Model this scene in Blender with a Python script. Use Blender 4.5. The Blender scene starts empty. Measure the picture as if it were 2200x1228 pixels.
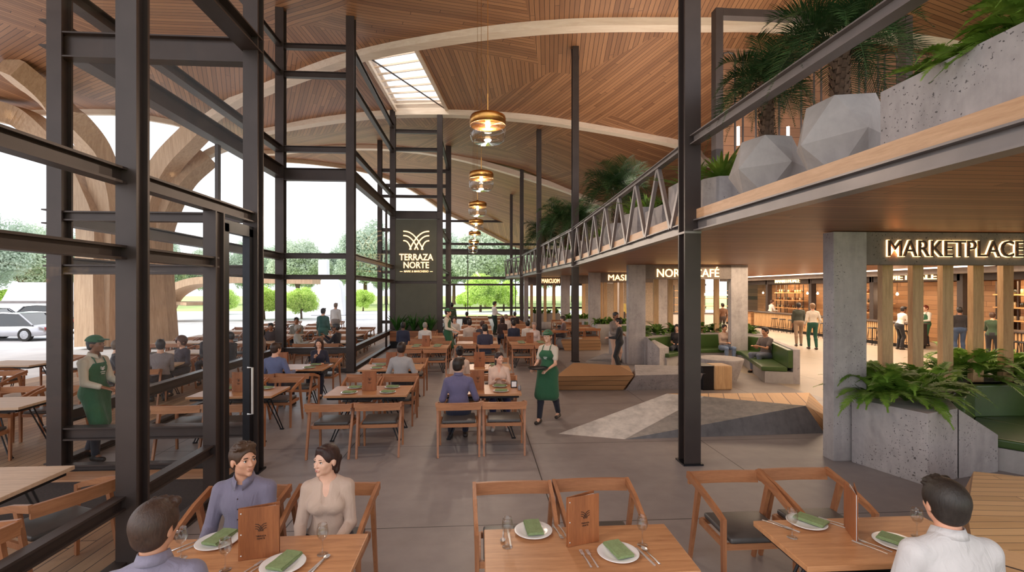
import bpy, bmesh, math, random
import numpy as np
from mathutils import Vector, Matrix, Euler
R = random.Random(11)
NR = np.random.default_rng(5)
sc = bpy.context.scene
COL = sc.collection

# ------------------------------------------------------------------ camera, sky, light, exposure
FOC = 1050.0          # focal length in pixels of the 2200 px wide frame
EYE = 2.45            # camera height
YAW = math.atan(70 / FOC)
cam_data = bpy.data.cameras.new('camera')
cam_data.sensor_width = 36.0
cam_data.lens = FOC / 2200 * 36.0
cam_data.shift_y = 9.0 / 2200
cam_data.clip_end = 600
cam_data.clip_start = 0.05
cam = bpy.data.objects.new('camera', cam_data)
cam.location = (0, 0, EYE)
cam.rotation_euler = (math.pi / 2, 0, -YAW)
COL.objects.link(cam)
sc.camera = cam
sc.view_settings.view_transform = 'Standard'
sc.view_settings.look = 'None'
sc.view_settings.exposure = 0.5
sc.view_settings.gamma = 1.0
sc.view_settings.use_curve_mapping = False
sc.cycles.max_bounces = 8
sc.cycles.diffuse_bounces = 4
sc.cycles.glossy_bounces = 3
sc.cycles.transparent_max_bounces = 24
sc.cycles.transmission_bounces = 4
sc.cycles.caustics_reflective = False
sc.cycles.caustics_refractive = False
sc.cycles.sample_clamp_indirect = 6.0
sc.cycles.use_denoising = True

world = bpy.data.worlds.new('overcast_sky')
sc.world = world
world.use_nodes = True
nt = world.node_tree
nt.nodes.clear()
w_out = nt.nodes.new('ShaderNodeOutputWorld')
w_bg = nt.nodes.new('ShaderNodeBackground')
w_tc = nt.nodes.new('ShaderNodeTexCoord')
w_map = nt.nodes.new('ShaderNodeMapping'); w_map.inputs['Scale'].default_value = (1, 1, 3.2)
w_no = nt.nodes.new('ShaderNodeTexNoise'); w_no.inputs['Scale'].default_value = 2.2; w_no.inputs['Detail'].default_value = 7
w_cr = nt.nodes.new('ShaderNodeValToRGB')
w_cr.color_ramp.elements[0].position = 0.36; w_cr.color_ramp.elements[0].color = (0.70, 0.74, 0.82, 1)
w_cr.color_ramp.elements[1].position = 0.62; w_cr.color_ramp.elements[1].color = (0.96, 0.97, 1.0, 1)
nt.links.new(w_tc.outputs['Generated'], w_map.inputs['Vector'])
nt.links.new(w_map.outputs['Vector'], w_no.inputs['Vector'])
nt.links.new(w_no.outputs['Fac'], w_cr.inputs['Fac'])
nt.links.new(w_cr.outputs['Color'], w_bg.inputs['Color'])
w_bg.inputs['Strength'].default_value = 1.55
nt.links.new(w_bg.outputs['Background'], w_out.inputs['Surface'])

def sun(name, energy, color, rot, angle):
    l = bpy.data.lights.new(name, 'SUN'); l.energy = energy; l.color = color; l.angle = angle
    o = bpy.data.objects.new(name, l); o.rotation_euler = rot; COL.objects.link(o)
    return o
sun('hazy_sun', 2.2, (1.0, 0.93, 0.84), (math.radians(52), 0, math.radians(-68)), math.radians(12))

def area(name, loc, rot, sx, sy, power, color=(1, .8, .6)):
    l = bpy.data.lights.new(name, 'AREA'); l.shape = 'RECTANGLE'; l.size = sx; l.size_y = sy
    l.energy = power; l.color = color
    o = bpy.data.objects.new(name, l); o.location = loc; o.rotation_euler = rot; COL.objects.link(o)
    return o
def point(name, loc, power, color=(1, .72, .45), r=.05):
    l = bpy.data.lights.new(name, 'POINT'); l.energy = power; l.color = color; l.shadow_soft_size = r
    o = bpy.data.objects.new(name, l); o.location = loc; COL.objects.link(o)
    return o
# fill light for the ceiling, then downlights in the market soffit
LIGHTS_ON = True
area('added_ceiling_fill', (6.5, 9.0, 5.4), (math.radians(180), 0, 0), 5, 24, 700, (1, .88, .76))  # unseen upward fill, added to brighten the ceiling; no fixture belongs to it
for yy in (9, 14.5, 20, 26, 32):
    area('market_downlight', (9.5, yy, 3.22), (0, 0, 0), 5.5, 2.5, 120, (1, .77, .54))
    area('market_downlight', (15.5, yy, 3.22), (0, 0, 0), 4, 3, 190, (1, .77, .54))

# ------------------------------------------------------------------ photo measurements -> world
SN, CS = math.sin(YAW), math.cos(YAW)
def atd(px, py, d):
    u = (px - 1100) / FOC
    return Vector((d * (SN + u * CS), d * (CS - u * SN), EYE - (py - 623) / FOC * d))
def at(px, py, z=0.0):
    d = FOC * (EYE - z) / (py - 623)
    return atd(px, py, d)
def X_at(px, Y):
    u = (px - 1100) / FOC
    return Y * (SN + u * CS) / (CS - u * SN)
def D_of(px, Y):
    u = (px - 1100) / FOC
    return Y / (CS - u * SN)
def Z_at(px, py, Y):
    return EYE - (py - 623) / FOC * D_of(px, Y)

# ------------------------------------------------------------------ object bookkeeping
def tag(o, label=None, cat=None, group=None, kind=None):
    if label: o['label'] = label
    if cat: o['category'] = cat
    if group: o['group'] = group
    if kind: o['kind'] = kind
    return o
def empty(name, loc=(0, 0, 0), rz=0.0, label=None, cat=None, group=None, kind=None):
    o = bpy.data.objects.new(name, None); COL.objects.link(o)
    o.empty_display_size = .1
    o.location = loc; o.rotation_euler = (0, 0, rz)
    return tag(o, label, cat, group, kind)
KIDS = {}
def link(o, parent=None):
    COL.objects.link(o)
    if parent is not None:
        o.parent = parent
        KIDS.setdefault(parent.name, []).append(o)
    return o
def dup(root, loc, rz=None, label=None, group=None, parent=None, cat=None, scale=None, mats=None):
    r = root.copy(); COL.objects.link(r)
    if parent is not None: r.parent = parent
    if loc is not None: r.location = loc
    if rz is not None: r.rotation_euler = (0, 0, rz)
    if scale is not None: r.scale = (scale,) * 3 if not hasattr(scale, '__len__') else scale
    if label: r['label'] = label
    if group: r['group'] = group
    if cat: r['category'] = cat
    for ch in KIDS.get(root.name, []):
        c = ch.copy(); link(c, r)
        for g in KIDS.get(ch.name, []):
            link(g.copy(), c)
    return r

class MB:
    """collects shapes and links them as one mesh object"""
    def __init__(s): s.v = []; s.f = []; s.mi = []; s.n = 0; s.uv = None
    def add(s, verts, faces, m=0, M=None):
        if M is not None: verts = [M @ Vector(p) for p in verts]
        b = len(s.v)
        s.v.extend([tuple(p) for p in verts])
        s.f.extend([tuple(b + i for i in f) for f in faces]); s.mi.extend([m] * len(faces))
        return s
    def box(s, c, size, rot=None, m=0, M=None):
        x, y, z = size[0] / 2, size[1] / 2, size[2] / 2
        P = [Vector((sx * x, sy * y, sz * z)) for sz in (-1, 1) for sy in (-1, 1) for sx in (-1, 1)]
        if rot is not None:
            E = Euler(rot).to_matrix(); P = [E @ p for p in P]
        P = [p + Vector(c) for p in P]
        return s.add(P, [(0, 2, 3, 1), (4, 5, 7, 6), (0, 1, 5, 4), (2, 6, 7, 3), (0, 4, 6, 2), (1, 3, 7, 5)], m, M)
    def bx(s, x0, x1, y0, y1, z0, z1, m=0, M=None):
        return s.box(((x0 + x1) / 2, (y0 + y1) / 2, (z0 + z1) / 2), (abs(x1 - x0), abs(y1 - y0), abs(z1 - z0)), None, m, M)
    def bar(s, a, b, w, h, up=(0, 0, 1), m=0, off=(0, 0), w2=None, h2=None):
        a = Vector(a); b = Vector(b); d = (b - a).normalized(); up = Vector(up)
        if abs(d.dot(up)) > .98: up = Vector((0, 1, 0))
        r = d.cross(up).normalized(); u = r.cross(d).normalized()
        o = r * off[0] + u * off[1]
        w2 = w if w2 is None else w2; h2 = h if h2 is None else h2
        P = []
        for p, ww, hh in ((a, w, h), (b, w2, h2)):
            for sx, sy in ((-1, -1), (1, -1), (1, 1), (-1, 1)):
                P.append(p + o + r * sx * ww / 2 + u * sy * hh / 2)
        return s.add(P, [(0, 1, 2, 3), (7, 6, 5, 4), (0, 4, 5, 1), (1, 5, 6, 2), (2, 6, 7, 3), (3, 7, 4, 0)], m)
    def hbar(s, a, b, w, h, t=.02, up=(0, 0, 1), m=0):
        """H section: two flanges (width w) at +-h/2 along up, a web between"""
        s.bar(a, b, w, t, up, m, (0, h / 2 - t / 2)); s.bar(a, b, w, t, up, m, (0, -h / 2 + t / 2))
        return s.bar(a, b, t * 1.2, h - 2 * t + .004, up, m)
    def tube(s, pts, r, n=8, m=0, cap=True):
        pts = [Vector(p) for p in pts]
        rr = r if hasattr(r, '__len__') else [r] * len(pts)
        ref = Vector((0, 0, 1)); P = []; F = []
        prev = None
        for i, p in enumerate(pts):
            if i == 0: d = pts[1] - pts[0]
            elif i == len(pts) - 1: d = pts[-1] - pts[-2]
            else: d = pts[i + 1] - pts[i - 1]
            d = d.normalized()
            if prev is None:
                a = d.cross(ref) if abs(d.dot(ref)) < .95 else d.cross(Vector((1, 0, 0)))
            else:
                a = prev - d * prev.dot(d)
            a.normalize(); prev = a; b = d.cross(a)
            for k in range(n):
                t = 2 * math.pi * k / n
                P.append(p + (a * math.cos(t) + b * math.sin(t)) * rr[i])
        for i in range(len(pts) - 1):
            for k in range(n):
                k2 = (k + 1) % n
                F.append((i * n + k, i * n + k2, (i + 1) * n + k2, (i + 1) * n + k))
        if cap:
            F.append(tuple(range(n - 1, -1, -1))); F.append(tuple((len(pts) - 1) * n + k for k in range(n)))
        return s.add(P, F, m)
    def lathe(s, prof, n=24, c=(0, 0, 0), m=0, M=None):
        P = []; F = []
        for (r, z) in prof:
            for k in range(n):
                t = 2 * math.pi * k / n
                P.append((c[0] + r * math.cos(t), c[1] + r * math.sin(t), c[2] + z))
        L = len(prof)
        for i in range(L - 1):
            for k in range(n):
                k2 = (k + 1) % n
                F.append((i * n + k, i * n + k2, (i + 1) * n + k2, (i + 1) * n + k))
        if prof[0][0] > 1e-5: F.append(tuple(range(n - 1, -1, -1)))
        if prof[-1][0] > 1e-5: F.append(tuple((L - 1) * n + k for k in range(n)))
        return s.add(P, F, m, M)
    def prism(s, poly, z0, z1, m=0, M=None):
        """poly: plan points counter-clockwise"""
        n = len(poly)
        if sum(poly[i][0] * poly[(i + 1) % n][1] - poly[(i + 1) % n][0] * poly[i][1] for i in range(n)) < 0: poly = poly[::-1]
        P = [(p[0], p[1], z0) for p in poly] + [(p[0], p[1], z1) for p in poly]
        F = [tuple(range(n - 1, -1, -1)), tuple(range(n, 2 * n))]
        F += [(i, (i + 1) % n, n + (i + 1) % n, n + i) for i in range(n)]
        return s.add(P, F, m, M)
    def build(s, name, mats, parent=None, bevel=0.0, smooth=False, seg=2, weld=False, **kw):
        me = bpy.data.meshes.new(name)
        us = sorted({i for f in s.f for i in f})
        if len(us) < len(s.v):
            mp_ = {i: k for k, i in enumerate(us)}; s.v = [s.v[i] for i in us]; s.f = [tuple(mp_[i] for i in f) for f in s.f]
        me.from_pydata(s.v, [], s.f)
        mats = mats if isinstance(mats, (list, tuple)) else [mats]
        for m in mats: me.materials.append(m)
        if len(mats) > 1: me.polygons.foreach_set('material_index', s.mi)
        if bevel > 0 or weld:
            bm = bmesh.new(); bm.from_mesh(me)
            if weld: bmesh.ops.remove_doubles(bm, verts=bm.verts, dist=1e-4)
            if bevel > 0:
                ed = [e for e in bm.edges if e.is_manifold and e.calc_face_angle(0) > .35]
                bmesh.ops.bevel(bm, geom=ed, offset=bevel, segments=seg, profile=.6, affect='EDGES', clamp_overlap=True)
            bm.to_mesh(me); bm.free()
        if smooth: me.polygons.foreach_set('use_smooth', [True] * len(me.polygons))
        me.update()
        o = bpy.data.objects.new(name, me)
        link(o, parent)
        return tag(o, **kw)

def mesh_np(name, V, Q, mat, parent=None, smooth=True, **kw):
    """fast mesh from numpy arrays (faces all same size)"""
    me = bpy.data.meshes.new(name)
    V = np.asarray(V, np.float32); Q = np.asarray(Q, np.int32)
    k = Q.shape[1]
    me.vertices.add(len(V)); me.vertices.foreach_set('co', V.ravel())
    me.loops.add(len(Q) * k); me.loops.foreach_set('vertex_index', Q.ravel())
    me.polygons.add(len(Q)); me.polygons.foreach_set('loop_start', np.arange(0, len(Q) * k, k, dtype=np.int32))
    me.polygons.foreach_set('loop_total', np.full(len(Q), k, np.int32))
    if smooth: me.polygons.foreach_set('use_smooth', np.ones(len(Q), bool))
    me.materials.append(mat); me.update(calc_edges=True)
    o = bpy.data.objects.new(name, me); link(o, parent)
    return tag(o, **kw)

# ------------------------------------------------------------------ materials
def mat_new(name):
    m = bpy.data.materials.new(name); m.use_nodes = True
    t = m.node_tree; b = t.nodes['Principled BSDF']
    return m, t, b
def srgb(r, g, b):
    f = lambda c: (c / 255 / 12.92) if c / 255 <= .04045 else ((c / 255 + .055) / 1.055) ** 2.4
    return (f(r), f(g), f(b), 1)
def ramp(t, fac, stops):
    n = t.nodes.new('ShaderNodeValToRGB')
    el = n.color_ramp.elements
    while len(el) < len(stops): el.new(.5)
    for e, (p, c) in zip(el, stops): e.position = p; e.color = c
    t.links.new(fac, n.inputs['Fac']); return n.outputs['Color']
def noise(t, vec, scale, detail=4, rough=.5, dist=0.0):
    n = t.nodes.new('ShaderNodeTexNoise'); n.inputs['Scale'].default_value = scale
    n.inputs['Detail'].default_value = detail; n.inputs['Roughness'].default_value = rough
    n.inputs['Distortion'].default_value = dist
    if vec is not None: t.links.new(vec, n.inputs['Vector'])
    return n.outputs['Fac']
def coords(t, scale=(1, 1, 1), rot=(0, 0, 0), kind='Object', loc=(0, 0, 0)):
    tc = t.nodes.new('ShaderNodeTexCoord'); mp = t.nodes.new('ShaderNodeMapping')
    mp.inputs['Scale'].default_value = scale; mp.inputs['Rotation'].default_value = rot; mp.inputs['Location'].default_value = loc
    t.links.new(tc.outputs[kind], mp.inputs['Vector']); return mp.outputs['Vector']
def mth(t, op, a, b=None, c=None):
    n = t.nodes.new('ShaderNodeMath'); n.operation = op
    for i, v in enumerate((a, b, c)):
        if v is None: continue
        if isinstance(v, (int, float)): n.inputs[i].default_value = v
        else: t.links.new(v, n.inputs[i])
    return n.outputs[0]
def mix(t, fac, a, b, blend='MIX'):
    n = t.nodes.new('ShaderNodeMix'); n.data_type = 'RGBA'; n.blend_type = blend
    for i, v in ((0, fac), (6, a), (7, b)):
        if isinstance(v, (int, float)): n.inputs[i].default_value = v
        elif isinstance(v, tuple): n.inputs[i].default_value = v
        else: t.links.new(v, n.inputs[i])
    return n.outputs[2]
def bump(t, b, h, strength=.2, dist=.01):
    n = t.nodes.new('ShaderNodeBump'); n.inputs['Strength'].default_value = strength; n.inputs['Distance'].default_value = dist
    t.links.new(h, n.inputs['Height']); t.links.new(n.outputs[0], b.inputs['Normal'])
def plain(name, col, rough=.5, metal=0.0, var=.08, scale=9, sheen=0, bumpy=0, coat=0):
    m, t, b = mat_new(name)
    v = coords(t); f = noise(t, v, scale, 5)
    dk = tuple(c * (1 - var * 2) for c in col[:3]) + (1,); lt = tuple(min(1, c * (1 + var * 2)) for c in col[:3]) + (1,)
    t.links.new(ramp(t, f, [(.3, dk), (.7, lt)]), b.inputs['Base Color'])
    b.inputs['Roughness'].default_value = rough; b.inputs['Metallic'].default_value = metal
    if sheen: b.inputs['Sheen Weight'].default_value = sheen
    if coat: b.inputs['Coat Weight'].default_value = coat; b.inputs['Coat Roughness'].default_value = .15
    if bumpy: bump(t, b, noise(t, v, scale * 6, 3), bumpy, .004)
    return m
def wood(name, dark, light, axis='X', rough=.45, s=1.0):
    m, t, b = mat_new(name)
    k = {'X': (1.2, 14, 14), 'Y': (14, 1.2, 14), 'Z': (14, 14, 1.2)}[axis]
    v = coords(t, tuple(x * s for x in k))
    f = noise(t, v, 1.6, 8, .62, .6)
    v2 = coords(t, tuple(x * s * 4 for x in k)); f2 = noise(t, v2, 3.0, 4, .6)
    c = ramp(t, f, [(.28, dark), (.5, tuple((a + q) / 2 for a, q in zip(dark, light))), (.72, light)])
    c = mix(t, .22, c, ramp(t, f2, [(.35, dark), (.65, light)]), 'MIX')
    # one tone per copy of a thing
    oi = t.nodes.new('ShaderNodeObjectInfo')
    hs = t.nodes.new('ShaderNodeHueSaturation')
    t.links.new(mth(t, 'MULTIPLY_ADD', oi.outputs['Random'], .16, .92), hs.inputs['Value'])
    t.links.new(c, hs.inputs['Color']); t.links.new(hs.outputs[0], b.inputs['Base Color'])
    b.inputs['Roughness'].default_value = rough
    bump(t, b, f2, .12, .002)
    return m
def planks(name, dark, light, width=.14, length=2.2, along='X', rough=.5, gapc=None, gap=.06, rot=0.0, cells=0.0, kind='Object', up='Z'):
    """boards in rows; cells > 0 turns the board direction from one facet to the next"""
    m, t, b = mat_new(name)
    tc = t.nodes.new('ShaderNodeTexCoord'); vec = tc.outputs[kind]
    sep0 = t.nodes.new('ShaderNodeSeparateXYZ'); t.links.new(vec, sep0.inputs[0])
    if up != 'Z':
        cb = t.nodes.new('ShaderNodeCombineXYZ')
        t.links.new(sep0.outputs['Y' if up == 'X' else 'X'], cb.inputs[0]); t.links.new(sep0.outputs['Z'], cb.inputs[1])
        vec = cb.outputs[0]
    if cells > 0:
        cb = t.nodes.new('ShaderNodeCombineXYZ'); t.links.new(sep0.outputs[0], cb.inputs[0]); t.links.new(sep0.outputs[1], cb.inputs[1])
        vo = t.nodes.new('ShaderNodeTexVoronoi'); vo.voronoi_dimensions = '2D'; vo.inputs['Scale'].default_value = cells
        t.links.new(cb.outputs[0], vo.inputs['Vector'])
        sc_ = t.nodes.new('ShaderNodeSeparateColor'); t.links.new(vo.outputs['Color'], sc_.inputs[0])
        st = mth(t, 'MULTIPLY', mth(t, 'ROUND', mth(t, 'MULTIPLY', sc_.outputs[0], 5.0)), math.pi / 5.5)
        vr = t.nodes.new('ShaderNodeVectorRotate'); vr.rotation_type = 'Z_AXIS'
        t.links.new(cb.outputs[0], vr.inputs['Vector']); t.links.new(st, vr.inputs['Angle']); vec = vr.outputs[0]
        celltone = sc_.outputs[1]
    elif rot:
        vr = t.nodes.new('ShaderNodeVectorRotate'); vr.rotation_type = 'Z_AXIS'; vr.inputs['Angle'].default_value = rot
        t.links.new(vec, vr.inputs['Vector']); vec = vr.outputs[0]
    sep = t.nodes.new('ShaderNodeSeparateXYZ'); t.links.new(vec, sep.inputs[0])
    a, c = (sep.outputs[0], sep.outputs[1]) if along == 'X' else (sep.outputs[1], sep.outputs[0])
    row = mth(t, 'DIVIDE', c, width); ri = mth(t, 'FLOOR', row); rf = mth(t, 'FRACT', row)
    wn = t.nodes.new('ShaderNodeTexWhiteNoise'); wn.noise_dimensions = '1D'; t.links.new(ri, wn.inputs['W'])
    al = mth(t, 'ADD', mth(t, 'DIVIDE', a, length), mth(t, 'MULTIPLY', wn.outputs['Value'], 7.3))
    ai = mth(t, 'FLOOR', al); af = mth(t, 'FRACT', al)
    cb2 = t.nodes.new('ShaderNodeCombineXYZ'); t.links.new(ri, cb2.inputs[0]); t.links.new(ai, cb2.inputs[1])
    wn2 = t.nodes.new('ShaderNodeTexWhiteNoise'); wn2.noise_dimensions = '2D'; t.links.new(cb2.outputs[0], wn2.inputs['Vector'])
    cb3 = t.nodes.new('ShaderNodeCombineXYZ')
    t.links.new(mth(t, 'MULTIPLY', a, 1.0), cb3.inputs[0]); t.links.new(mth(t, 'MULTIPLY', c, 16.0), cb3.inputs[1])
    t.links.new(mth(t, 'MULTIPLY', wn2.outputs['Value'], 30.0), cb3.inputs[2])
    g = noise(t, cb3.outputs[0], 1.6, 5, .6, .4)
    tone = mth(t, 'ADD', mth(t, 'MULTIPLY', wn2.outputs['Value'], .55), mth(t, 'MULTIPLY', g, .55))
    colr = ramp(t, tone, [(.12, dark), (.95, light)])
    edge = mth(t, 'ADD', mth(t, 'LESS_THAN', rf, gap), mth(t, 'LESS_THAN', af, gap * width / length))
    edge = mth(t, 'MINIMUM', edge, 1.0)
    gapc = gapc or tuple(x * .25 for x in dark[:3]) + (1,)
    t.links.new(mix(t, edge, colr, gapc), b.inputs['Base Color'])
    b.inputs['Roughness'].default_value = rough
    bump(t, b, mth(t, 'SUBTRACT', 1.0, edge), .4, .008)
    return m
def concrete(name, col, var=.28, rough=.75, voids=True, scale=1.0):
    m, t, b = mat_new(name)
    v = coords(t, (scale,) * 3)
    n1 = noise(t, v, 1.4, 8, .62, .5); n2 = noise(t, v, 9, 6, .6)
    vs = coords(t, (3 * scale, 3 * scale, .5 * scale)); n3 = noise(t, vs, 2.0, 6, .6, .3)
    dk = tuple(c * (1 - var * 1.5) for c in col[:3]) + (1,); lt = tuple(min(1, c * (1 + var)) for c in col[:3]) + (1,)
    c = ramp(t, n1, [(.3, dk), (.5, col), (.72, lt)])
    c = mix(t, .35, c, ramp(t, n3, [(.32, dk), (.62, lt)]))
    c = mix(t, .18, c, ramp(t, n2, [(.35, dk), (.65, lt)]))
    if voids:
        nn = noise(t, v, 40, 2, .5); big = noise(t, v, 1.7, 3, .5)
        hole = mth(t, 'MULTIPLY', mth(t, 'GREATER_THAN', nn, .655), mth(t, 'GREATER_THAN', big, .5))
        c = mix(t, hole, c, tuple(x * .22 for x in col[:3]) + (1,))
    t.links.new(c, b.inputs['Base Color']); b.inputs['Roughness'].default_value = rough
    bump(t, b, n2, .15, .006)
    return m
def emis(name, col, strength):
    m, t, b = mat_new(name)
    b.inputs['Base Color'].default_value = col; b.inputs['Emission Color'].default_value = col
    b.inputs['Emission Strength'].default_value = strength
    return m
def pane_glass(name, tint=(.97, .98, .975, 1), refl=.10):
    """thin architectural glass: mostly clear, a little mirror"""
    m = bpy.data.materials.new(name); m.use_nodes = True; t = m.node_tree; t.nodes.clear()
    o = t.nodes.new('ShaderNodeOutputMaterial'); tr = t.nodes.new('ShaderNodeBsdfTransparent'); gl = t.nodes.new('ShaderNodeBsdfGlossy')
    mx = t.nodes.new('ShaderNodeMixShader'); fr = t.nodes.new('ShaderNodeLayerWeight'); fr.inputs['Blend'].default_value = .12
    tr.inputs['Color'].default_value = tint; gl.inputs['Roughness'].default_value = .03
    t.links.new(mth(t, 'MULTIPLY_ADD', fr.outputs['Fresnel'], .30, refl * .15), mx.inputs[0])
    t.links.new(tr.outputs[0], mx.inputs[1]); t.links.new(gl.outputs[0], mx.inputs[2]); t.links.new(mx.outputs[0], o.inputs['Surface'])
    return m
M = {}
M['steel'] = plain('dark_painted_steel', srgb(66, 55, 51), .42, .35, .07, 2.5)
M['steel_light'] = plain('brushed_grey_steel', srgb(132, 124, 122), .4, .4, .06, 2.5)
M['black_steel'] = plain('black_steel', srgb(34, 34, 38), .35, .5)
M['chrome'] = plain('polished_cutlery', srgb(222, 218, 214), .22, .55, .03)
M['brass'] = plain('brushed_brass', srgb(196, 142, 78), .28, 1.0, .06)
M['wood_x'] = wood('oiled_teak', srgb(142, 88, 56), srgb(190, 130, 88), 'X')
M['wood_y'] = wood('oiled_teak_lengthwise', srgb(142, 88, 56), srgb(190, 130, 88), 'Y')
M['wood_z'] = wood('oiled_teak_upright', srgb(138, 84, 54), srgb(184, 124, 82), 'Z')
M['wood_dark'] = wood('walnut_board', srgb(120, 66, 34), srgb(176, 106, 58), 'Z')
M['table_x'] = wood('table_oak', srgb(160, 106, 68), srgb(208, 152, 106), 'X', .38)
M['seat'] = plain('charcoal_leather', srgb(78, 74, 72), .42, 0, .05, 12, bumpy=.1)
M['pale_slat'] = wood('pale_ash_slat', srgb(176, 134, 92), srgb(224, 184, 136), 'Z')
M['rib'] = wood('pale_laminated_timber', srgb(222, 194, 168), srgb(246, 226, 204), 'X', .5, .5)
M['ceil'] = planks('ceiling_boards', srgb(122, 72, 46), srgb(178, 114, 76), .15, 3.2, 'X', .5, srgb(52, 30, 20), .085, 0, .17)
M['soffit'] = planks('soffit_boards', srgb(122, 78, 52), srgb(166, 114, 78), .12, 3.4, 'X', .45, srgb(54, 30, 18), .09)
M['wallwood'] = planks('wall_boards', srgb(118, 80, 58), srgb(158, 114, 84), .28, 3.5, 'X', .5, srgb(74, 42, 26), .04, up='Y')
M['deck'] = planks('deck_boards', srgb(146, 112, 84), srgb(196, 158, 122), .15, 3.0, 'Y', .6, srgb(70, 52, 40), .07)
M['bench'] = planks('bench_boards', srgb(158, 116, 76), srgb(206, 162, 112), .2, 8.0, 'X', .5, srgb(62, 40, 24), .06)
M['conc'] = concrete('weathered_concrete', srgb(172, 164, 162))
M['conc_dark'] = concrete('dark_concrete', srgb(122, 112, 106), .25)
M['conc_plain'] = concrete('smooth_concrete', srgb(172, 165, 161), .18, .7, False)
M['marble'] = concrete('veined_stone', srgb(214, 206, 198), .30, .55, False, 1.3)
M['marble_shaded'] = concrete('shaded_veined_stone', srgb(112, 108, 108), .30, .6, False, 1.3)  # same bench stone, with the shade on its lower facet put into the colour
M['green_lth'] = plain('green_leather', srgb(62, 86, 38), .36, 0, .05, 6, coat=.2)
M['glass'] = pane_glass('window_glass')
M['olive'] = plain('olive_panel', srgb(78, 76, 62), .6, 0, .04, 3)
M['gold_lit'] = emis('lit_gold_lettering', (1.0, .62, .27, 1), 2.4)
M['gold_face'] = plain('bronze_letter_face', srgb(70, 46, 34), .4, .5)
M['soil'] = plain('planting_soil', srgb(48, 36, 28), .95, 0, .25, 30)
# ------------------------------------------------------------------ ground, floor, deck
def floor_material():
    m, t, b = mat_new('polished_concrete_floor')
    v = coords(t)
    n1 = noise(t, v, .45, 7, .6, .4); n2 = noise(t, v, 5, 6, .6)
    vs = coords(t, (.5, 2.2, 1)); n3 = noise(t, vs, 1.2, 5)
    c = ramp(t, n1, [(.3, srgb(136, 127, 125)), (.7, srgb(160, 150, 147))])
    c = mix(t, .3, c, ramp(t, n3, [(.3, srgb(130, 121, 120)), (.7, srgb(164, 154, 151))]))
    c = mix(t, .12, c, ramp(t, n2, [(.35, srgb(114, 106, 104)), (.65, srgb(176, 167, 163))]))
    # warmer, lighter slabs under the market side
    sp = t.nodes.new('ShaderNodeSeparateXYZ'); t.links.new(v, sp.inputs[0])
    zone = mth(t, 'GREATER_THAN', sp.outputs[0], 7.8)
    c = mix(t, zone, c, mix(t, .3, srgb(176, 158, 136), c))
    fx = mth(t, 'FRACT', mth(t, 'DIVIDE', mth(t, 'SUBTRACT', sp.outputs[0], .8), 2.8))
    fy = mth(t, 'FRACT', mth(t, 'DIVIDE', mth(t, 'SUBTRACT', sp.outputs[1], 5.1), 2.65))
    e = mth(t, 'MINIMUM', mth(t, 'ADD', mth(t, 'LESS_THAN', fx, .0045), mth(t, 'LESS_THAN', fy, .0048)), 1.0)
    c = mix(t, e, c, srgb(56, 50, 48))
    t.links.new(c, b.inputs['Base Color'])
    t.links.new(mth(t, 'MULTIPLY_ADD', n1, .25, .32), b.inputs['Roughness'])
    return m
OUT = [(-3.05, -3), (-3.05, 6.9), (-5.8, 6.9), (-5.8, 14.9), (-3.83, 14.9), (-3.83, 22), (-1.76, 22), (-1.76, 28), (-5.6, 28), (-5.6, 42)]
MB().prism([(24, -3)] + OUT + [(24, 42)], -.2, 0).build('floor', floor_material(), kind='structure')
MB().prism([(-3.05, -3), (-3.05, 5.55), (-5.8, 5.55), (-5.8, 14.9), (-3.83, 14.9), (-3.83, 22), (-1.76, 22), (-1.76, 28), (-12.5, 28), (-12.5, -3)][::-1], -.12, -.004).build('floor_deck', M['deck'], kind='structure')
MB().bx(-5.8, -3.05, 5.55, 6.6, -.1, .004).build('entrance_mat', plain('dark_entrance_mat', srgb(62, 54, 52), .95, 0, .12, 40), label='dark entrance mat on the deck before the glazed door', cat='mat')
MB().bx(-5.8, -3.05, 6.6, 6.9, -.1, .03).build('trim_1', wood('threshold', srgb(150, 104, 74), srgb(196, 148, 110), 'X'), kind='structure')

def ground_material():
    m, t, b = mat_new('lawn_and_drive')
    v = coords(t); n = noise(t, v, .9, 7); n2 = noise(t, v, 14, 4)
    grass = mix(t, .4, ramp(t, n, [(.3, srgb(160, 182, 108)), (.7, srgb(200, 216, 144))]), ramp(t, n2, [(.3, srgb(140, 164, 92)), (.7, srgb(206, 220, 150))]))
    pave = ramp(t, n, [(.3, srgb(190, 190, 194)), (.7, srgb(214, 213, 216))])
    sp = t.nodes.new('ShaderNodeSeparateXYZ'); t.links.new(v, sp.inputs[0])
    # paving: the forecourt on the left and a drive crossing behind the hall
    y_edge = mth(t, 'ADD', 52.0, mth(t, 'MULTIPLY', sp.outputs[0], -.12))
    fore = mth(t, 'LESS_THAN', sp.outputs[1], y_edge)
    fore = mth(t, 'MULTIPLY', fore, mth(t, 'LESS_THAN', sp.outputs[0], -4.0))
    dr = mth(t, 'MULTIPLY', mth(t, 'GREATER_THAN', sp.outputs[1], 52.0), mth(t, 'LESS_THAN', sp.outputs[1], 62.0))
    k = mth(t, 'MINIMUM', mth(t, 'ADD', fore, dr), 1.0)
    t.links.new(mix(t, k, grass, pave), b.inputs['Base Color']); b.inputs['Roughness'].default_value = .85
    return m
MB().bx(-160, 160, -60, 220, -.6, -.13).build('ground', ground_material(), kind='structure')

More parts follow.
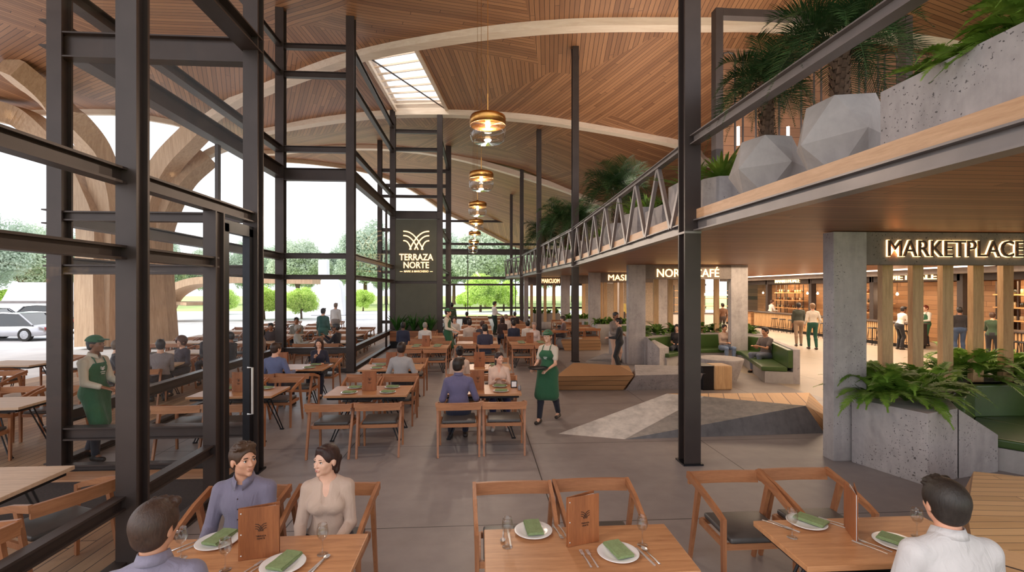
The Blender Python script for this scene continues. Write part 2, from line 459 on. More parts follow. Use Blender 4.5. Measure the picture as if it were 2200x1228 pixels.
# ------------------------------------------------------------------ roof surface
R1 = [(2003, 87, 17), (1700, 50, 16), (1500, 47, 15.6), (1250, 47, 15.4), (1050, 63, 15.6), (870, 90, 16.2), (755, 118, 17), (605, 175, 18.5), (560, 190, 19.2)]
R2 = [(1460, 308, 23), (1200, 258, 22.3), (1000, 240, 22), (850, 240, 21.8), (755, 247, 22), (640, 262, 22.6), (560, 285, 23)]
R3 = [(1290, 437, 31), (1200, 400, 30.5), (1000, 340, 30), (850, 315, 29.5), (700, 312, 29), (600, 320, 28), (560, 330, 27.5)]
ED = [(0, 240, 22), (250, 237, 22), (400, 262, 23.5), (480, 300, 26), (560, 338, 29), (700, 350, 33), (850, 385, 38), (960, 455, 43), (1098, 523, 46)]
ctl = [atd(*p) for L in (R1, R2, R3, ED) for p in L]
ctl += [atd(605, 32, 14.9 * 1.0), atd(752, 42, 14.55), atd(1236, 100, 16.7), atd(1159, 278, 23.5), atd(1121, 362, 30), atd(1099, 417, 36), atd(0, 120, 17.5)]
ctl += [Vector(p) for p in [(-3, 3, 11.0), (3, 3, 11.1), (10, 3, 11.4), (-12, 7, 10.9), (-22, 9, 10.7), (17, 5, 11.3), (20, 16, 10.9), (20, 30, 8.0), (13, 31, 7.4), (10, 47, 4.9), (20, 46, 4.2), (-22, 19, 10.6), (15, 23, 9.4)]]
PX = np.array([(p.x, p.y) for p in ctl]); PZ = np.array([p.z for p in ctl])
def _phi(r2): return np.where(r2 > 1e-9, .5 * r2 * np.log(np.maximum(r2, 1e-9)), 0)
K = _phi(((PX[:, None] - PX[None]) ** 2).sum(-1)) + np.eye(len(PX)) * 3.0
Pm = np.c_[np.ones(len(PX)), PX]
A_ = np.block([[K, Pm], [Pm.T, np.zeros((3, 3))]])
WT = np.linalg.solve(A_, np.r_[PZ, 0, 0, 0])
def roof_z(x, y):
    x = np.asarray(x, float); y = np.asarray(y, float)
    r2 = (x[..., None] - PX[:, 0]) ** 2 + (y[..., None] - PX[:, 1]) ** 2
    return _phi(r2) @ WT[:-3] + WT[-3] + WT[-2] * x + WT[-1] * y
rz_ = lambda x, y: float(roof_z(x, y))
ed = sorted([(atd(*p).x, atd(*p).y) for p in ED] + [(-26, 23.5), (10, 47.2), (24, 47.2)])
xs = np.concatenate([np.arange(-25, 23.6, .5)]); ne = 90
ymax = np.interp(xs, [e[0] for e in ed], [e[1] for e in ed])
tt = np.linspace(0, 1, ne)
GX = np.repeat(xs[:, None], ne, 1); GY = -2.5 + tt[None] * (ymax[:, None] + 2.5)
GZ = roof_z(GX, GY)
def roof_mesh(name, dz, mat, flip):
    mb = MB(); V = np.stack([GX, GY, GZ + dz], -1).reshape(-1, 3)
    F = []
    for i in range(len(xs) - 1):
        for j in range(ne - 1):
            a = i * ne + j; q = (a, a + 1, a + ne + 1, a + ne)
            F.append(q if not flip else q[::-1])
    me = bpy.data.meshes.new(name); me.from_pydata([tuple(v) for v in V], [], F); me.materials.append(mat)
    bm = bmesh.new(); bm.from_mesh(me)
    cn = [atd(783, 131, 17.0), atd(890, 112, 16.4), atd(962, 236, 21.9), atd(852, 236, 21.8)]
    cn = [Vector((c.x, c.y, 0)) for c in cn]; cen = sum(cn, Vector()) / 4
    for i in range(4):
        a, b2 = cn[i], cn[(i + 1) % 4]; n = Vector((0, 0, 1)).cross(b2 - a).normalized()
        bmesh.ops.bisect_plane(bm, geom=bm.verts[:] + bm.edges[:] + bm.faces[:], plane_co=a, plane_no=n)
    def inside(p):
        s = 0
        for i in range(4):
            a, b2 = cn[i], cn[(i + 1) % 4]
            s += 1 if (b2 - a).cross(Vector((p.x, p.y, 0)) - a).z > 0 else -1
        return abs(s) == 4
    bmesh.ops.delete(bm, geom=[f for f in bm.faces if inside(f.calc_center_median())], context='FACES')
    bm.to_mesh(me); bm.free()
    me.polygons.foreach_set('use_smooth', [True] * len(me.polygons))
    o = bpy.data.objects.new(name, me); link(o); return o, cn
M['ceil'] = planks('ceiling_boards', srgb(126, 82, 54), srgb(178, 126, 86), .15, 7.0, 'X', .5, srgb(62, 36, 24), .10, 0, .17)
ceil, SKY = roof_mesh('ceiling', 0, M['ceil'], True)
tag(ceil, kind='structure')
top, _ = roof_mesh('roof', .45, M['olive'], False)
tag(top, kind='structure')
# skylight: reveal, louvres, glass
wl = empty('window_1', kind='structure')
mb = MB()
for i in range(4):
    a, b2 = SKY[i], SKY[(i + 1) % 4]
    za, zb = rz_(a.x, a.y), rz_(b2.x, b2.y)
    mb.add([(a.x, a.y, za - .06), (b2.x, b2.y, zb - .06), (b2.x, b2.y, zb + .5), (a.x, a.y, za + .5)], [(0, 1, 2, 3), (3, 2, 1, 0)])
    mb.bar((a.x, a.y, za), (b2.x, b2.y, zb), .12, .16)
mb.build('skylight_frame', M['rib'], wl)
def lerp(a, b, t): return a + (b - a) * t
for k in range(1, 9):
    t = k / 9
    a = lerp(SKY[0], SKY[3], t); b2 = lerp(SKY[1], SKY[2], t)
    MB().bar((a.x, a.y, rz_(a.x, a.y) + .12), (b2.x, b2.y, rz_(b2.x, b2.y) + .12), .04, .07).build('louvre', M['rib'], wl)
a = SKY[0]; b2 = SKY[2]
MB().bar((a.x, a.y, rz_(a.x, a.y) + .02), (b2.x, b2.y, rz_(b2.x, b2.y) + .02), .04, .04).build('tie_rod', M['steel'], wl)
MB().add([(p.x, p.y, rz_(p.x, p.y) + .40) for p in SKY], [(0, 1, 2, 3)]).build('pane', M['glass'], wl)

def crspline(pts, n=6):
    P = [Vector(p) for p in pts]; P = [P[0] * 2 - P[1]] + P + [P[-1] * 2 - P[-2]]; out = []
    for i in range(1, len(P) - 2):
        for k in range(n):
            t = k / n
            out.append(.5 * ((2 * P[i]) + (P[i + 1] - P[i - 1]) * t + (2 * P[i - 1] - 5 * P[i] + 4 * P[i + 1] - P[i + 2]) * t * t + (3 * P[i] - P[i - 1] - 3 * P[i + 1] + P[i + 2]) * t ** 3))
    out.append(P[-2]); return out
def sweep_rect(path, w, h, upv=Vector((0, 0, 1)), m=0, mb=None):
    """rectangle w across, h along up"""
    mb = mb or MB(); V = []; F = []; n = len(path)
    ww = w if callable(w) else (lambda t: w); hh = h if callable(h) else (lambda t: h)
    for i, p in enumerate(path):
        d = (path[min(i + 1, n - 1)] - path[max(i - 1, 0)]).normalized()
        r = d.cross(upv); r = r.normalized() if r.length > 1e-3 else Vector((1, 0, 0)); u = r.cross(d).normalized()
        t = i / (n - 1)
        for sx, sy in ((-1, -1), (1, -1), (1, 1), (-1, 1)): V.append(p + r * sx * ww(t) / 2 + u * sy * hh(t) / 2)
    for i in range(n - 1):
        for k in range(4):
            k2 = (k + 1) % 4; F.append((i * 4 + k, i * 4 + k2, (i + 1) * 4 + k2, (i + 1) * 4 + k))
    F += [(3, 2, 1, 0), tuple((n - 1) * 4 + k for k in range(4))]
    return mb.add(V, F, m)
def on_roof(L, dz=-.08):
    out = []
    for p in L:
        q = atd(*p); out.append((q.x, q.y, rz_(q.x, q.y) + dz))
    return out
def rib(L, tail, label, w=.42, h=.30, ext=None):
    pts = on_roof(L)
    if ext: pts = [(x, y, rz_(x, y) - .08) for x, y in ext] + pts
    pts += [atd(*p) for p in tail]
    o = sweep_rect(crspline(pts), w, h).build('roof_rib', M['rib'], weld=True, label=label, cat='timber arch')
    return o
rib(R1, [(520, 211, 19.8), (440, 264, 20.8), (375, 332, 21.6), (345, 390, 21.9)], 'pale timber arch rib nearest the front, crossing under the skylight top edge', ext=[(20.5, 16.6)])
rib(R2, [(520, 303, 23), (450, 330, 22.8), (400, 372, 22.5), (372, 430, 22.1)], 'pale timber arch rib meeting the two post tops above the green sign', ext=[(15, 25), (11.5, 24)])
rib(R3, [(525, 338, 27.3)], 'thin pale timber arch rib behind the sign posts, furthest of the three', ext=[(17, 33), (12, 32)])
er = [(p[0], p[1], rz_(p[0], p[1]) - .02) for p in [(x, float(y)) for x, y in zip(xs, ymax)]]
sweep_rect([Vector(p) for p in er], .18, .42).build('trim_2', M['rib'], kind='structure')
# branching timber column outside
M['strand'] = wood('laminated_strand', srgb(176, 140, 108), srgb(222, 188, 154), 'Z', .6, .5)
tc = empty('timber_tree_column', (X_at(275, 23), 23, 0), label='tall branching laminated timber column standing outside the glass wall', cat='column')
def strand(L, w0=1.05, w1=.8, dep=1.0):
    off = Vector(tc.location)
    P = [Vector(atd(*p)) - off for p in L]
    P = crspline(P, 6)
    sweep_rect(P, lambda t: w0 + (w1 - w0) * t, lambda t: dep - .3 * t, upv=Vector((.25, 1, 0)).normalized()).build('branch', M['strand'], tc, weld=True)
for L in ([(206, 742, 21.6), (203, 600, 21.7), (204, 490, 21.8), (180, 420, 21.9), (145, 350, 21.9), (100, 294, 21.6), (50, 256, 21.2), (-20, 236, 20.6)],
          [(236, 741, 22.1), (238, 600, 22.1), (240, 490, 22.1), (228, 400, 22), (200, 315, 21.5), (150, 245, 20.2), (100, 206, 19), (20, 140, 17.6)],
          [(322, 741, 21.7), (312, 600, 21.7), (312, 500, 21.8), (326, 420, 21.8), (360, 350, 21.7), (430, 276, 20.9)],
          [(344, 742, 22.3), (336, 600, 22.3), (336, 510, 22.3), (356, 448, 22.2), (392, 384, 22.4), (446, 336, 22.8)],
          [(275, 742, 22.6), (274, 600, 22.6), (272, 520, 22.6), (275, 450, 22.6)]):
    strand(L)

# ------------------------------------------------------------------ steel columns
def column(x, y, z1, w, h, label, z0=0.0, collar=None, mat='steel', upv=(0, 1, 0)):
    e = empty('steel_column', (x, y, z0), label=label, cat='column')
    MB().hbar((0, 0, 0), (0, 0, z1 - z0), w, h, .028, upv).bar((0, 0, 0), (0, 0, z1 - z0), w * .5, h * .86, upv).build('shaft', M[mat], e)
    MB().box((0, 0, .012), (w * 1.25, h * 1.25, .024)).build('base_plate', M['black_steel'], e)
    if collar: MB().box((0, 0, collar), (w * 1.06, h * 1.06, .03)).build('collar', M['steel_light'], e)
    return e
def zc(x, y): return rz_(x, y) + .05
cw = .235
for (x, y, w, lab, z1) in [
    (-3.0, 4.45, .17, 'thick dark steel column in the glass wall beside the seated man with curly brown hair', None),
    (-3.05, 6.83, .19, 'dark steel column at the door jamb behind the seated man in the purple shirt', None),
    (-5.66, 7.0, .19, 'dark steel column beside the capped waiter, outer corner of the glass box', None),
    (-5.87, 14.9, .24, 'tall steel column rising behind the man in the blue sweater', None),
    (-3.83, 14.9, .24, 'tall steel column standing right of the woman in the dark blazer', None),
    (-3.83, 22, .24, 'steel column holding the sign panel on its left edge', None),
    (-1.76, 22, .24, 'steel column holding the sign panel on its right edge', None),
    (-1.76, 28, .30, 'dark steel column behind the sign, at the start of the far glass wall', None),
    (-5.6, 28, .24, 'slim steel column outside, seen left of the sign through the glass', None)]:
    column(x, y, z1 or zc(x, y), w, w, lab)
column(-3.05, X_at(460, 1) and -3.05 / X_at(460, 1), 3.35, .14, .2, 'short steel door post under the transom beside the seated couple')
for (x, y, w, lab) in [(2.98, 6.77, .23, 'full height grey steel column in front of the faceted stone bench'),
                       (3.28, 16.6, .22, 'tall steel column behind the wooden faceted bench and the waitress'),
                       (2.86, 23.4, .22, 'steel column at the mezzanine edge, second beyond the wooden bench'),
                       (2.6, 30, .22, 'steel column at the mezzanine edge, third beyond the wooden bench'),
                       (2.35, 36, .2, 'slim steel column at the far end of the mezzanine')]:
    column(x, y, zc(x, y), w, w, lab, collar=3.26)

# ------------------------------------------------------------------ glazed walls
WN = [1]
def glazing(p0, p1, levels, glass=(0.1, 5.7), mull=(), glassmat='glass'):
    WN[0] += 1
    w = empty('window_%d' % WN[0], (p0[0], p0[1], 0), kind='structure')
    d = Vector((p1[0] - p0[0], p1[1] - p0[1], 0))
    for (z, h, wd) in levels:
        MB().hbar((0, 0, z), (d.x, d.y, z), wd, h, .02).build('transom', M['steel'], w)
    for t in mull:
        MB().bar((d.x * t, d.y * t, 0), (d.x * t, d.y * t, glass[1]), .07, .12, (0, 1, 0)).build('mullion', M['steel'], w)
    if glass:
        MB().add([(0, 0, glass[0]), (d.x, d.y, glass[0]), (d.x, d.y, glass[1]), (0, 0, glass[1])], [(0, 1, 2, 3)]).build('pane', M[glassmat], w)
    return w
YD = -3.05 / X_at(460, 1)
glazing((-3.05, .6), (-3.05, YD), [(5.75, .20, .24), (3.42, .14, .13), (2.77, .12, .12), (.64, .12, .10), (.08, .12, .12)])
glazing((-3.05, YD), (-3.05, 6.83), [(5.75, .20, .24), (3.42, .14, .13)], glass=(3.6, 5.6))
glazing((-5.75, 7.0), (-3.05, 7.0), [(5.74, .34, .18), (3.45, .13, .13), (2.73, .13, .14), (.52, .17, .16), (.05, .1, .12)])
glazing((-5.8, 7.0), (-5.87, 14.9), [(5.93, .36, .26), (6.6, .2, .2), (9.67, .14, .14), (8.84, .16, .14), (3.45, .2, .2), (2.84, .14, .16), (.68, .17, .16), (.06, .1, .14)], mull=(.55,))
glazing((-5.87, 14.9), (-3.83, 14.9), [(9.67, .16, .14), (8.84, .18, .14), (6.63, .18, .14), (5.88, .36, .2), (3.47, .16, .14), (2.84, .14, .14), (.66, .17, .16), (.06, .12, .14)])
glazing((-3.83, 14.9), (-3.83, 22), [(9.67, .18, .14), (8.6, .18, .14), (6.63, .18, .14), (5.88, .34, .2), (3.47, .16, .14), (2.84, .14, .14), (.66, .17, .16), (.06, .12, .14)], mull=(.78,))
glazing((-3.83, 22), (-1.76, 22), [(9.5, .16, .14), (8.7, .16, .14), (5.78, .36, .24), (2.8, .12, .16), (.1, .2, .16)], glass=None)
glazing((-1.76, 22), (-1.76, 28), [(9.3, .16, .14), (6.9, .2, .14), (5.2, .2, .14), (3.4, .14, .14), (2.84, .14, .14), (.66, .17, .16)])
glazing((-5.6, 28), (-1.76, 28), [(9.2, .2, .14), (8.35, .2, .14), (7.75, .16, .14), (5.85, .2, .14), (4.6, .2, .14), (3.47, .16, .14), (.66, .17, .16)])
glazing((-5.6, 42), (20, 42), [(8.35, .18, .14), (6.4, .2, .14), (5.73, .5, .2), (3.5, .24, .14), (2.93, .16, .14), (.93, .16, .14), (.1, .2, .16)], glass=(.1, 6.2), mull=(.18, .34, .42, .5, .58, .66, .74, .82, .9))
# entrance door leaf
dr = empty('door_1', (-3.05, YD, 0), kind='structure')
yy = 6.83 - YD
MB().bar((0, .2, 0), (0, .2, 3.25), .09, .1, (0, 1, 0)).bar((0, yy - .16, 0), (0, yy - .16, 3.25), .09, .1, (0, 1, 0)).bar((0, .15, 3.22), (0, yy - .1, 3.22), .09, .14).bar((0, .15, .08), (0, yy - .1, .08), .09, .16).build('door_frame', M['black_steel'], dr)
MB().add([(0, .2, .1), (0, yy - .16, .1), (0, yy - .16, 3.2), (0, .2, 3.2)], [(0, 1, 2, 3)]).build('pane', M['glass'], dr)
MB().tube([(.06, yy - .3, .85), (.12, yy - .3, .85), (.12, yy - .3, 1.45), (.06, yy - .3, 1.45)], .014).build('door_handle', M['chrome'], dr)

# ------------------------------------------------------------------ mezzanine
ME = [(3.28, -1.5), (3.2, 2.7), (3.06, 6.77), (3.2, 11.5), (3.3, 16.6), (2.98, 23.4), (2.65, 30), (1.9, 35), (2.4, 36)]
MB().prism([(22, -1.5)] + ME + [(22, 36)], 3.44, 3.575).build('floor_mezzanine', M['conc_plain'], kind='structure')
MB().prism([(22, -1.5)] + [(x + .12, y) for x, y in ME] + [(22, 35.9)], 3.30, 3.44).build('ceiling_soffit', M['soffit'], kind='structure')
fb = MB(); sb = MB()
for (a, b2) in zip(ME[:-1], ME[1:]):
    A = Vector((a[0], a[1], 0)); B = Vector((b2[0], b2[1], 0)); up = Vector((0, 0, 1))
    fb.bar(A + up * 3.515, B + up * 3.515, .07, .14)
    sb.hbar(A + up * 3.36, B + up * 3.36, .16, .16, .018)
fb.build('trim_3', wood('fascia_oak', srgb(190, 144, 106), srgb(226, 182, 142), 'Y'), kind='structure')
sb.build('trim_4', M['steel_light'], kind='structure')
def mez_pt(s):
    """point at distance s along the mezzanine edge measured in y"""
    ys = [p[1] for p in ME[:-1]]; xs_ = [p[0] for p in ME[:-1]]
    return Vector((float(np.interp(s, ys, xs_)), s, 0))
rl = empty('mezzanine_railing', (3, 6.77, 3.4), label='steel mezzanine railing with V shaped struts under its top rail', cat='railing')
off = Vector(rl.location)
mb = MB()
ys = [6.7, 11.5, 16.6, 23.4, 30, 35]
for a, b2 in zip(ys[:-1], ys[1:]):
    A, B = mez_pt(a), mez_pt(b2)
    mb.hbar(A - off + Vector((-.06, 0, 4.55)), B - off + Vector((-.06, 0, 4.55)), .11, .09, .012)
mb.build('top_rail', M['steel_light'], rl)
y = 6.85
while y < 34.5:
    p0 = mez_pt(y) - off + Vector((-.06, 0, 0)); p1 = mez_pt(y + .65) - off + Vector((-.06, 0, 0)); p2 = mez_pt(y + 1.3) - off + Vector((-.06, 0, 0))
    MB().bar(p0 + Vector((0, 0, 4.52)), p1 + Vector((0, 0, 3.42)), .06, .075).build('strut', M['steel_light'], rl)
    MB().bar(p1 + Vector((0, .04, 3.42)), p2 + Vector((0, -.02, 4.52)), .06, .075).build('strut', M['steel_light'], rl)
    y += 1.3
hr = empty('mezzanine_handrail', (3.1, 3, 4.5), label='plain sloping-looking steel handrail running above the concrete planters', cat='railing')
hr['label'] = 'heavy steel handrail passing in front of the concrete planters and palms'
mb = MB(); mb.hbar((3.0 - 3.1, 6.7 - 3, .05), (3.2 - 3.1, -1.5 - 3, .05), .13, .13, .014).build('rail', M['steel_light'], hr)
e = mez_pt(35); w = Vector((2.4, 36, 0))
rr = empty('end_railing', (1.9, 35, 3.4), label='short dense baluster railing closing the far end of the mezzanine', cat='railing')
MB().bar((0, 0, 1.15), (1.0, .3, 1.15), .06, .06).build('top_rail', M['steel_light'], rr)
MB().bar((0, 0, .1), (1.0, .3, .1), .06, .1).build('bottom_rail', M['steel_light'], rr)
for k in range(12):
    t = k / 11
    MB().bar((t, .3 * t, .1), (t, .3 * t, 1.15), .025, .025, (0, 1, 0)).build('baluster', M['steel_light'], rr)
# upper level: board wall, dark portal frame, hanging loops
MB().bx(7.0, 21, 14.0, 14.2, 3.58, 9.6).build('wall_upper', M['wallwood'], kind='structure')
MB().bx(21.9, 22.1, -1.5, 42, 0, 9.0).build('wall_right', M['wallwood'], kind='structure')
fr = empty('portal_frame', (X_at(1541, 10), 10, 3.58), label='tall dark steel portal frame standing behind the palms on the mezzanine', cat='frame')
xr = X_at(1945, 10) - fr.location.x; zt = Z_at(1541, 22, 10) - 3.58
MB().bar((0, 0, 0), (0, 0, zt), .16, .2, (0, 1, 0)).build('post', M['steel'], fr)
MB().bar((xr, 0, 0), (xr, 0, zt), .16, .2, (0, 1, 0)).build('post', M['steel'], fr)
MB().bar((.085, 0, zt - .08), (xr - .085, 0, zt - .08), .19, .155).build('lintel', M['steel'], fr)
for px in (1565, 1610, 1660, 1735, 1778, 1832, 1873, 1914, 1955):
    x = X_at(px, 11.2); zt = Z_at(px, 112, 11.2) - 3.58
    hn = ['first', 'second', 'third', 'fourth', 'fifth', 'sixth', 'seventh', 'eighth', 'ninth'][(1565, 1610, 1660, 1735, 1778, 1832, 1873, 1914, 1955).index(px)]
    e = MB().tube([(-.16, 0, 0), (-.16, 0, zt - .14), (-.12, 0, zt - .03), (0, 0, zt), (.12, 0, zt - .03), (.16, 0, zt - .14), (.16, 0, 0)], .022, 6).build('steel_hoop', M['steel'], label='slender round-topped steel hoop on the mezzanine, %s from the large column' % hn, cat='hoop', group='steel hoops on the mezzanine')
    e.location = (x, 11.2, 3.58)
for px in (1586, 1657, 1693):
    z0, z1 = Z_at(px, 312, 11.6), Z_at(px, 272, 11.6)
    o = MB().tube([(0, 0, 0), (0, 0, z1 - z0)], .035, 8).build('light_tube', emis('lit_tube', (1, .85, .68, 1), 5), label='slim glowing light tube behind the palm planters, ' + {1586: 'closest to the large column', 1657: 'middle one', 1693: 'between the two palms'}[px], cat='lamp', group='light tubes on the mezzanine')
    o.location = (X_at(px, 11.6), 11.6, z0)

# ------------------------------------------------------------------ concrete portals with lit lettering
def text_mesh(body, size, extrude, offset=0.0, res=3, font_scale_x=1.0):
    cu = bpy.data.curves.new('txt', 'FONT'); cu.body = body; cu.size = size; cu.extrude = extrude; cu.offset = offset
    cu.resolution_u = res; cu.align_x = 'CENTER'; cu.align_y = 'BOTTOM_BASELINE' if False else 'CENTER'
    o = bpy.data.objects.new('txt', cu); COL.objects.link(o)
    dg = bpy.context.evaluated_depsgraph_get(); dg.update()
    me = bpy.data.meshes.new_from_object(o.evaluated_get(dg))
    bpy.data.objects.remove(o); bpy.data.curves.remove(cu)
    return me
def letters(parent, body, width, loc, rotm=None, lit=True, name='lettering', face='gold_face', glow='gold_lit', depth=.03, thick=0.0, glow_off=.006, height=None):
    """lettering standing proud of a surface: a glowing back edge and a darker face"""
    me = text_mesh(body, 1.0, .02, thick)
    xs_ = [v.co.x for v in me.vertices]; ys_ = [v.co.y for v in me.vertices]
    k = width / (max(xs_) - min(xs_)); kh = (height / (max(ys_) - min(ys_))) if height else k
    cx = (max(xs_) + min(xs_)) / 2; cy = (max(ys_) + min(ys_)) / 2
    rotm = rotm or Matrix.Rotation(math.pi / 2, 4, 'X')
    def mk(me, nm, mat, off_):
        me.transform(Matrix.Translation((-cx, -cy, 0))); me.transform(Matrix.Diagonal((k, kh, depth / .04, 1)))
        me.transform(Matrix.Translation((0, 0, off_))); me.transform(rotm)
        me.materials.clear(); me.materials.append(M[mat])
        o = bpy.data.objects.new(nm, me); o.location = loc; link(o, parent); return o
    if face:
        me2 = text_mesh(body, 1.0, .02, thick + glow_off / k)
        mk(me, name, face, depth * .5 + .012)
        return mk(me2, 'letter_glow', glow, .004)
    return mk(me, name, glow, depth * .5)
def portal(X0, Y, W, text, tw, tx, label, slats, pw=.5, dep=.22, ztop=3.298, zl=2.82, slz=0.0, th=None, matc='conc', face='gold_face', sw=.18, sy=.11, stop=None):
    e = empty('concrete_portal', (X0, Y, 0), label=label, cat='portal')
    MB().bx(0, pw, 0, dep, 0, ztop - .01).build('pillar', M[matc], e, bevel=.008)
    MB().bx(W - pw, W, 0, dep, 0, ztop - .01).build('pillar', M[matc], e, bevel=.008)
    MB().bx(pw, W - pw, 0.004, dep, zl, ztop - .01).build('lintel', M['conc_dark'], e, bevel=.006)
    for s in slats:
        MB().bx(s - sw / 2, s + sw / 2, sy - .05, sy + .05, slz, stop or zl).build('slat', M['pale_slat'], e, bevel=.004)
    if text: letters(e, text, tw, (tx, -.002, (zl + ztop) / 2 - .005), face=face, height=th)
    return e
px2x = lambda px, Y, X0: X_at(px, Y) - X0
X0 = X_at(1791, 6.68)
portal(X0, 6.68, 4.6, 'MARKETPLACE', px2x(2196, 6.68, 0) - px2x(1906, 6.68, 0), px2x(2051, 6.68, X0),
       'concrete portal lettered MARKETPLACE with pale wooden slats', [px2x(p, 7.7, X0) for p in (1902, 1967, 2031, 2096, 2160, 2226)], slz=.9, th=.235, sw=.19, sy=1.02, stop=3.297)
X0 = X_at(1350, 15.8)
portal(X0, 15.8, X_at(1607, 15.8) - X0, 'NORTE CAFÉ', X_at(1545, 15.8) - X_at(1412, 15.8), px2x(1478, 15.8, X0),
       'concrete portal lettered NORTE CAFÉ over the curved green sofa', [px2x(p, 17.5, X0) for p in (1409, 1440, 1474, 1507, 1539)], pw=.58, slz=.9, th=.34, sw=.18, sy=1.7, stop=3.297, face=None)
X0 = X_at(1266, 23)
portal(X0, 23, 3.9, 'MASIA', .95 * 1.25, px2x(1333, 23, X0) , 'concrete portal with partly hidden lettering MASI behind the café portal',
       [px2x(p, 23.1, X0) for p in (1290, 1300, 1322, 1335)], pw=.55, slz=0, th=.28, face=None)
X0 = X_at(1206, 27.5)
portal(X0, 27.5, 3.6, '', 1, 1, 'plain concrete portal without lettering between two lettered ones', [.9, 1.3, 1.8, 2.3], pw=.5, slz=0)
X0 = X_at(1126, 31.5)
portal(X0, 31.5, X_at(1215, 31.5) - X0, 'MARCUOM', X_at(1202, 31.5) - X_at(1164, 31.5), px2x(1183, 31.5, X0), 'furthest concrete portal lettered MARCUOM near the far glass wall',
       [px2x(p, 31.6, X0) for p in (1142, 1155, 1171, 1190)], pw=.28, slz=0, th=.27, face=None)
# ------------------------------------------------------------------ dining chair (faces +y: the sitter looks along +y)
def make_chair():
    e = empty('dining_chair', (0, 0, 0), label='x', cat='chair')
    w = .30  # half width
    c = MB().box((0, .03, .475), (.50, .47, .045)); c.build('seat', M['seat'], e, bevel=.018, smooth=True)
    f = MB()
    f.bar((-w + .02, .24, .425), (w - .02, .24, .425), .025, .05).bar((-w + .03, -.20, .425), (w - .03, -.20, .425), .025, .05)
    f.bar((-w + .02, -.2, .425), (-w + .02, .25, .425), .025, .05).bar((w - .02, -.2, .425), (w - .02, .25, .425), .025, .05)
    f.build('seat_frame', M['wood_x'], e)
    b = MB(); n = 6
    P = []
    for i in range(n + 1):
        t = i / n * 2 - 1; P.append(Vector((t * .325, -.345 - .02 * (1 - t * t), .745)))
    sweep_rect(P, .028, .105, mb=b).build('backrest', M['wood_x'], e)
    for s in (-1, 1):
        a = MB(); sweep_rect([Vector((s * .325, -.355, .775)), Vector((s * .318, -.1, .735)), Vector((s * .305, .16, .665)), Vector((s * .30, .26, .63))], .030, lambda t: .062 - .018 * t, mb=a)
        a.build('armrest', M['wood_y'], e)
        MB().bar((s * .295, .245, 0), (s * .30, .245, .65), .028, .034, (0, 1, 0), w2=.034, h2=.045).build('leg', M['wood_z'], e)
        MB().bar((s * .30, -.37, 0), (s * .315, -.16, .72), .028, .034, (0, 1, 0), w2=.034, h2=.055).build('leg', M['wood_z'], e)
    return e
CH0 = make_chair()
used_chair = [False]
def chair(x, y, rz, label, group, z=0.0):
    if not used_chair[0]:
        used_chair[0] = True
        CH0.location = (x, y, z); CH0.rotation_euler = (0, 0, rz); CH0['label'] = label; CH0['group'] = group
        return CH0
    return dup(CH0, (x, y, z), rz, label, group)

# ------------------------------------------------------------------ dining table: oak top, dark frame, raking rod legs
def make_table(w, d, top='table_x', h=.75):
    e = empty('dining_table', (0, 0, 0), label='x', cat='table')
    MB().box((0, 0, h - .019), (w, d, .038)).build('tabletop', M[top], e, bevel=.005)
    f = MB().bar((-w / 2 + .06, -d / 2 + .05, h - .058), (w / 2 - .06, -d / 2 + .05, h - .058), .04, .04)
    f.bar((-w / 2 + .06, d / 2 - .05, h - .058), (w / 2 - .06, d / 2 - .05, h - .058), .04, .04)
    f.bar((-w / 2 + .06, -d / 2 + .05, h - .058), (-w / 2 + .06, d / 2 - .05, h - .058), .04, .04)
    f.bar((w / 2 - .06, -d / 2 + .05, h - .058), (w / 2 - .06, d / 2 - .05, h - .058), .04, .04)
    f.build('table_frame', M['black_steel'], e)
    for sx in (-1, 1):
        for sy in (-1, 1):
            x0, y0 = sx * (w / 2 - .40), sy * (d / 2 - .12)
            x1, y1 = sx * (w / 2 - .13), sy * (d / 2 - .04)
            g = MB().tube([(x0 - .03, y0, h - .05), (x1 - .02, y1, .012)], .011, 6).tube([(x0 + .05, y0, h - .05), (x1 + .02, y1, .012)], .011, 6)
            g.tube([(x1 - .035, y1, .012), (x1 + .035, y1, .012)], .013, 6)
            g.build('leg', M['black_steel'], e)
    return e
TB = {}
def table(key, x, y, w, d, label, group, top='table_x', rz=0.0, z=0.0):
    if key not in TB:
        TB[key] = make_table(w, d, top); e = TB[key]
        e.location = (x, y, z); e.rotation_euler = (0, 0, rz); e['label'] = label; e['group'] = group; return e
    return dup(TB[key], (x, y, z), rz, label, group)

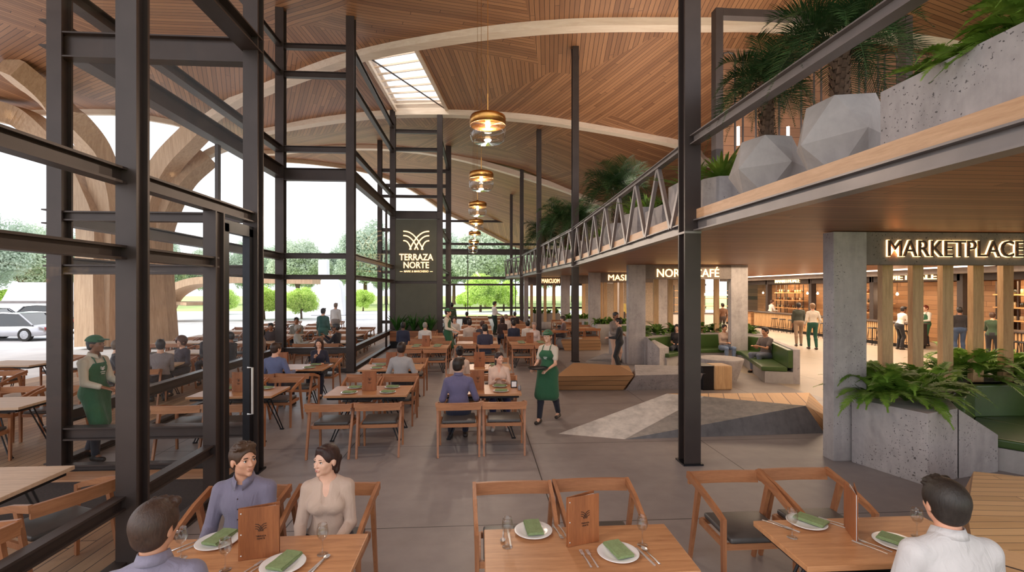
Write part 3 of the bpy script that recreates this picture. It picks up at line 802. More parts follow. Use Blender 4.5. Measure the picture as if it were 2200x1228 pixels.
# ------------------------------------------------------------------ tableware
M['china'] = plain('white_china', srgb(236, 230, 226), .18, 0, .01, 3, coat=.4)
M['napkin'] = plain('green_linen', srgb(128, 144, 98), .85, 0, .06, 60, bumpy=.15)
M['menu'] = wood('walnut_menu_board', srgb(118, 66, 36), srgb(166, 100, 58), 'Z', .5)
M['ink'] = plain('dark_engraving', srgb(52, 30, 20), .7)
def wineglass_mat():
    m = bpy.data.materials.new('wine_glass'); m.use_nodes = True; t = m.node_tree; t.nodes.clear()
    o = t.nodes.new('ShaderNodeOutputMaterial'); tr = t.nodes.new('ShaderNodeBsdfTransparent'); gl = t.nodes.new('ShaderNodeBsdfGlossy')
    mx = t.nodes.new('ShaderNodeMixShader'); lw = t.nodes.new('ShaderNodeLayerWeight'); lw.inputs['Blend'].default_value = .35
    tr.inputs['Color'].default_value = (.93, .93, .92, 1); gl.inputs['Roughness'].default_value = .02
    f = mth(t, 'MULTIPLY_ADD', mth(t, 'POWER', lw.outputs['Facing'], 2.2), .75, .06)
    t.links.new(f, mx.inputs[0]); t.links.new(tr.outputs[0], mx.inputs[1]); t.links.new(gl.outputs[0], mx.inputs[2]); t.links.new(mx.outputs[0], o.inputs['Surface'])
    return m
M['wineglass'] = wineglass_mat()
def make_plate():
    return MB().lathe([(0.0, .004), (.075, .004), (.09, .008), (.13, .017), (.134, .020), (.130, .0215), (.09, .0125), (.075, .009), (0, .009)], 40).build('plate', M['china'], smooth=True, label='x', cat='plate')
def make_napkin():
    e = empty('napkin', label='x', cat='napkin')
    mb = MB()
    for k in range(3):
        z = .010 + k * .007
        P = []
        nx, ny = 6, 10
        for i in range(nx + 1):
            for j in range(ny + 1):
                u, v = i / nx - .5, j / ny - .5
                P.append((u * (.115 - .004 * k), v * .20 - .004 * k, z + .0012 * math.sin(u * 9 + k) + .001 * math.sin(v * 14)))
        N = (nx + 1) * (ny + 1)
        P2 = [(p[0], p[1], p[2] + .0058) for p in P]
        F = []
        for i in range(nx):
            for j in range(ny):
                a = i * (ny + 1) + j; F.append((a + N, a + ny + 1 + N, a + ny + 2 + N, a + 1 + N)); F.append((a, a + 1, a + ny + 2, a + ny + 1))
        rim = [i * (ny + 1) for i in range(nx + 1)] + [nx * (ny + 1) + j for j in range(1, ny + 1)] + [i * (ny + 1) + ny for i in range(nx - 1, -1, -1)] + [j for j in range(ny - 1, 0, -1)]
        for a, b in zip(rim, rim[1:] + rim[:1]): F.append((a, b, b + N, a + N))
        mb.add(P + P2, F)
    o = mb.build('napkin', M['napkin'], label='x', cat='napkin', smooth=False)
    bpy.data.objects.remove(e)
    return o
def make_wineglass():
    return MB().lathe([(.034, .001), (.034, .003), (.012, .006), (.0045, .012), (.0038, .085), (.008, .094), (.026, .108), (.036, .130), (.037, .150), (.033, .175), (.029, .195), (.0275, .195), (.0345, .150), (.033, .130), (.022, .111), (.0, .101)], 28).build('wine_glass', M['wineglass'], smooth=True, label='x', cat='glass')
def make_fork():
    mb = MB(); z = .004
    sweep_rect([Vector((0, -.10, z)), Vector((0, -.03, z + .003)), Vector((0, .045, z + .002))], lambda t: .012 - .006 * t, .0025, mb=mb)
    mb.box((0, .055, z + .002), (.020, .022, .0022))
    for k in range(4): mb.bar((-.0085 + k * .0057, .064, z + .002), (-.0085 + k * .0057, .10, z + .004), .0028, .002)
    return mb.build('fork', M['chrome'], label='x', cat='fork')
def make_knife():
    mb = MB(); z = .004
    sweep_rect([Vector((0, -.11, z)), Vector((0, -.01, z))], lambda t: .011, .006, mb=mb)
    sweep_rect([Vector((0, -.01, z)), Vector((.001, .07, z)), Vector((.0, .11, z))], lambda t: .015 - .009 * t ** 3, .0018, mb=mb)
    return mb.build('knife', M['chrome'], label='x', cat='knife')
def make_spoon():
    mb = MB(); z = .004
    sweep_rect([Vector((0, -.10, z)), Vector((0, -.03, z + .003)), Vector((0, .05, z + .002))], lambda t: .012 - .007 * t, .0025, mb=mb)
    P = []; F = []; n = 16
    for i, r in enumerate((0, .5, 1.0)):
        for k in range(n):
            t = 2 * math.pi * k / n; P.append((math.cos(t) * .018 * r, .075 + math.sin(t) * .027 * r, z + .001 + .006 * r * r))
    for i in range(2):
        for k in range(n): F.append((i * n + k, (i + 1) * n + k, (i + 1) * n + (k + 1) % n, i * n + (k + 1) % n))
    mb.add(P, F); mb.add([(p[0], p[1], p[2] + .0012) for p in P], [f[::-1] for f in F])
    return mb.build('spoon', M['chrome'], label='x', cat='spoon', smooth=True)
def arc_logo(mb, s, c, y=0.0, r=.02, m=0, plane='XZ'):
    """the fan of crossing arcs used on sign and menus: s = overall width"""
    for side in (-1, 1):
        for k in range(3):
            # from outer edge at height h0 curving over to the centre and down
            h0 = (.50, .28, .06)[k] * s; xe = (.27, .18, .30)[k] * s
            pts = []
            x0 = -side * .5 * s
            x1 = side * (.20, .06, -.13)[k] * s
            for i in range(13):
                t = i / 12
                x = x0 + (x1 - x0) * (1 - (1 - t) ** 1.0)
                z = h0 * 1.0 + 0 - (h0 + .22 * s) * (t ** 2.6)
                pts.append((c[0] + x, c[1] + y, c[2] + z))
            mb.tube(pts, r * s, 5, m)
    return mb
def make_menu():
    e = empty('menu_board', label='x', cat='menu')
    w, h, t = .235, .325, .006
    for s, yy, a in ((1, 0, .10), (-1, 0, -.10)):
        mb = MB()
        sweep_rect([Vector((-w / 2, s * .006, h / 2 + .001)), Vector((w / 2, s * (.006 + w * .10), h / 2 + .001))], t, h, mb=mb)
        mb.build('cover', M['menu'], e, bevel=.0015)
    MB().bar((-w / 2 + .004, .0, h / 2), (w / 2 - .02, .0, h / 2), .004, h - .016).build('pages', M['china'], e)
    for k in (.03, h / 2, h - .03):
        mb = MB(); mb.lathe([(0, .0035), (.004, .002), (.0052, 0)], 12, M=Matrix.Translation((-w / 2 + .016, -.0112, k)) @ Matrix.Rotation(math.pi / 2, 4, 'X'))
        mb.build('screw', M['chrome'], e, smooth=True)
    sl = -.1
    lg = MB(); arc_logo(lg, .065, (.012, 0, h * .58), 0, .03)
    o = lg.build('logo', M['ink'], e); o.location = (0, -.0225, 0); o.rotation_euler = (0, 0, -.0997)
    for body, ww, zz in (('TERRAZA', .06, h * .44), ('NORTE', .046, h * .39)):
        letters(e, body, ww, (.012, -.0225, zz), rotm=Matrix.Rotation(-.0997, 4, 'Z') @ Matrix.Rotation(math.pi / 2, 4, 'X'), face=None, glow='ink', depth=.002, name='logo_text')
    return e
PROTO = {}
def put(kind, x, y, z, rz, label, group=None, scale=None):
    mk = {'plate': make_plate, 'napkin': make_napkin, 'wine_glass': make_wineglass, 'fork': make_fork, 'knife': make_knife, 'spoon': make_spoon, 'menu': make_menu}[kind]
    if kind not in PROTO:
        o = PROTO[kind] = mk(); o.location = (x, y, z); o.rotation_euler = (0, 0, rz); o['label'] = label
        if group: o['group'] = group
        return o
    return dup(PROTO[kind], (x, y, z), rz, label, group)

HT = .7505
# foreground tables: corners measured in the photograph
FG = [('front table between the seated couple and the curly haired man', -2.08, -.78),
      ('empty front table in the middle, laid for two', .04, 1.335),
      ('front table where the man in the white shirt sits', 1.98, 3.36)]
for i, (nm, x0, x1) in enumerate(FG):
    table('front', (x0 + x1) / 2, 3.18, 1.31, .60, ['oak dining table shared by the purple-shirted man and the woman in beige', 'oak dining table with two settings and nobody seated, between the two occupied front tables', 'oak dining table laid before the man in the white shirt'][i], 'front row dining tables')
def place(px, py, **k):
    p = at(px, py, HT); return p.x, p.y
def setting(tbl, tname, items):
    for kind, px, py, rz, lab in items:
        x, y = place(px, py)
        z = HT + (.0 if kind != 'napkin' else .008)
        put(kind if kind != 'wg' else 'wine_glass', x, y, z, rz, lab, {'plate': 'white dinner plates', 'napkin': 'green napkins', 'wg': 'wine glasses', 'fork': 'forks', 'knife': 'knives', 'spoon': 'spoons', 'menu': 'menu boards'}[kind] + ' on the front tables')
r_ = math.radians
setting(0, '', [
    ('plate', 467, 1166, 0, 'white plate in front of the man in the purple shirt'),
    ('napkin', 474, 1160, r_(-14), 'green folded napkin on the plate before the man in purple'),
    ('wg', 389, 1198, 0, 'wine glass nearest the curly haired man, beside a spoon and knife'),
    ('wg', 484, 1224, 0, 'wine glass standing before the plate and menu of the couple table'),
    ('wg', 693, 1190, 0, 'wine glass before the woman in the beige top'),
    ('plate', 608, 1216, 0, 'white plate at the bottom edge in front of the couple table menu'),
    ('napkin', 612, 1211, r_(-16), 'green folded napkin on the plate in front of the couple table menu'),
    ('spoon', 406, 1170, r_(-42), 'spoon left of the plate of the man in purple'),
    ('knife', 421, 1171, r_(-38), 'knife left of the plate of the man in purple'),
    ('menu', 557, 1196, r_(17), 'wooden menu board standing on the table of the couple'),
    ('fork', 535, 1224, r_(-24), 'fork at the foot of the couple table menu, outer of two'),
    ('fork', 551, 1222, r_(-24), 'fork at the foot of the couple table menu, nearer the plate'),
    ('knife', 673, 1221, r_(-16), 'knife beside the plate at the couple table, next to the spoon'),
    ('spoon', 688, 1212, r_(-14), 'spoon beside the plate at the couple table, below the woman\'s glass')])
setting(1, '', [
    ('plate', 1146, 1143, 0, 'white plate on the far side of the empty middle table'),
    ('napkin', 1146, 1139, r_(4), 'green napkin on the far plate of the empty middle table'),
    ('plate', 1328, 1191, 0, 'white plate on the near side of the empty middle table'),
    ('napkin', 1328, 1187, r_(14), 'green napkin on the near plate of the empty middle table'),
    ('wg', 1090, 1174, 0, 'wine glass beside the far plate of the empty middle table'),
    ('wg', 1380, 1170, 0, 'wine glass by the right end of the empty middle table'),
    ('menu', 1250, 1166, r_(22), 'wooden menu board on the empty middle table'),
    ('spoon', 1081, 1150, r_(175), 'spoon behind the wine glass on the empty middle table'),
    ('knife', 1094, 1155, r_(2), 'knife behind the wine glass on the empty middle table'),
    ('fork', 1198, 1143, r_(190), 'fork beside the far plate on the empty middle table'),
    ('fork', 1210, 1142, r_(190), 'fork between the far plate and the menu on the empty middle table'),
    ('fork', 1258, 1200, r_(8), 'outer fork beside the near plate of the empty middle table'),
    ('fork', 1272, 1200, r_(8), 'inner fork beside the near plate of the empty middle table'),
    ('knife', 1386, 1195, r_(13), 'knife beside the near plate of the empty middle table'),
    ('spoon', 1398, 1194, r_(13), 'spoon at the end of the near setting on the empty middle table')])
setting(2, '', [
    ('plate', 1733, 1125, 0, 'white plate on the far side of the table of the man in white'),
    ('napkin', 1741, 1123, r_(33), 'green napkin on the far plate at the table of the man in white'),
    ('plate', 1925, 1168, 0, 'white plate directly before the man in the white shirt'),
    ('napkin', 1925, 1167, r_(35), 'green napkin on the plate before the man in the white shirt'),
    ('wg', 1702, 1154, 0, 'wine glass by the far plate at the table of the man in white'),
    ('wg', 1970, 1152, 0, 'wine glass beside the face of the man in white'),
    ('menu', 1832, 1148, r_(62), 'narrow looking menu board seen edge on at the table of the man in white'),
    ('spoon', 1668, 1128, r_(215), 'spoon left of the far plate at the table of the man in white'),
    ('knife', 1684, 1130, r_(30), 'knife left of the far plate at the table of the man in white'),
    ('fork', 1782, 1124, r_(40), 'outer cutlery fork right of the far plate near the edge on menu'),
    ('fork', 1792, 1122, r_(40), 'inner cutlery fork right of the far plate near the edge on menu'),
    ('fork', 1868, 1176, r_(32), 'fork left of the plate before the man in white, outer one'),
    ('fork', 1878, 1172, r_(32), 'fork left of the plate before the man in white, inner one')])
CG = 'dining chairs of oiled wood with charcoal seats'
for (x, y, lab) in [(-1.93, 3.92, 'wooden chair on which the man in the purple shirt sits'), (-1.19, 3.92, 'wooden chair on which the woman in the beige top sits'),
                    (.28, 3.86, 'empty wooden chair behind the far plate of the middle front table'), (.97, 3.88, 'empty wooden chair behind the menu of the middle front table'),
                    (2.22, 3.98, 'empty chair with its grey seat showing, across from the man in white'), (2.90, 4.0, 'empty wooden chair behind the edge on menu of the man in white')]:
    chair(x, y, math.pi, lab, CG)
chair(-1.71, 2.42, 0, 'wooden chair under the curly haired man at the bottom edge', CG)
chair(2.66, 2.50, r_(-4), 'wooden chair under the man in the white shirt', CG)

# mid hall tables: (key name, x left, x right, y front, depth)
MID = []
def row(name, x0, x1, yf, dep, near=(1, 1), far=(1, 1), plates='full', key=None, cz=0.0, menu=True, dx=.0):
    w = x1 - x0; key = key or ('mid%.1f%.1f' % (round(w, 1), dep))
    xc = (x0 + x1) / 2; yc = yf + dep / 2
    table('mid', xc, yc, 1.33, .80, 'oak dining table ' + name, 'dining tables in the hall', z=cz)
    for k, (s, a) in enumerate(((-1, 'left'), (1, 'right'))):
        if near[k]: chair(xc + s * .345, yf - .46 + .02 * k, r_(R.uniform(-3, 3)), 'near %s chair, table %s' % (a, name), CG, cz)
        if far[k]: chair(xc + s * .345, yf + dep + .30, math.pi + r_(R.uniform(-3, 3)), 'far %s chair, table %s' % (a, name), CG, cz)
    if menu: put('menu', xc - .02 + dx, yc - .02, HT, r_(R.uniform(-12, 12)), 'menu board on the table ' + name, 'menu boards in the hall')
    if plates:
        for (sx, sy, a) in ((-.3, -.22, 'near left'), (.33, -.22, 'near right'), (-.3, .2, 'far left'), (.33, .2, 'far right')):
            if plates == 'half' and 'left' in a: continue
            put('plate', xc + sx, yc + sy, HT, 0, '%s plate of the table %s' % (a, name), 'plates in the hall')
            put('napkin', xc + sx, yc + sy, HT + .008, r_(80 + R.uniform(-12, 12)), '%s napkin of the table %s' % (a, name), 'napkins in the hall')
row('laid for four with nobody seated', -2.52, -1.17, 8.05, .8)
row('of the man in the purple shirt seen from behind', -.65, .71, 8.02, .8, far=(1, 1), plates='half', dx=-.05)
row('half hidden by the door post', -4.68, -3.33, 8.1, .8, far=(1, 1))
row('of the man in the blue sweater', -4.70, -3.36, 10.75, .8, near=(1, 1), far=(0, 1), plates='half', dx=-.3)
row('of the man in the light grey shirt', -2.6, -1.25, 10.6, .8)
row('just behind the couple talking in the middle aisle', -.62, .66, 10.5, .8, plates='half')
row('third in the column left of the aisle', -2.25, -.95, 14.6, .8)
row('closest to the planter below the green sign', -2.3, -1.0, 17.6, .8, menu=False, plates=None)
row('at the seat of the man in the navy shirt', -.72, .58, 15.6, .8, menu=True, plates=None)
for yf, nm in ((18.2, 'second behind the man in navy'), (20.8, 'third behind the man in navy'), (23.6, 'fourth behind the man in navy'), (26.6, 'fifth behind the man in navy'), (30, 'last before the far glass wall')):
    row(nm, -.8, .5, yf, .8, plates=None, menu=False)
row('closest in the column right of the aisle', 1.0, 2.3, 15.4, .8)
row('second in the column right of the aisle', 1.0, 2.3, 18.2, .8, menu=False, plates='half')
row('third in the column right of the aisle', 1.0, 2.3, 20.9, .8, menu=False, plates=None)
row('fourth in the column right of the aisle', 1.0, 2.3, 23.8, .8, menu=False, plates=None)
row('fifth in the column right of the aisle', 1.0, 2.3, 27.0, .8, menu=False, plates=None)
row('last in the column right of the aisle', 1.0, 2.3, 30.4, .8, menu=False, plates=None)
row('behind the steel columns near the ferns', 3.9, 5.2, 21.6, .8, menu=False, plates=None)
row('behind the steel columns near the furthest portal', 4.0, 5.3, 25.6, .8, menu=False, plates=None)
# napkin holder and salt on the table of the seated pair
x, y = place(1104, 832)
o = MB().box((0, 0, .06), (.11, .06, .12)).box((0, 0, .065), (.09, .07, .10), m=1).build('napkin_holder', [M['black_steel'], M['china']], bevel=.004, label='small black napkin holder with white paper napkins on the table edge', cat='holder'); o.location = (x, y, HT)
x, y = place(1116, 838)
o = MB().lathe([(.028, 0), (.03, .01), (.03, .07), (.02, .085), (0, .088)], 16).build('salt_pot', M['steel_light'], smooth=True, label='small grey salt pot beside the napkin holder', cat='pot'); o.location = (x, y, HT)

# outdoor terrace tables and chairs
M['table_out'] = wood('pale_terrace_top', srgb(196, 160, 130), srgb(228, 196, 166), 'X', .5)
TG = 'terrace tables outside the glass'; OC = 'terrace chairs outside the glass'
def out_table(x, y, rz, name, chairs=((-.36, -1), (.36, -1), (-.36, 1), (.36, 1))):
    table('out', x, y, 1.4, .8, 'pale topped terrace table ' + name, TG, top='table_out', rz=rz)
    c, s = math.cos(rz), math.sin(rz)
    for k, (cx, sd) in enumerate(chairs):
        lx, ly = cx, sd * .72
        chair(x + c * lx - s * ly, y + s * lx + c * ly, rz + (0 if sd < 0 else math.pi) + r_(R.uniform(-8, 8)), '%s chair, terrace table %s' % (['first', 'second', 'third', 'fourth'][k], name), OC)
p = at(20, 1010, .75)
table('out', -4.62, 4.62, 1.4, .8, 'pale topped terrace table cut by the left picture edge', TG, top='table_out', rz=0)
chair(-3.72, 3.52, r_(74), 'wooden terrace chair nearest us outside, low on the left', OC)
chair(-4.22, 3.60, r_(60), 'wooden terrace chair beside the nearest outside one, cut by the left edge', OC)
chair(-3.62, 4.42, r_(66), 'wooden terrace chair standing just outside the first glass pane', OC)
out_table(-7.4, 7.9, r_(4), 'left of the capped waiter')
out_table(-10.8, 12.2, r_(-6), 'far out on the left beside the parked cars', ((-.36, -1), (.36, -1), (.36, 1)))
out_table(-9.9, 9.6, r_(5), 'half way to the parked cars')
out_table(-7.6, 11.6, r_(10), 'of the men talking outside')
out_table(-8.0, 14.2, r_(-5), 'behind the men talking outside')
k = 0
for yy in (16.6, 18.9, 21.2, 23.5, 25.8):
    for xx in (-5.0, -7.2, -9.6):
        if xx == -5.0 and yy > 22: continue
        k += 1
        out_table(xx - .05 * k, yy + R.uniform(-.2, .2), r_(R.uniform(-8, 8)), ['closest', 'second', 'third', 'fourth', 'fifth'][[16.6, 18.9, 21.2, 23.5, 25.8].index(yy)] + ' row beyond the glass, ' + {-5.0: 'next to the hall', -7.2: 'middle column', -9.6: 'outer column'}[xx])
# ------------------------------------------------------------------ green sign wall
def wall_box(name, x0, x1, y0, y1, z0, z1, mat, **k):
    return MB().bx(x0, x1, y0, y1, z0, z1).build(name, mat, bevel=.004, **k)
sg = empty('sign_panel', (-2.79, 21.93, 0), label='olive green sign panel lettered TERRAZA NORTE between two steel columns', cat='sign')
MB().bx(-.93, .93, -.03, .03, 2.86, 5.58).build('upper_board', M['olive'], sg)
MB().bx(-.93, .93, -.03, .03, .2, 2.74).build('lower_board', M['olive'], sg)
k = D_of(895, 21.9) / FOC
zz = lambda py: EYE - (py - 623) * k
M['sign_gold'] = emis('sign_gold', (1.0, .66, .33, 1), 1.5)
lg = MB()
def fan(mb, s, cz, r):
    # three arcs from each edge crossing the middle, as on the sign
    for sd in (-1, 1):
        for (za, xb, zb, p) in ((.50, .26, -.22, 2.0), (.33, .07, -.22, 2.0), (.13, -.20, -.22, 2.4)):
            pts = []
            for i in range(15):
                t = i / 14
                x = -.5 + (xb + .5) * math.sin(t * math.pi / 2) ** .9 if False else -.5 + (xb + .5) * t ** .85
                z = za + (zb - za) * t ** p
                pts.append((sd * x * s, -.045, cz + z * s))
            mb.tube(pts, r, 6)
    return mb
fan(lg, 1.13, zz(524), .028).build('logo', M['sign_gold'], sg)
letters(sg, 'TERRAZA', 72 * k, (.0, -.03, zz(552)), face=None, glow='sign_gold', name='sign_text', depth=.03, thick=.012, height=.285)
letters(sg, 'NORTE', 54 * k, (.0, -.03, zz(569)), face=None, glow='sign_gold', name='sign_text', depth=.03, thick=.012, height=.285)
letters(sg, 'MARK & MARCHERIO', 52 * k, (.0, -.03, zz(582.5)), face=None, glow='sign_gold', name='sign_text', depth=.02, thick=.004, height=.085)
MB().bx(-.72, -.60, -.05, -.03, zz(583) - .01, zz(583) + .01).build('dash', M['sign_gold'], sg)
MB().bx(.60, .72, -.05, -.03, zz(583) - .01, zz(583) + .01).build('dash', M['sign_gold'], sg)
M['plwood'] = planks('planter_boards', srgb(120, 72, 44), srgb(166, 108, 70), .16, 3, 'X', .5, srgb(50, 30, 20), .06, up='Y')
e = empty('wooden_planter', (-2.79, 21.2, 0), label='long low wooden planter at the foot of the green sign', cat='planter')
MB().bx(-.98, .98, -.35, .35, .30, .72).build('box', M['plwood'], e, bevel=.01)
MB().bx(-.94, .94, -.31, .31, .70, .735).build('soil', M['soil'], e)
MB().bx(-.95, .95, -.3, .3, 0, .30).build('plinth', M['black_steel'], e)

# ------------------------------------------------------------------ plants
def leafmat(name, a, b_, rough=.45, trans=.25):
    m, t, b = mat_new(name); v = coords(t); f = noise(t, v, 7, 4)
    c = ramp(t, f, [(.3, a), (.7, b_)]); t.links.new(c, b.inputs['Base Color']); b.inputs['Roughness'].default_value = rough
    tl = t.nodes.new('ShaderNodeBsdfTranslucent'); mx = t.nodes.new('ShaderNodeMixShader'); mx.inputs[0].default_value = trans
    t.links.new(c, tl.inputs['Color']); o = t.nodes['Material Output']
    t.links.new(b.outputs[0], mx.inputs[1]); t.links.new(tl.outputs[0], mx.inputs[2]); t.links.new(mx.outputs[0], o.inputs['Surface'])
    return m
M['fern'] = leafmat('fern_green', srgb(84, 122, 40), srgb(148, 184, 76))
M['fern_dk'] = leafmat('deep_fern_green', srgb(66, 102, 40), srgb(122, 156, 66))
M['palm'] = leafmat('palm_green', srgb(30, 56, 30), srgb(62, 92, 48), .4, .15)
M['blade'] = leafmat('blade_green', srgb(28, 66, 28), srgb(66, 116, 44))
M['tree'] = leafmat('hazed_tree_green', srgb(186, 200, 178), srgb(220, 230, 210), .8, .35)  # distance haze is blended into this leaf colour and the next
M['tree2'] = leafmat('hazed_tree_green_dark', srgb(172, 190, 172), srgb(208, 220, 202), .8, .35)
M['shrub'] = leafmat('lime_green', srgb(186, 220, 96), srgb(228, 246, 150), .6, .4)
M['bark'] = wood('rough_bark', srgb(66, 48, 36), srgb(118, 92, 72), 'Z', .9)
def frond_geo(L, rise, droop, az, nl, ll, lw, seed, base=(0, 0, 0), fold=.35, tip=.15):
    """one frond: returns verts, quads"""
    rg = random.Random(seed); V = []; Q = []
    ca, sa = math.cos(az), math.sin(az); n = 14
    P = []
    for i in range(n + 1):
        t = i / n
        rr = L * (t * (1 - .12 * t)); z = rise * t - droop * t * t
        P.append(Vector((base[0] + ca * rr, base[1] + sa * rr, base[2] + z)))
    side = Vector((-sa, ca, 0))
    def pt(t):
        f = t * n; i = min(int(f), n - 1); return P[i].lerp(P[i + 1], f - i), (P[i + 1] - P[i]).normalized()
    # midrib
    for i in range(n):
        a, b = P[i], P[i + 1]; w = .006 * (1 - i / n) + .0015
        s = len(V); V += [a - side * w, a + side * w, b + side * w * .9, b - side * w * .9]; Q.append((s, s + 1, s + 2, s + 3))
    for k in range(nl):
        t = .12 + .87 * k / nl; p, d = pt(t); up = side.cross(d)
        l = ll * (math.sin(math.pi * min(1, (t + .12) ** .8)) ** .6 * .9 + tip) * rg.uniform(.85, 1.1)
        for sd in (-1, 1):
            dr = (side * sd * (1 - .25 * t) + d * (.35 + .5 * t) - up * fold * rg.uniform(.5, 1.2)).normalized()
            wv = d * lw * .5
            s = len(V); m = p + dr * l * .5
            V += [p - wv * .6, p + wv * .6, m + wv - Vector((0, 0, 0)), m - wv]
            tp = p + dr * l - Vector((0, 0, l * .12)); V += [tp + wv * .15, tp - wv * .15]
            Q += [(s, s + 1, s + 2, s + 3), (s + 3, s + 2, s + 4, s + 5)]
    return V, Q
def fern_mesh(name, n, L, seed, mat, nl=26, ll=.10, lw=.022, hi=.75):
    rg = random.Random(seed); V = []; Q = []
    for k in range(n):
        az = 2 * math.pi * k / n * 2.4 + rg.uniform(-.2, .2); t = rg.random()
        l = L * rg.uniform(.65, 1.1); rise = L * (hi * t + .45); droop = rise * rg.uniform(.65, 1.25) * (1.15 - .5 * t)
        v, q = frond_geo(l * (1 - .35 * t), rise, droop, az, nl, ll * rg.uniform(.8, 1.15), lw, rg.random())
        b = len(V); V += v; Q += [tuple(b + i for i in f) for f in q]
    return mesh_np(name, [tuple(p) for p in V], Q, M[mat], smooth=False)
def blade_mesh(name, n, L, seed, mat, w=.035, spread=.5):
    rg = random.Random(seed); V = []; Q = []
    for k in range(n):
        az = rg.uniform(0, 6.28); tilt = rg.uniform(.05, spread); l = L * rg.uniform(.6, 1.1); ca, sa = math.cos(az), math.sin(az)
        sd = Vector((-sa, ca, 0)); prev = None; m = 7
        for i in range(m + 1):
            t = i / m; out = l * (tilt * t + tilt * .9 * t * t); z = l * (t - .35 * tilt * t * t)
            p = Vector((ca * (out + .03), sa * (out + .03), z)); ww = w * math.sin(math.pi * min(.98, t * .85 + .12)) ** .8
            V += [p - sd * ww, p + sd * ww]
            if i: s = len(V) - 4; Q.append((s, s + 1, s + 3, s + 2))
    return mesh_np(name, [tuple(p) for p in V], Q, M[mat], smooth=False)
PL = {}
def plant(kind, x, y, z, label, group, scale=1.0, rz=0.0, cat='fern'):
    if kind not in PL:
        o = {'fern': lambda: fern_mesh('fern', 40, .80, 3, 'fern', 46, .105, .018), 'fern_b': lambda: fern_mesh('fern', 28, .58, 8, 'fern_dk', 30, .10, .022),
             'fern_s': lambda: fern_mesh('fern', 20, .40, 5, 'fern_dk', 16, .08, .03), 'blade': lambda: blade_mesh('leafy_plant', 26, .62, 4, 'blade'),
             'bush': lambda: blade_mesh('leafy_plant', 70, .42, 9, 'fern', .03, 1.3)}[kind]()
        PL[kind] = o
        o.location = (x, y, z); o.rotation_euler = (0, 0, rz); o.scale = (scale,) * 3; o['label'] = label; o['group'] = group; o['category'] = cat
        return o
    return dup(PL[kind], (x, y, z), rz, label, group, scale=scale, cat=cat)
for i, (dx, s) in enumerate(((-.72, 1.25), (-.38, .95), (-.02, 1.2), (.34, 1.05), (.70, 1.2))):
    plant('blade', -2.79 + dx, 21.2 + R.uniform(-.1, .1), .72, ['spiky green plant at the left end of the wooden sign planter', 'lower spiky plant, second in the wooden sign planter', 'spiky plant in the middle of the wooden sign planter', 'spiky plant right of the middle in the sign planter', 'spiky green plant at the right end of the sign planter'][i], 'plants below the sign', s, i * 1.3, 'plant')
def make_palm(seed, trunk, L, nfr, name='palm'):
    e = empty(name, label='x', cat='palm'); rg = random.Random(seed)
    mb = MB(); mb.tube([(0, 0, -.1), (.01, 0, trunk * .5), (0, 0, trunk)], [.085, .075, .07], 10)
    n = int(trunk / .045)
    for i in range(n):
        for k in range(7):
            a = k * 6.283 / 7 + i * .5; z = i * .045 + rg.uniform(-.01, .01); r = .078
            c = Vector((math.cos(a) * r, math.sin(a) * r, z)); t = Vector((-math.sin(a), math.cos(a), 0)); o = Vector((math.cos(a), math.sin(a), 0))
            mb.add([c - t * .026, c + t * .026, c + t * .014 + o * .022 + Vector((0, 0, .062)), c - t * .014 + o * .022 + Vector((0, 0, .062)), c - t * .014 + o * .006 + Vector((0, 0, .05)), c + t * .014 + o * .006 + Vector((0, 0, .05))], [(0, 1, 2, 3), (3, 2, 5, 4)])
    mb.build('trunk', M['bark'], e)
    V = []; Q = []
    for k in range(nfr):
        az = k * 2.399 + rg.uniform(-.2, .2); t = (k / nfr)
        l = L * rg.uniform(.8, 1.1) * (1 - .25 * t); rise = L * (.25 + .95 * t); droop = L * (1.0 + .25 * rg.random()) * (1 - .35 * t)
        v, q = frond_geo(l, rise, droop, az, 46, L * .32, .011, rg.random(), base=(0, 0, trunk - .02 + .06 * t), fold=.55, tip=.1)
        b = len(V); V += v; Q += [tuple(b + i for i in f) for f in q]
    mesh_np('frond_crown', [tuple(p) for p in V], Q, M['palm'], e, smooth=False)
    return e
def place_e(e, x, y, z, label, rz=0, s=1, group=None):
    e.location = (x, y, z); e.rotation_euler = (0, 0, rz); e.scale = (s,) * 3; e['label'] = label
    if group: e['group'] = group
    return e

# ------------------------------------------------------------------ mezzanine planters
def faceted(name, r, h, n, seed, label, x, y, z, rz=0, open_top=.55):
    e = empty(name, (x, y, z), rz, label=label, cat='planter', group='concrete planters on the mezzanine')
    rg = random.Random(seed)
    rings = [(r * .55, 0, 0), (r * 1.02, h * .46, .5), (r * open_top * 1.12, h, 0)]
    P = []; F = []
    for (rr, zz_, o) in rings:
        for k in range(n):
            a = 2 * math.pi * (k + o) / n; P.append((rr * math.cos(a), rr * math.sin(a), zz_ + (0 if zz_ in (0, h) else rg.uniform(-.06, .06) * h)))
    for k in range(n):
        k2 = (k + 1) % n
        F += [(k, k2, n + k), (k2, n + k2, n + k), (n + k, n + k2, 2 * n + k2), (n + k, 2 * n + k2, 2 * n + k)]
    F += [tuple(range(n - 1, -1, -1))]
    Q = [(p[0] * .86, p[1] * .86, h) for p in P[2 * n:]]; b = len(P); P += Q
    for k in range(n): F.append((2 * n + k, 2 * n + (k + 1) % n, b + (k + 1) % n, b + k))
    P += [(p[0], p[1], h - .06) for p in Q]
    for k in range(n): F.append((b + k, b + (k + 1) % n, b + n + (k + 1) % n, b + n + k))
    MB().add(P, F).build('shell', M['conc_plain'], e)
    MB().add([(p[0], p[1], h - .05) for p in Q], [tuple(range(n))]).build('soil', M['soil'], e)
    return e
ZM = 3.58
def MZ(px, d): p = atd(px, 600, d); return p.x, p.y
x, y = MZ(1638, 6.0); x += .05
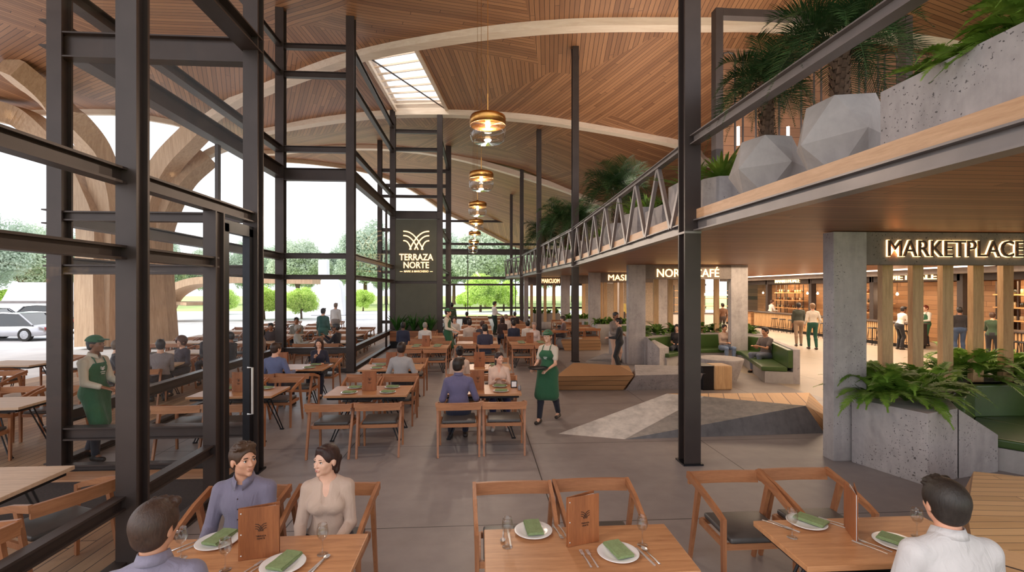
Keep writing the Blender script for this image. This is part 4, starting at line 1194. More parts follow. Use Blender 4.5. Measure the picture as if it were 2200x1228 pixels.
faceted('faceted_planter', .46, .70, 5, 3, 'smaller faceted concrete planter holding a palm', x, y, ZM, .35)
place_e(make_palm(5, .78, .80, 34), x, y, ZM + .62, 'palm with drooping fronds in the smaller faceted planter', group='palms on the mezzanine')
x2, y2 = MZ(1792, 4.95); x2 += .08
faceted('faceted_planter', .46, .76, 5, 8, 'larger faceted concrete planter next to the long trough', x2, y2, ZM, .1, .6)
pb = make_palm(9, .72, .98, 38)
place_e(pb, x2 - .02, y2, ZM + .68, 'largest palm, in the bigger faceted planter', group='palms on the mezzanine')
def trough(name, x0, x1, y0, y1, z, h, label, mat='conc', soil=True):
    e = empty(name, ((x0 + x1) / 2, (y0 + y1) / 2, z), label=label, cat='planter', group='concrete planters on the mezzanine')
    a, b = abs(x1 - x0) / 2, abs(y1 - y0) / 2
    mb = MB().bx(-a, a, -b, -b + .05, 0, h).bx(-a, a, b - .05, b, 0, h).bx(-a, -a + .05, -b + .05, b - .05, 0, h).bx(a - .05, a, -b + .05, b - .05, 0, h).bx(-a + .05, a - .05, -b + .05, b - .05, 0, .04)
    mb.build('shell', M[mat], e)
    MB().bx(-a + .05, a - .05, -b + .05, b - .05, h - .1, h - .06).build('soil', M['soil'], e)
    return e
trough('concrete_trough', 3.24, 3.95, -.6, 3.75, ZM, .47, 'long pitted concrete trough of ferns at the mezzanine edge')
for i, (yy, s) in enumerate(((3.35, .78), (2.75, .95), (2.05, 1.0), (1.3, 1.0))):
    plant('fern', 3.55, yy, ZM + .42, ['fern at the end of the long mezzanine trough beside the big palm', 'second fern in the long mezzanine trough', 'large fern hanging over the long mezzanine trough', 'fern in the trough nearest the picture corner'][i], 'ferns in the mezzanine trough', s, i)
x3, y3 = MZ(1540, 7.35); x3 += .10
def ngon_planter(x, y, z, r, h, n, rz, label):
    e = empty('octagonal_planter', (x, y, z), rz, label=label, cat='planter', group='concrete planters on the mezzanine')
    c = [(r * math.cos(2 * math.pi * k / n), r * math.sin(2 * math.pi * k / n)) for k in range(n)]
    MB().prism(c, 0, h).build('shell', M['conc'], e, bevel=.006)
    MB().prism([(p[0] * .86, p[1] * .86) for p in c], h - .02, h + .006).build('soil', M['soil'], e)
    return e
ngon_planter(x3 - .02, y3, ZM, .34, .52, 8, .2, 'octagonal concrete planter just past the large steel column')
plant('bush', x3 - .02, y3, ZM + .5, 'leafy plant in the octagonal planter by the column', 'leafy plants on the mezzanine', 1.0, 0, 'plant')
for i, (yy, w, h, lab) in enumerate(((8.1, .5, .66, 'square concrete planter behind the railing closest to the column'), (9.1, .9, .42, 'wide low concrete planter behind the railing'),
                                     (10.3, .5, .62, 'tall square concrete planter behind the railing'), )):
    trough('square_planter', 3.30, 3.30 + .6, yy - w / 2, yy + w / 2, ZM, h, lab)
    plant('bush' if i != 1 else 'fern_b', 3.62, yy, ZM + h - .1, ['leafy plant in the square planter next to the column', 'fern in the wide low planter behind the railing', 'leafy plant in the tall square planter'][i], 'leafy plants on the mezzanine', 1.0, i, 'plant')
for i, (yy, s, ps) in enumerate(((13.6, 1.0, 1.6), (11.9, .9, 1.1), (18.5, .9, 1.3), (21.4, .9, 1.9), (26.2, .9, 1.8))):
    xx = mez_pt(yy).x + .62
    faceted('faceted_planter', .45 * s, .74, 6, 20 + i, ['faceted planter under the tall palm behind the railing', 'faceted planter second beyond the square planters', 'faceted planter past the middle of the railing', 'faceted planter near the far columns', 'furthest faceted planter on the mezzanine'][i], xx, yy, ZM, i)
    if i != 1:
        p = dup(pb, (xx, yy, ZM + .62), i * 1.7, ['tall palm rising behind the V strut railing', '', 'palm past the middle of the railing', 'palm near the far columns on the mezzanine', 'furthest palm on the mezzanine'][i], 'palms on the mezzanine', scale=ps * .92)
    else: plant('bush', xx, yy, ZM + .7, 'leafy plant between two palms behind the railing', 'leafy plants on the mezzanine', 1.1, 2, 'plant')
for i, (yy) in enumerate((15.2, 20.0, 24.8, 28.2)):
    xx = mez_pt(yy).x + .6
    trough('square_planter', xx - .3, xx + .3, yy - .5, yy + .5, ZM, .5, 'low concrete planter behind the far railing, ' + ['first of four', 'second of four', 'third of four', 'last of four'][i])
    plant('bush', xx, yy, ZM + .45, 'leafy plant in the low far planter, ' + ['first of four', 'second of four', 'third of four', 'last of four'][i], 'leafy plants on the mezzanine', 1.0, i, 'plant')

# ------------------------------------------------------------------ pendant lamps
M['bulb'] = emis('warm_bulb', (1.0, .58, .26, 1), 9)
def make_pendant():
    e = empty('pendant_lamp', label='x', cat='lamp')
    MB().lathe([(.0, .17), (.03, .172), (.03, .13), (.20, .12), (.245, .10), (.255, .07), (.255, -.03), (.248, -.03), (.246, .06), (.235, .09), (.19, .108), (0, .112)], 40).build('brass_cap', M['brass'], e, smooth=True)
    MB().lathe([(.248, -.03), (.254, -.10), (.25, -.19), (.225, -.245), (.18, -.26), (0, -.262)], 40).lathe([(.20, -.262), (.195, -.25), (.19, -.262)], 40).build('glass_shade', M['wineglass'], e, smooth=True)
    MB().lathe([(0, .11), (.03, .10), (.03, .045), (.02, .04), (0, .04)], 16).build('socket', M['brass'], e, smooth=True)
    MB().lathe([(0, .045), (.02, .03), (.034, -.01), (.036, -.04), (.02, -.08), (0, -.09)], 16).build('bulb', M['bulb'], e, smooth=True)
    MB().tube([(0, 0, .17), (0, 0, .42)], .009, 8).build('stem', M['brass'], e)
    return e
pe = make_pendant()
for i, dd in enumerate((6.9, 10.2, 13.7, 17.1, 20.5, 23.9, 27.3)):
    px = (1048, 1034, 1026, 1023, 1020, 1018, 1016)[i]
    p = atd(px, 600, dd); z = 4.80
    lab = 'brass and clear glass pendant lamp, ' + ['nearest and largest', 'second in the row', 'third in the row', 'fourth in the row', 'fifth in the row', 'sixth in the row', 'last and smallest in the row'][i]
    o = pe if i == 0 else dup(pe, None, 0, lab)
    o.location = (p.x, p.y, z); o['label'] = lab; o['group'] = 'pendant lamps in a row'
    zr = rz_(p.x, p.y) - z
    MB().tube([(0, 0, .42), (0, 0, zr)], .005, 6).build('cable', M['brass'], o)
    point('pendant_light', (p.x, p.y, z - .3), 70, (1, .80, .62), .06)

# ------------------------------------------------------------------ benches
def at0(px, py, z=0.0):
    p = at(px, py, z); return Vector((p.x, p.y, z))
A, B, F_ = at0(1200, 931), at0(1342, 943), at0(1771, 930)
E = at0(1731, 872, .43) if False else Vector((*atd(1731, 872, 8.55).xy, .43))
C_ = at0(1433, 845, .43); D_ = at0(1739, 843, .43); G = at0(1800, 905, .0); Mk = at0(1702, 867, .43)
Kb = Vector((*(C_.xy + Vector((.1, .55))), 0)); Jb = Vector((*(D_.xy + Vector((.1, .5))), 0))
e = empty('faceted_stone_bench', (A.x, A.y, 0), label='large faceted veined stone bench with a plank deck, beside the grey column', cat='bench')
o = Vector((A.x, A.y, 0)); L_ = lambda *v: [p - o for p in v]
Cm = at0(1512, 851, .43)
mid = at0(1395, 893, .20)
V = L_(A, B, F_, E, Cm, C_, Jb, Kb, G, D_)
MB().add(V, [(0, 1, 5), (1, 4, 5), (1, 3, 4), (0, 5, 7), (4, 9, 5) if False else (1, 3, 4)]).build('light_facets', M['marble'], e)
MB().add(V, [(1, 2, 3)]).build('dark_facet', M['marble_shaded'], e)
MB().add(V, [(2, 8, 3), (3, 8, 9), (8, 6, 9), (6, 7, 5, 9)]).build('end_facets', M['bench'], e)
MB().add(L_(C_, Cm, E, D_) , [(0, 1, 2, 3)]).build('plank_deck', planks('bench_deck', srgb(206, 152, 96), srgb(236, 186, 128), .27, 8, 'Y', .5, srgb(96, 62, 40), .05, rot=.42), e)
def bench_poly(name, base, topp, h, mat, label, cat='bench', mats=None):
    """faceted bench from measured base and top outlines"""
    o = Vector((base[0].x, base[0].y, 0)); n = len(base)
    e = MB().add([p - o for p in base] + [p - o for p in topp], [tuple(range(n, 2 * n))] + [(i, (i + 1) % n, n + (i + 1) % n, n + i) for i in range(n)] + [tuple(range(n - 1, -1, -1))]).build(name, mat, label=label, cat=cat)
    e.location = o; bm = bmesh.new(); bm.from_mesh(e.data); bmesh.ops.recalc_face_normals(bm, faces=bm.faces); bm.to_mesh(e.data); bm.free()
    return e
M['bench_side'] = planks('bench_side_boards', srgb(148, 106, 70), srgb(198, 152, 106), .135, 9, 'X', .5, srgb(54, 34, 20), .07, up='Y')
h = .42
bench_poly('wooden_faceted_bench', [at0(1196, 838), at0(1338, 838), at0(1352, 800), at0(1205, 806)], [at0(1194, 808, h), at0(1362, 806, h), at0(1350, 785, h), at0(1232, 779, h)], h, M['bench_side'], 'angular plank clad bench behind the capped waitress')
bench_poly('concrete_faceted_bench', [at0(1343, 838), at0(1520, 833), at0(1512, 815), at0(1356, 805)], [at0(1366, 806, h), at0(1518, 802, h * .98), at0(1505, 786, h * .98), at0(1364, 783, h)], h, M['conc'], 'low concrete bench continuing the plank clad bench')
bench_poly('wooden_faceted_bench', [at0(1213, 753), at0(1290, 752), at0(1292, 738), at0(1215, 737)], [at0(1205, 731, h), at0(1290, 730, h), at0(1285, 723, h), at0(1215, 722, h)], h, M['bench_side'], 'smaller plank bench half hidden behind a steel column')
bench_poly('concrete_wedge', [at0(1257, 778), at0(1330, 779), at0(1335, 770), at0(1290, 766)], [at0(1262, 773, .05), at0(1328, 770, .16), at0(1332, 764, .16), at0(1300, 758, .2)], .2, M['conc_plain'], 'flat concrete wedge on the floor behind the plank bench')
# plank lounger, bottom right
e = empty('plank_lounger', (3.5, 4.2, 0), label='broad plank lounger at the right picture edge behind the man in white', cat='bench')
z0 = .46
a, b, c, d = at0(2092, 1012, z0), at0(2430, 1048, z0), at0(2079, 1103, z0 - .02), at0(2450, 1168, z0 - .02)
f1, f2 = at0(2088, 1160, .40), at0(2420, 1250, .40)
g1, g2 = Vector((f1.x + .02, f1.y - .08, 0)), Vector((f2.x, f2.y - .08, 0))
o = Vector((3.5, 4.2, 0)); P = [p - o for p in (a, b, c, d, f1, f2, g1, g2)]
ba = Vector((a.x, a.y + .2, 0)) - o; bb = Vector((b.x, b.y + .2, 0)) - o
M['lounge'] = planks('lounger_boards', srgb(186, 140, 92), srgb(226, 182, 130), .105, 8, 'X', .5, srgb(70, 46, 28), .06, rot=.13)
MB().add([P[0], P[1], P[3], P[2]], [(3, 2, 1, 0)]).build('back_deck', M['lounge'], e)
MB().add([P[2], P[3], P[5], P[4]], [(3, 2, 1, 0)]).build('seat_deck', M['lounge'], e)
MB().add([P[4], P[5], P[7], P[6], P[0], P[1], ba, bb, P[2], P[3]], [(3, 2, 1, 0), (0, 8, 4, 6, 3), (4, 5, 7, 6)]).build('side_boards', M['bench_side'], e)
# side stool black and wood, round concrete table
p = at0(1543, 838)
e = empty('side_stool', (p.x, p.y + .25, 0), label='squat stool, half black half wooden block, before the round concrete table', cat='stool')
MB().bx(-.10, .36, -.26, .26, 0, .60).build('wooden_block', M['pale_slat'], e, bevel=.05, seg=3)
MB().bx(-.38, -.104, -.24, .24, 0, .58).bx(-.42, -.104, -.26, .26, .56, .60).build('black_block', M['black_steel'], e, bevel=.04, seg=3)
e = MB().lathe([(0, 0), (.40, 0), (.50, .30), (.58, .56), (.585, .60), (.57, .61), (.30, .612), (0, .612)], 40).build('round_table', M['conc'], label='round tapered concrete table inside the green sofa', cat='table')
p = atd(1548, 600, 13.3); e.location = (p.x, p.y, 0)

# ------------------------------------------------------------------ curved sofas in concrete shells
def offset(pts, d):
    P = [Vector((p[0], p[1])) for p in pts]; out = []
    for i, p in enumerate(P):
        ns = []
        if i > 0: t = (p - P[i - 1]).normalized(); ns.append(Vector((-t.y, t.x)))
        if i < len(P) - 1: t = (P[i + 1] - p).normalized(); ns.append(Vector((-t.y, t.x)))
        n = sum(ns, Vector((0, 0))).normalized(); k = 1 / max(.5, n.dot(ns[0])); out.append(p + n * d * k)
    return out
def strip(a, b, i): return [tuple(a[i]), tuple(a[i + 1]), tuple(b[i + 1]), tuple(b[i])]
def sofa(path, label, seat_h=.43, back_h=.86, seat_d=.62, shell=.16, side=-1, endh=.98, nm='curved_sofa'):
    """path: outer line of the back cushions, the sitters are on the given side"""
    ox, oy = path[0]; e = empty(nm, (ox, oy, 0), label=label, cat='sofa')
    pts = [(x - ox, y - oy) for x, y in path]
    o0 = offset(pts, 0); ob = offset(pts, side * .13); osd = offset(pts, side * (seat_d + .13)); oo = offset(pts, -side * shell); ok = offset(pts, side * (seat_d + .05))
    for i in range(len(pts) - 1):
        MB().prism(strip(ob, osd, i), seat_h - .12, seat_h).build('seat_cushion', M['green_lth'], e, bevel=.03, seg=3, smooth=False)
        mb = MB(); a0, a1, b1, b0 = o0[i], o0[i + 1], ob[i + 1], ob[i]
        mb.prism(strip(o0, ob, i), seat_h - .02, back_h).build('back_cushion', M['green_lth'], e, bevel=.025, seg=3)
        MB().prism(strip(o0, ok, i), 0, seat_h - .125).build('base', M['conc_plain'], e)
        MB().prism(strip(oo, o0, i), 0, back_h + .02).build('shell', M['conc'], e)
    return e
S2 = [(X_at(1392, 15.7), 15.7), (X_at(1450, 16.9), 16.9), (X_at(1560, 17.0), 17.0), (X_at(1640, 15.6), 15.6), (X_at(1704, 12.25), 12.25)]
sofa(S2, 'curved green leather sofa in a concrete shell under the café portal', back_h=.88)
# left wing block of that sofa
w0, w1 = at0(1348, 784), at0(1417, 790)
def block(name, poly, tops, mat, label, cat='planter', group=None):
    o = Vector((poly[0][0], poly[0][1], 0)); n = len(poly)
    P = [(p[0] - o.x, p[1] - o.y, 0) for p in poly] + [(p[0] - o.x, p[1] - o.y, t) for p, t in zip(poly, tops)]
    x = MB().add(P, [tuple(range(n - 1, -1, -1)), tuple(range(n, 2 * n))] + [(i, (i + 1) % n, n + (i + 1) % n, n + i) for i in range(n)]).build(name, mat, bevel=.008, label=label, cat=cat, group=group)
    x.location = o; return x
block('concrete_planter', [(w0.x, w0.y + .32), (w0.x + .66, w0.y + .35), (X_at(1390, 15.55), 15.5), (w1.x, w1.y), (w1.x + .42, w1.y + .3), (X_at(1392, 15.7) + .1, 15.9), (X_at(1450, 17.1), 17.15), (X_at(1565, 17.25), 17.25), (X_at(1650, 16.2), 16.3), (X_at(1640, 18), 18), (w0.x, 18)][0:11],
      [.9, .9, .9, .62, .62, .9, .9, .9, .9, .9, .9], M['conc'], 'concrete planter of ferns wrapping behind the curved green sofa')
for i, (px, Y, s) in enumerate(((1378, 16.4, 1.0), (1412, 16.9, 1.15), (1448, 17.4, 1.1), (1505, 17.6, 1.15), (1535, 17.7, 1.1), (1592, 17.5, 1.1), (1612, 17.1, .9))):
    plant('fern_b', X_at(px, Y), Y, .88, 'fern behind the curved sofa, ' + ['first from the concrete pillar', 'second from the pillar', 'third from the pillar', 'right of the grey column', 'behind the seated woman in beige', 'above the sofa corner', 'at the end by the seated man'][i], 'ferns behind the curved sofa', s * 1.1, i)
# booth under MARKETPLACE
PB = [(5.30, 6.62), (5.58, 5.72), (6.20, 5.86), (6.95, 6.12), (7.0, 6.5), (6.72, 6.62), (7.85, 7.5), (9.9, 7.5), (9.9, 8.5), (6.4, 8.5), (5.62, 7.6), (5.62, 6.64)]
TP = [.92, .91, .91, .50, .50, .91, .91, .91, .91, .91, .91, .92]
block('concrete_planter', [(5.30, 6.64), (5.58, 5.74), (6.22, 5.97), (6.72, 6.60), (7.85, 7.5), (9.9, 7.5), (9.9, 8.5), (6.4, 8.5), (5.62, 7.6), (5.62, 6.64)], [.91] * 10, M['conc'], 'big pitted concrete planter of ferns in front of the MARKETPLACE pillar')
block('sofa_end_block', [(6.225, 5.96), (6.98, 6.14), (7.05, 6.42), (6.735, 6.58)], [.90, .50, .50, .84], M['conc'], 'sloping concrete sofa end block beside the big fern planter', 'block')
sofa([(6.76, 6.56), (7.87, 7.44), (11.0, 7.44)], 'green leather sofa at the right edge below the MARKETPLACE ferns', back_h=.93, shell=.0, seat_d=.66)
for i, (px, Y, s, k) in enumerate(((1885, 6.6, .95, 'fern'), (1945, 6.45, .95, 'fern'), (2000, 6.95, .85, 'fern'), (2080, 7.9, 1.15, 'fern'), (2150, 8.0, 1.0, 'fern'), (2205, 8.0, 1.0, 'fern_b'), (2030, 8.1, .9, 'fern_b'))):
    plant(k, X_at(px, Y), Y, .9, ['fern spilling over the pitted planter beside the pillar', 'widest fern at the front corner of the pitted planter', 'fern behind the planter corner, before the third slat', 'tall upright fern above the green sofa', 'fern over the sofa back near the picture edge', 'fern at the right picture edge', 'dark fern behind the slats'][i], 'ferns in the MARKETPLACE planter', s * 1.28, i * 1.1)
# planters at the further portals
for i, (px0, px1, Y, n) in enumerate(((1271, 1340, 22.6, 5), (1211, 1262, 26.8, 4), (1140, 1200, 33, 4))):
    x0, x1 = X_at(px0, Y), X_at(px1, Y)
    block('concrete_planter', [(x0, Y - .1), (x1, Y - .1), (x1, Y - .75), (x0 + .1, Y - .75)], [.9] * 4, M['conc_plain'], ['concrete fern planter below the MASIA portal', 'concrete fern planter below the plain portal', 'low planter before the furthest portal'][i])
    for k in range(n):
        plant('fern_s', x0 + (k + .5) * (x1 - x0) / n, Y - .42, .88, 'fern %s in the planter below the %s portal' % (['first', 'second', 'third', 'fourth', 'fifth'][k], ['MASIA', 'plain', 'furthest'][i]), 'ferns at the far portals', 1.25, k + i)
sofa([(X_at(1322, 21.5), 21.6), (X_at(1400, 21.4), 21.6)], 'green sofa bit behind the standing pair, below the MASIA portal', nm='green_sofa')
sofa([(X_at(1255, 24.5), 24.5), (X_at(1300, 25.5), 25.5)], 'short green sofa between the two far portals', nm='green_sofa')
# low stone boulder seats far right of the aisle
for i, (px, Y, r, lab) in enumerate(((1225, 20.5, .62, 'rounded grey pouf beside the reading woman'), (1172, 30.5, .8, 'rounded stone seat near the far glass'))):
    o = MB().lathe([(0, 0), (r * .8, 0), (r, .12), (r, .3), (r * .85, .42), (0, .46)], 24).build('pouf', M['conc_plain'], smooth=True, label=lab, cat='seat'); o.location = (X_at(px, Y), Y, 0)
o = MB().lathe([(.22, 0), (.24, .02), (.03, .05), (.03, .70), (.2, .72), (.55, .735), (.55, .76), (0, .76)], 28).build('cafe_table', M['wood_dark'], smooth=False, label='round pedestal table before the reading woman', cat='table'); o.location = (X_at(1192, 20), 20, 0)

# ------------------------------------------------------------------ market stalls along the right wall (they face -x)
M['stall_wood'] = planks('stall_boards', srgb(150, 106, 70), srgb(200, 150, 104), .22, 4, 'X', .5, srgb(82, 50, 30), .05, up='X')
M['dark_frame'] = plain('dark_stall_frame', srgb(62, 50, 46), .6)
M['counter_top'] = plain('dark_counter_top', srgb(84, 74, 70), .35)
M['shelf_board'] = wood('lit_shelf_board', srgb(200, 140, 84), srgb(236, 186, 128), 'Y')
M['bottle_a'] = plain('amber_bottle', srgb(96, 52, 24), .15, 0, .1, 8, coat=.5)
M['bottle_b'] = plain('dark_bottle', srgb(40, 40, 32), .15, 0, .1, 8, coat=.5)
M['bottle_c'] = plain('pale_jar', srgb(196, 176, 140), .3, 0, .1, 8)
M['stall_glow'] = emis('stall_bulb', (1, .7, .38, 1), 14)
XW = 19.0
ORD = ['first', 'second', 'third', 'fourth', 'fifth', 'sixth', 'seventh', 'eighth', 'ninth', 'tenth', 'eleventh', 'twelfth', 'thirteenth', 'fourteenth', 'fifteenth']
def stall(y0, y1, name, counter=True, shelves=(), text=None, wood_back=True, bulbs=(), ctype='slat', counter_y=None):
    """y0 < y1"""
    e = empty('market_stall', (XW, y0, 0), label='market stall ' + name, cat='market stall')
    L = y1 - y0
    MB().bx(2.2, 2.3, 0, L, 0, 2.83).build('back_wall', M['stall_wood'], e)
    MB().bx(.0, .14, 0, L, 2.83, 3.26).build('header', M['dark_frame'], e)
    MB().bx(0, .3, -.12, .12, 0, 3.26).build('pillar', M['dark_frame'], e)
    pass
    if text:
        letters(e, text, min(L * .62, 2.4), (-.01, L / 2, 3.03), rotm=Matrix.Rotation(-math.pi / 2, 4, 'Z') @ Matrix.Rotation(math.pi / 2, 4, 'X'), face=None, glow='gold_lit', depth=.04, thick=.01, height=.24)
    if counter:
        a, b = counter_y or (.15, L - .15)
        c = empty('counter', (XW - 1.0, y0 + a, 0), label='%s counter of the market stall %s' % ('slatted' if ctype == 'slat' else 'boarded', name), cat='counter')
        w = b - a
        MB().bx(0, .7, 0, w, .14, 1.02).build('body', M['dark_frame' if ctype == 'slat' else 'stall_wood'], c)
        MB().bx(.04, .66, .03, w - .03, 0, .14).build('plinth', M['black_steel'], c)
        MB().bx(-.08, .78, -.05, w + .05, 1.02, 1.07).build('worktop', M['counter_top'], c, bevel=.01)
        if ctype == 'slat':
            n = int(w / .11); mb = MB()
            for k in range(n): mb.bx(-.03, 0, (k + .2) * w / n, (k + .75) * w / n, .16, 1.0)
            mb.build('slat_cladding', M['pale_slat'], c)
    for (a, b) in shelves:
        s = empty('shelf_unit', (XW + 1.4, y0 + a, 0), label='lit bottle shelf between %.0f and %.0f' % (a, b), cat='shelf')
        s['label'] = ('second ' if a > 2 and len(shelves) > 1 else '') + 'lit bottle shelf, market stall ' + name
        w = b - a
        MB().bx(0, .04, 0, .05, .9, 2.8).build('post', M['dark_frame'], s); MB().bx(0, .04, w - .05, w, .9, 2.8).build('post', M['dark_frame'], s)
        MB().bx(0, .04, w / 2 - .02, w / 2 + .02, .9, 2.8).build('post', M['dark_frame'], s)
        for k, z in enumerate((1.25, 1.75, 2.25)):
            MB().bx(-.12, .3, 0, w, z, z + .05).build('shelf_board', M['shelf_board'], s)
            n = int(w / .24)
            for j in range(n):
                hh = R.uniform(.2, .34); r = R.uniform(.035, .055)
                prof = [(0, 0), (r, 0), (r, hh * .6), (r * .4, hh * .75), (r * .35, hh), (0, hh)] if R.random() < .6 else [(0, 0), (r * 1.3, 0), (r * 1.4, hh * .5), (r, hh * .62), (0, hh * .62)]
                key = 'bt%d' % R.randrange(6)
                if key not in PROTO:
                    PROTO[key] = MB().lathe(prof, 10).build('bottle', M[R.choice(['bottle_a', 'bottle_b', 'bottle_c'])], smooth=True, label='small bottle or jar on a lit market shelf', cat='bottle', group='bottles and jars on the market shelves')
                    ob = PROTO[key]
                else: ob = dup(PROTO[key], None)
                ob['label'] = '%s, %s along the %s %sboard, stall %s' % (ob.data.materials[0].name.split('.')[0].replace('_', ' '), ORD[j], ['lowest', 'middle', 'top'][k], 'second shelf ' if a > 2 and len(shelves) > 1 else '', 'closest to us' if name.startswith('closest') else name); ob['group'] = 'bottles and jars on the market shelves'
                ob.location = (XW + 1.4 + .06, y0 + a + (j + .5) * w / n + R.uniform(-.03, .03), z + .05)
        area('shelf_light', (XW + 1.1, y0 + (a + b) / 2, 2.75), (0, math.radians(-35), 0), .3, w, 22, (1, .72, .42))
    for b in bulbs:
        o = MB().tube([(0, 0, .08), (0, 0, 2.8 - 2.25)], .008, 5).lathe([(0, .1), (.02, .09), (.055, .03), (.055, -.02), (0, -.06)], 12, m=1).build('hanging_bulb', [M['black_steel'], M['stall_glow']], smooth=True, label='bare glowing bulb (%s), market stall %s' % ('further one' if b > bulbs[0] else 'closer one', name), cat='lamp', group='bare bulbs of the stalls')
        o.location = (XW + .9, y0 + b, 2.25)
        point('bulb_light', (XW + .7, y0 + b, 2.2), 18, (1, .74, .48), .06)
    return e
Yp = lambda px: XW / ((SN + (px - 1100) / FOC * CS) / (CS - (px - 1100) / FOC * SN))
stall(Yp(1647), 36.0, 'in the far corner with a boarded counter', ctype='board', shelves=((.2, 1.2),), bulbs=(1.9,))
stall(Yp(1740), Yp(1649), 'lettered MANRITFIDALE', shelves=((2.6, 4.3),), text='MANRITFIDALE', bulbs=(.6, 1.5))
stall(Yp(1872), Yp(1742), 'between the two lettered ones', shelves=((.5, 3.6),), bulbs=())
stall(Yp(2062), Yp(1874), 'lettered DIETHALE', text='DIETHALE', shelves=(), bulbs=(3.0, 3.9), counter_y=(1.1, 4.2))
stall(Yp(2330), Yp(2064) - .3, 'closest to us behind the last slats', shelves=((.4, 2.0), (2.3, 3.9)), bulbs=(2.1,))
area('market_strip', (17.0, 27, 3.2), (0, 0, 0), .3, 18, 260, (1, .86, .7))
st = MB().bx(16.7, 17.3, 14, 36, 3.27, 3.298).build('ceiling_light', emis('lit_strip', (1, .86, .7, 1), 1.6), label='long pale light strip on the ceiling before the market stalls', cat='lamp')
MB().bx(18.2, 19.0, 12, 36, 3.10, 3.29).build('trim_5', M['conc_plain'], kind='structure')
# white kitchen partition and shelving seen through the café portal
MB().bx(8.2, 18.0, 37.9, 38.1, 0, 3.3).build('wall_market', plain('pale_partition', srgb(196, 178, 156), .7), kind='structure')
def rack(x, Y, w, lab):
    e = empty('open_shelf_rack', (x, Y, 0), label=lab, cat='shelf')
    for sx in (0, w / 2, w): MB().bar((sx, 0, 0), (sx, 0, 2.8), .04, .04, (0, 1, 0)).build('post', M['black_steel'], e)
    for z in (.9, 1.4, 1.9, 2.4): MB().bx(0, w, -.15, .15, z, z + .03).build('shelf_board', M['shelf_board'], e)
    return e
rack(X_at(1505, 31), 31, 2.0, 'black open shelf rack seen through the café portal'); rack(X_at(1448, 34), 34, 1.4, 'second open shelf rack further behind the café portal')
e = empty('service_counter', (X_at(1495, 29), 29, 0), label='white service counter behind the café portal', cat='counter')
MB().bx(-1.6, 1.9, 0, .7, 0, 1.0).build('body', M['china'], e); MB().bx(-1.65, 1.95, -.05, .75, 1.0, 1.05).build('worktop', M['counter_top'], e)
for px in (1512, 1558):
    o = MB().lathe([(0, .22), (.03, .2), (.16, .04), (.15, .03), (0, .06)], 16).build('dome_lamp', emis('dome_glow', (1, .66, .34, 1), 4), label='small glowing dome lamp over the service counter, ' + ('left of' if px < 1530 else 'beside') + ' the brown clad person', cat='lamp', group='dome lamps over the service counter'); o.location = (X_at(px, 28.5), 28.5, 2.1); MB().tube([(0, 0, .2), (0, 0, 1.2)], .006, 5).build('cord', M['black_steel'], o)
# bar stools
def make_stool():
    e = empty('bar_stool', label='x', cat='stool')
    MB().lathe([(0, .74), (.17, .74), (.18, .765), (.16, .785), (0, .79)], 20).build('seat', M['black_steel'], e)
    for k in range(4):
        a = math.pi / 4 + k * math.pi / 2
        MB().tube([(math.cos(a) * .12, math.sin(a) * .12, .74), (math.cos(a) * .22, math.sin(a) * .22, 0)], .012, 6).build('leg', M['black_steel'], e)
    pts = [(.19 * math.cos(t * math.pi / 2 + math.pi / 4), .19 * math.sin(t * math.pi / 2 + math.pi / 4), .28) for t in range(5)]
    MB().tube(pts, .009, 5).build('foot_ring', M['black_steel'], e)
    return e
so = make_stool(); first = True
for i, (px, Y, lab) in enumerate(((1664, 29.4, 'black bar stool beside the leaning man in white, first of two'), (1681, 28.8, 'black bar stool beside the leaning man in white, second of two'), (1700, 28.1, 'black bar stool left of the two walking men'),
                                  (1769, 24.6, 'black bar stool right of the two walking men'), (1874, 22.2, 'black bar stool by the pillar behind the first slat'), (1893, 21.6, 'black bar stool behind the first slat'),
                                  (1941, 20.6, 'black bar stool beside the man leaning on the counter'), (2178, 15.9, 'black bar stool of the far right stall, first'), (2200, 15.4, 'black bar stool of the far right stall, second'))):
    o = so if i == 0 else dup(so, None)
    X = X_at(px, Y); o.location = (min(X, 17.55), Y if X < 17.55 else 17.55 / X * Y, 0); o['label'] = lab; o['group'] = 'black bar stools'

# ------------------------------------------------------------------ outside: trees, shrubs, cars, canopy, sculpture
def crown_geo(seed, n, rx, rz, leaf, blobs):
    rg = np.random.default_rng(seed)
    c = rg.normal(size=(blobs, 3)); c /= np.linalg.norm(c, axis=1)[:, None]; c *= rg.uniform(.35, .8, (blobs, 1)); c *= [rx, rx, rz]
    br = rg.uniform(.2, .42, blobs) * rx
    i = rg.integers(0, blobs, n); d = rg.normal(size=(n, 3)); d /= np.linalg.norm(d, axis=1)[:, None]
    P = c[i] + d * br[i][:, None] * rg.uniform(.6, 1.15, (n, 1))
    nrm = d + rg.normal(scale=.5, size=(n, 3)); nrm /= np.linalg.norm(nrm, axis=1)[:, None]
    a = np.cross(nrm, rg.normal(size=(n, 3))); a /= np.linalg.norm(a, axis=1)[:, None]; b = np.cross(nrm, a)
    s = leaf * rg.uniform(.6, 1.2, (n, 1))
    V = np.stack([P - a * s, P + b * s * .6, P + a * s, P - b * s * .6], 1).reshape(-1, 3)
    return V, np.arange(n * 4).reshape(-1, 4)
TR = {}
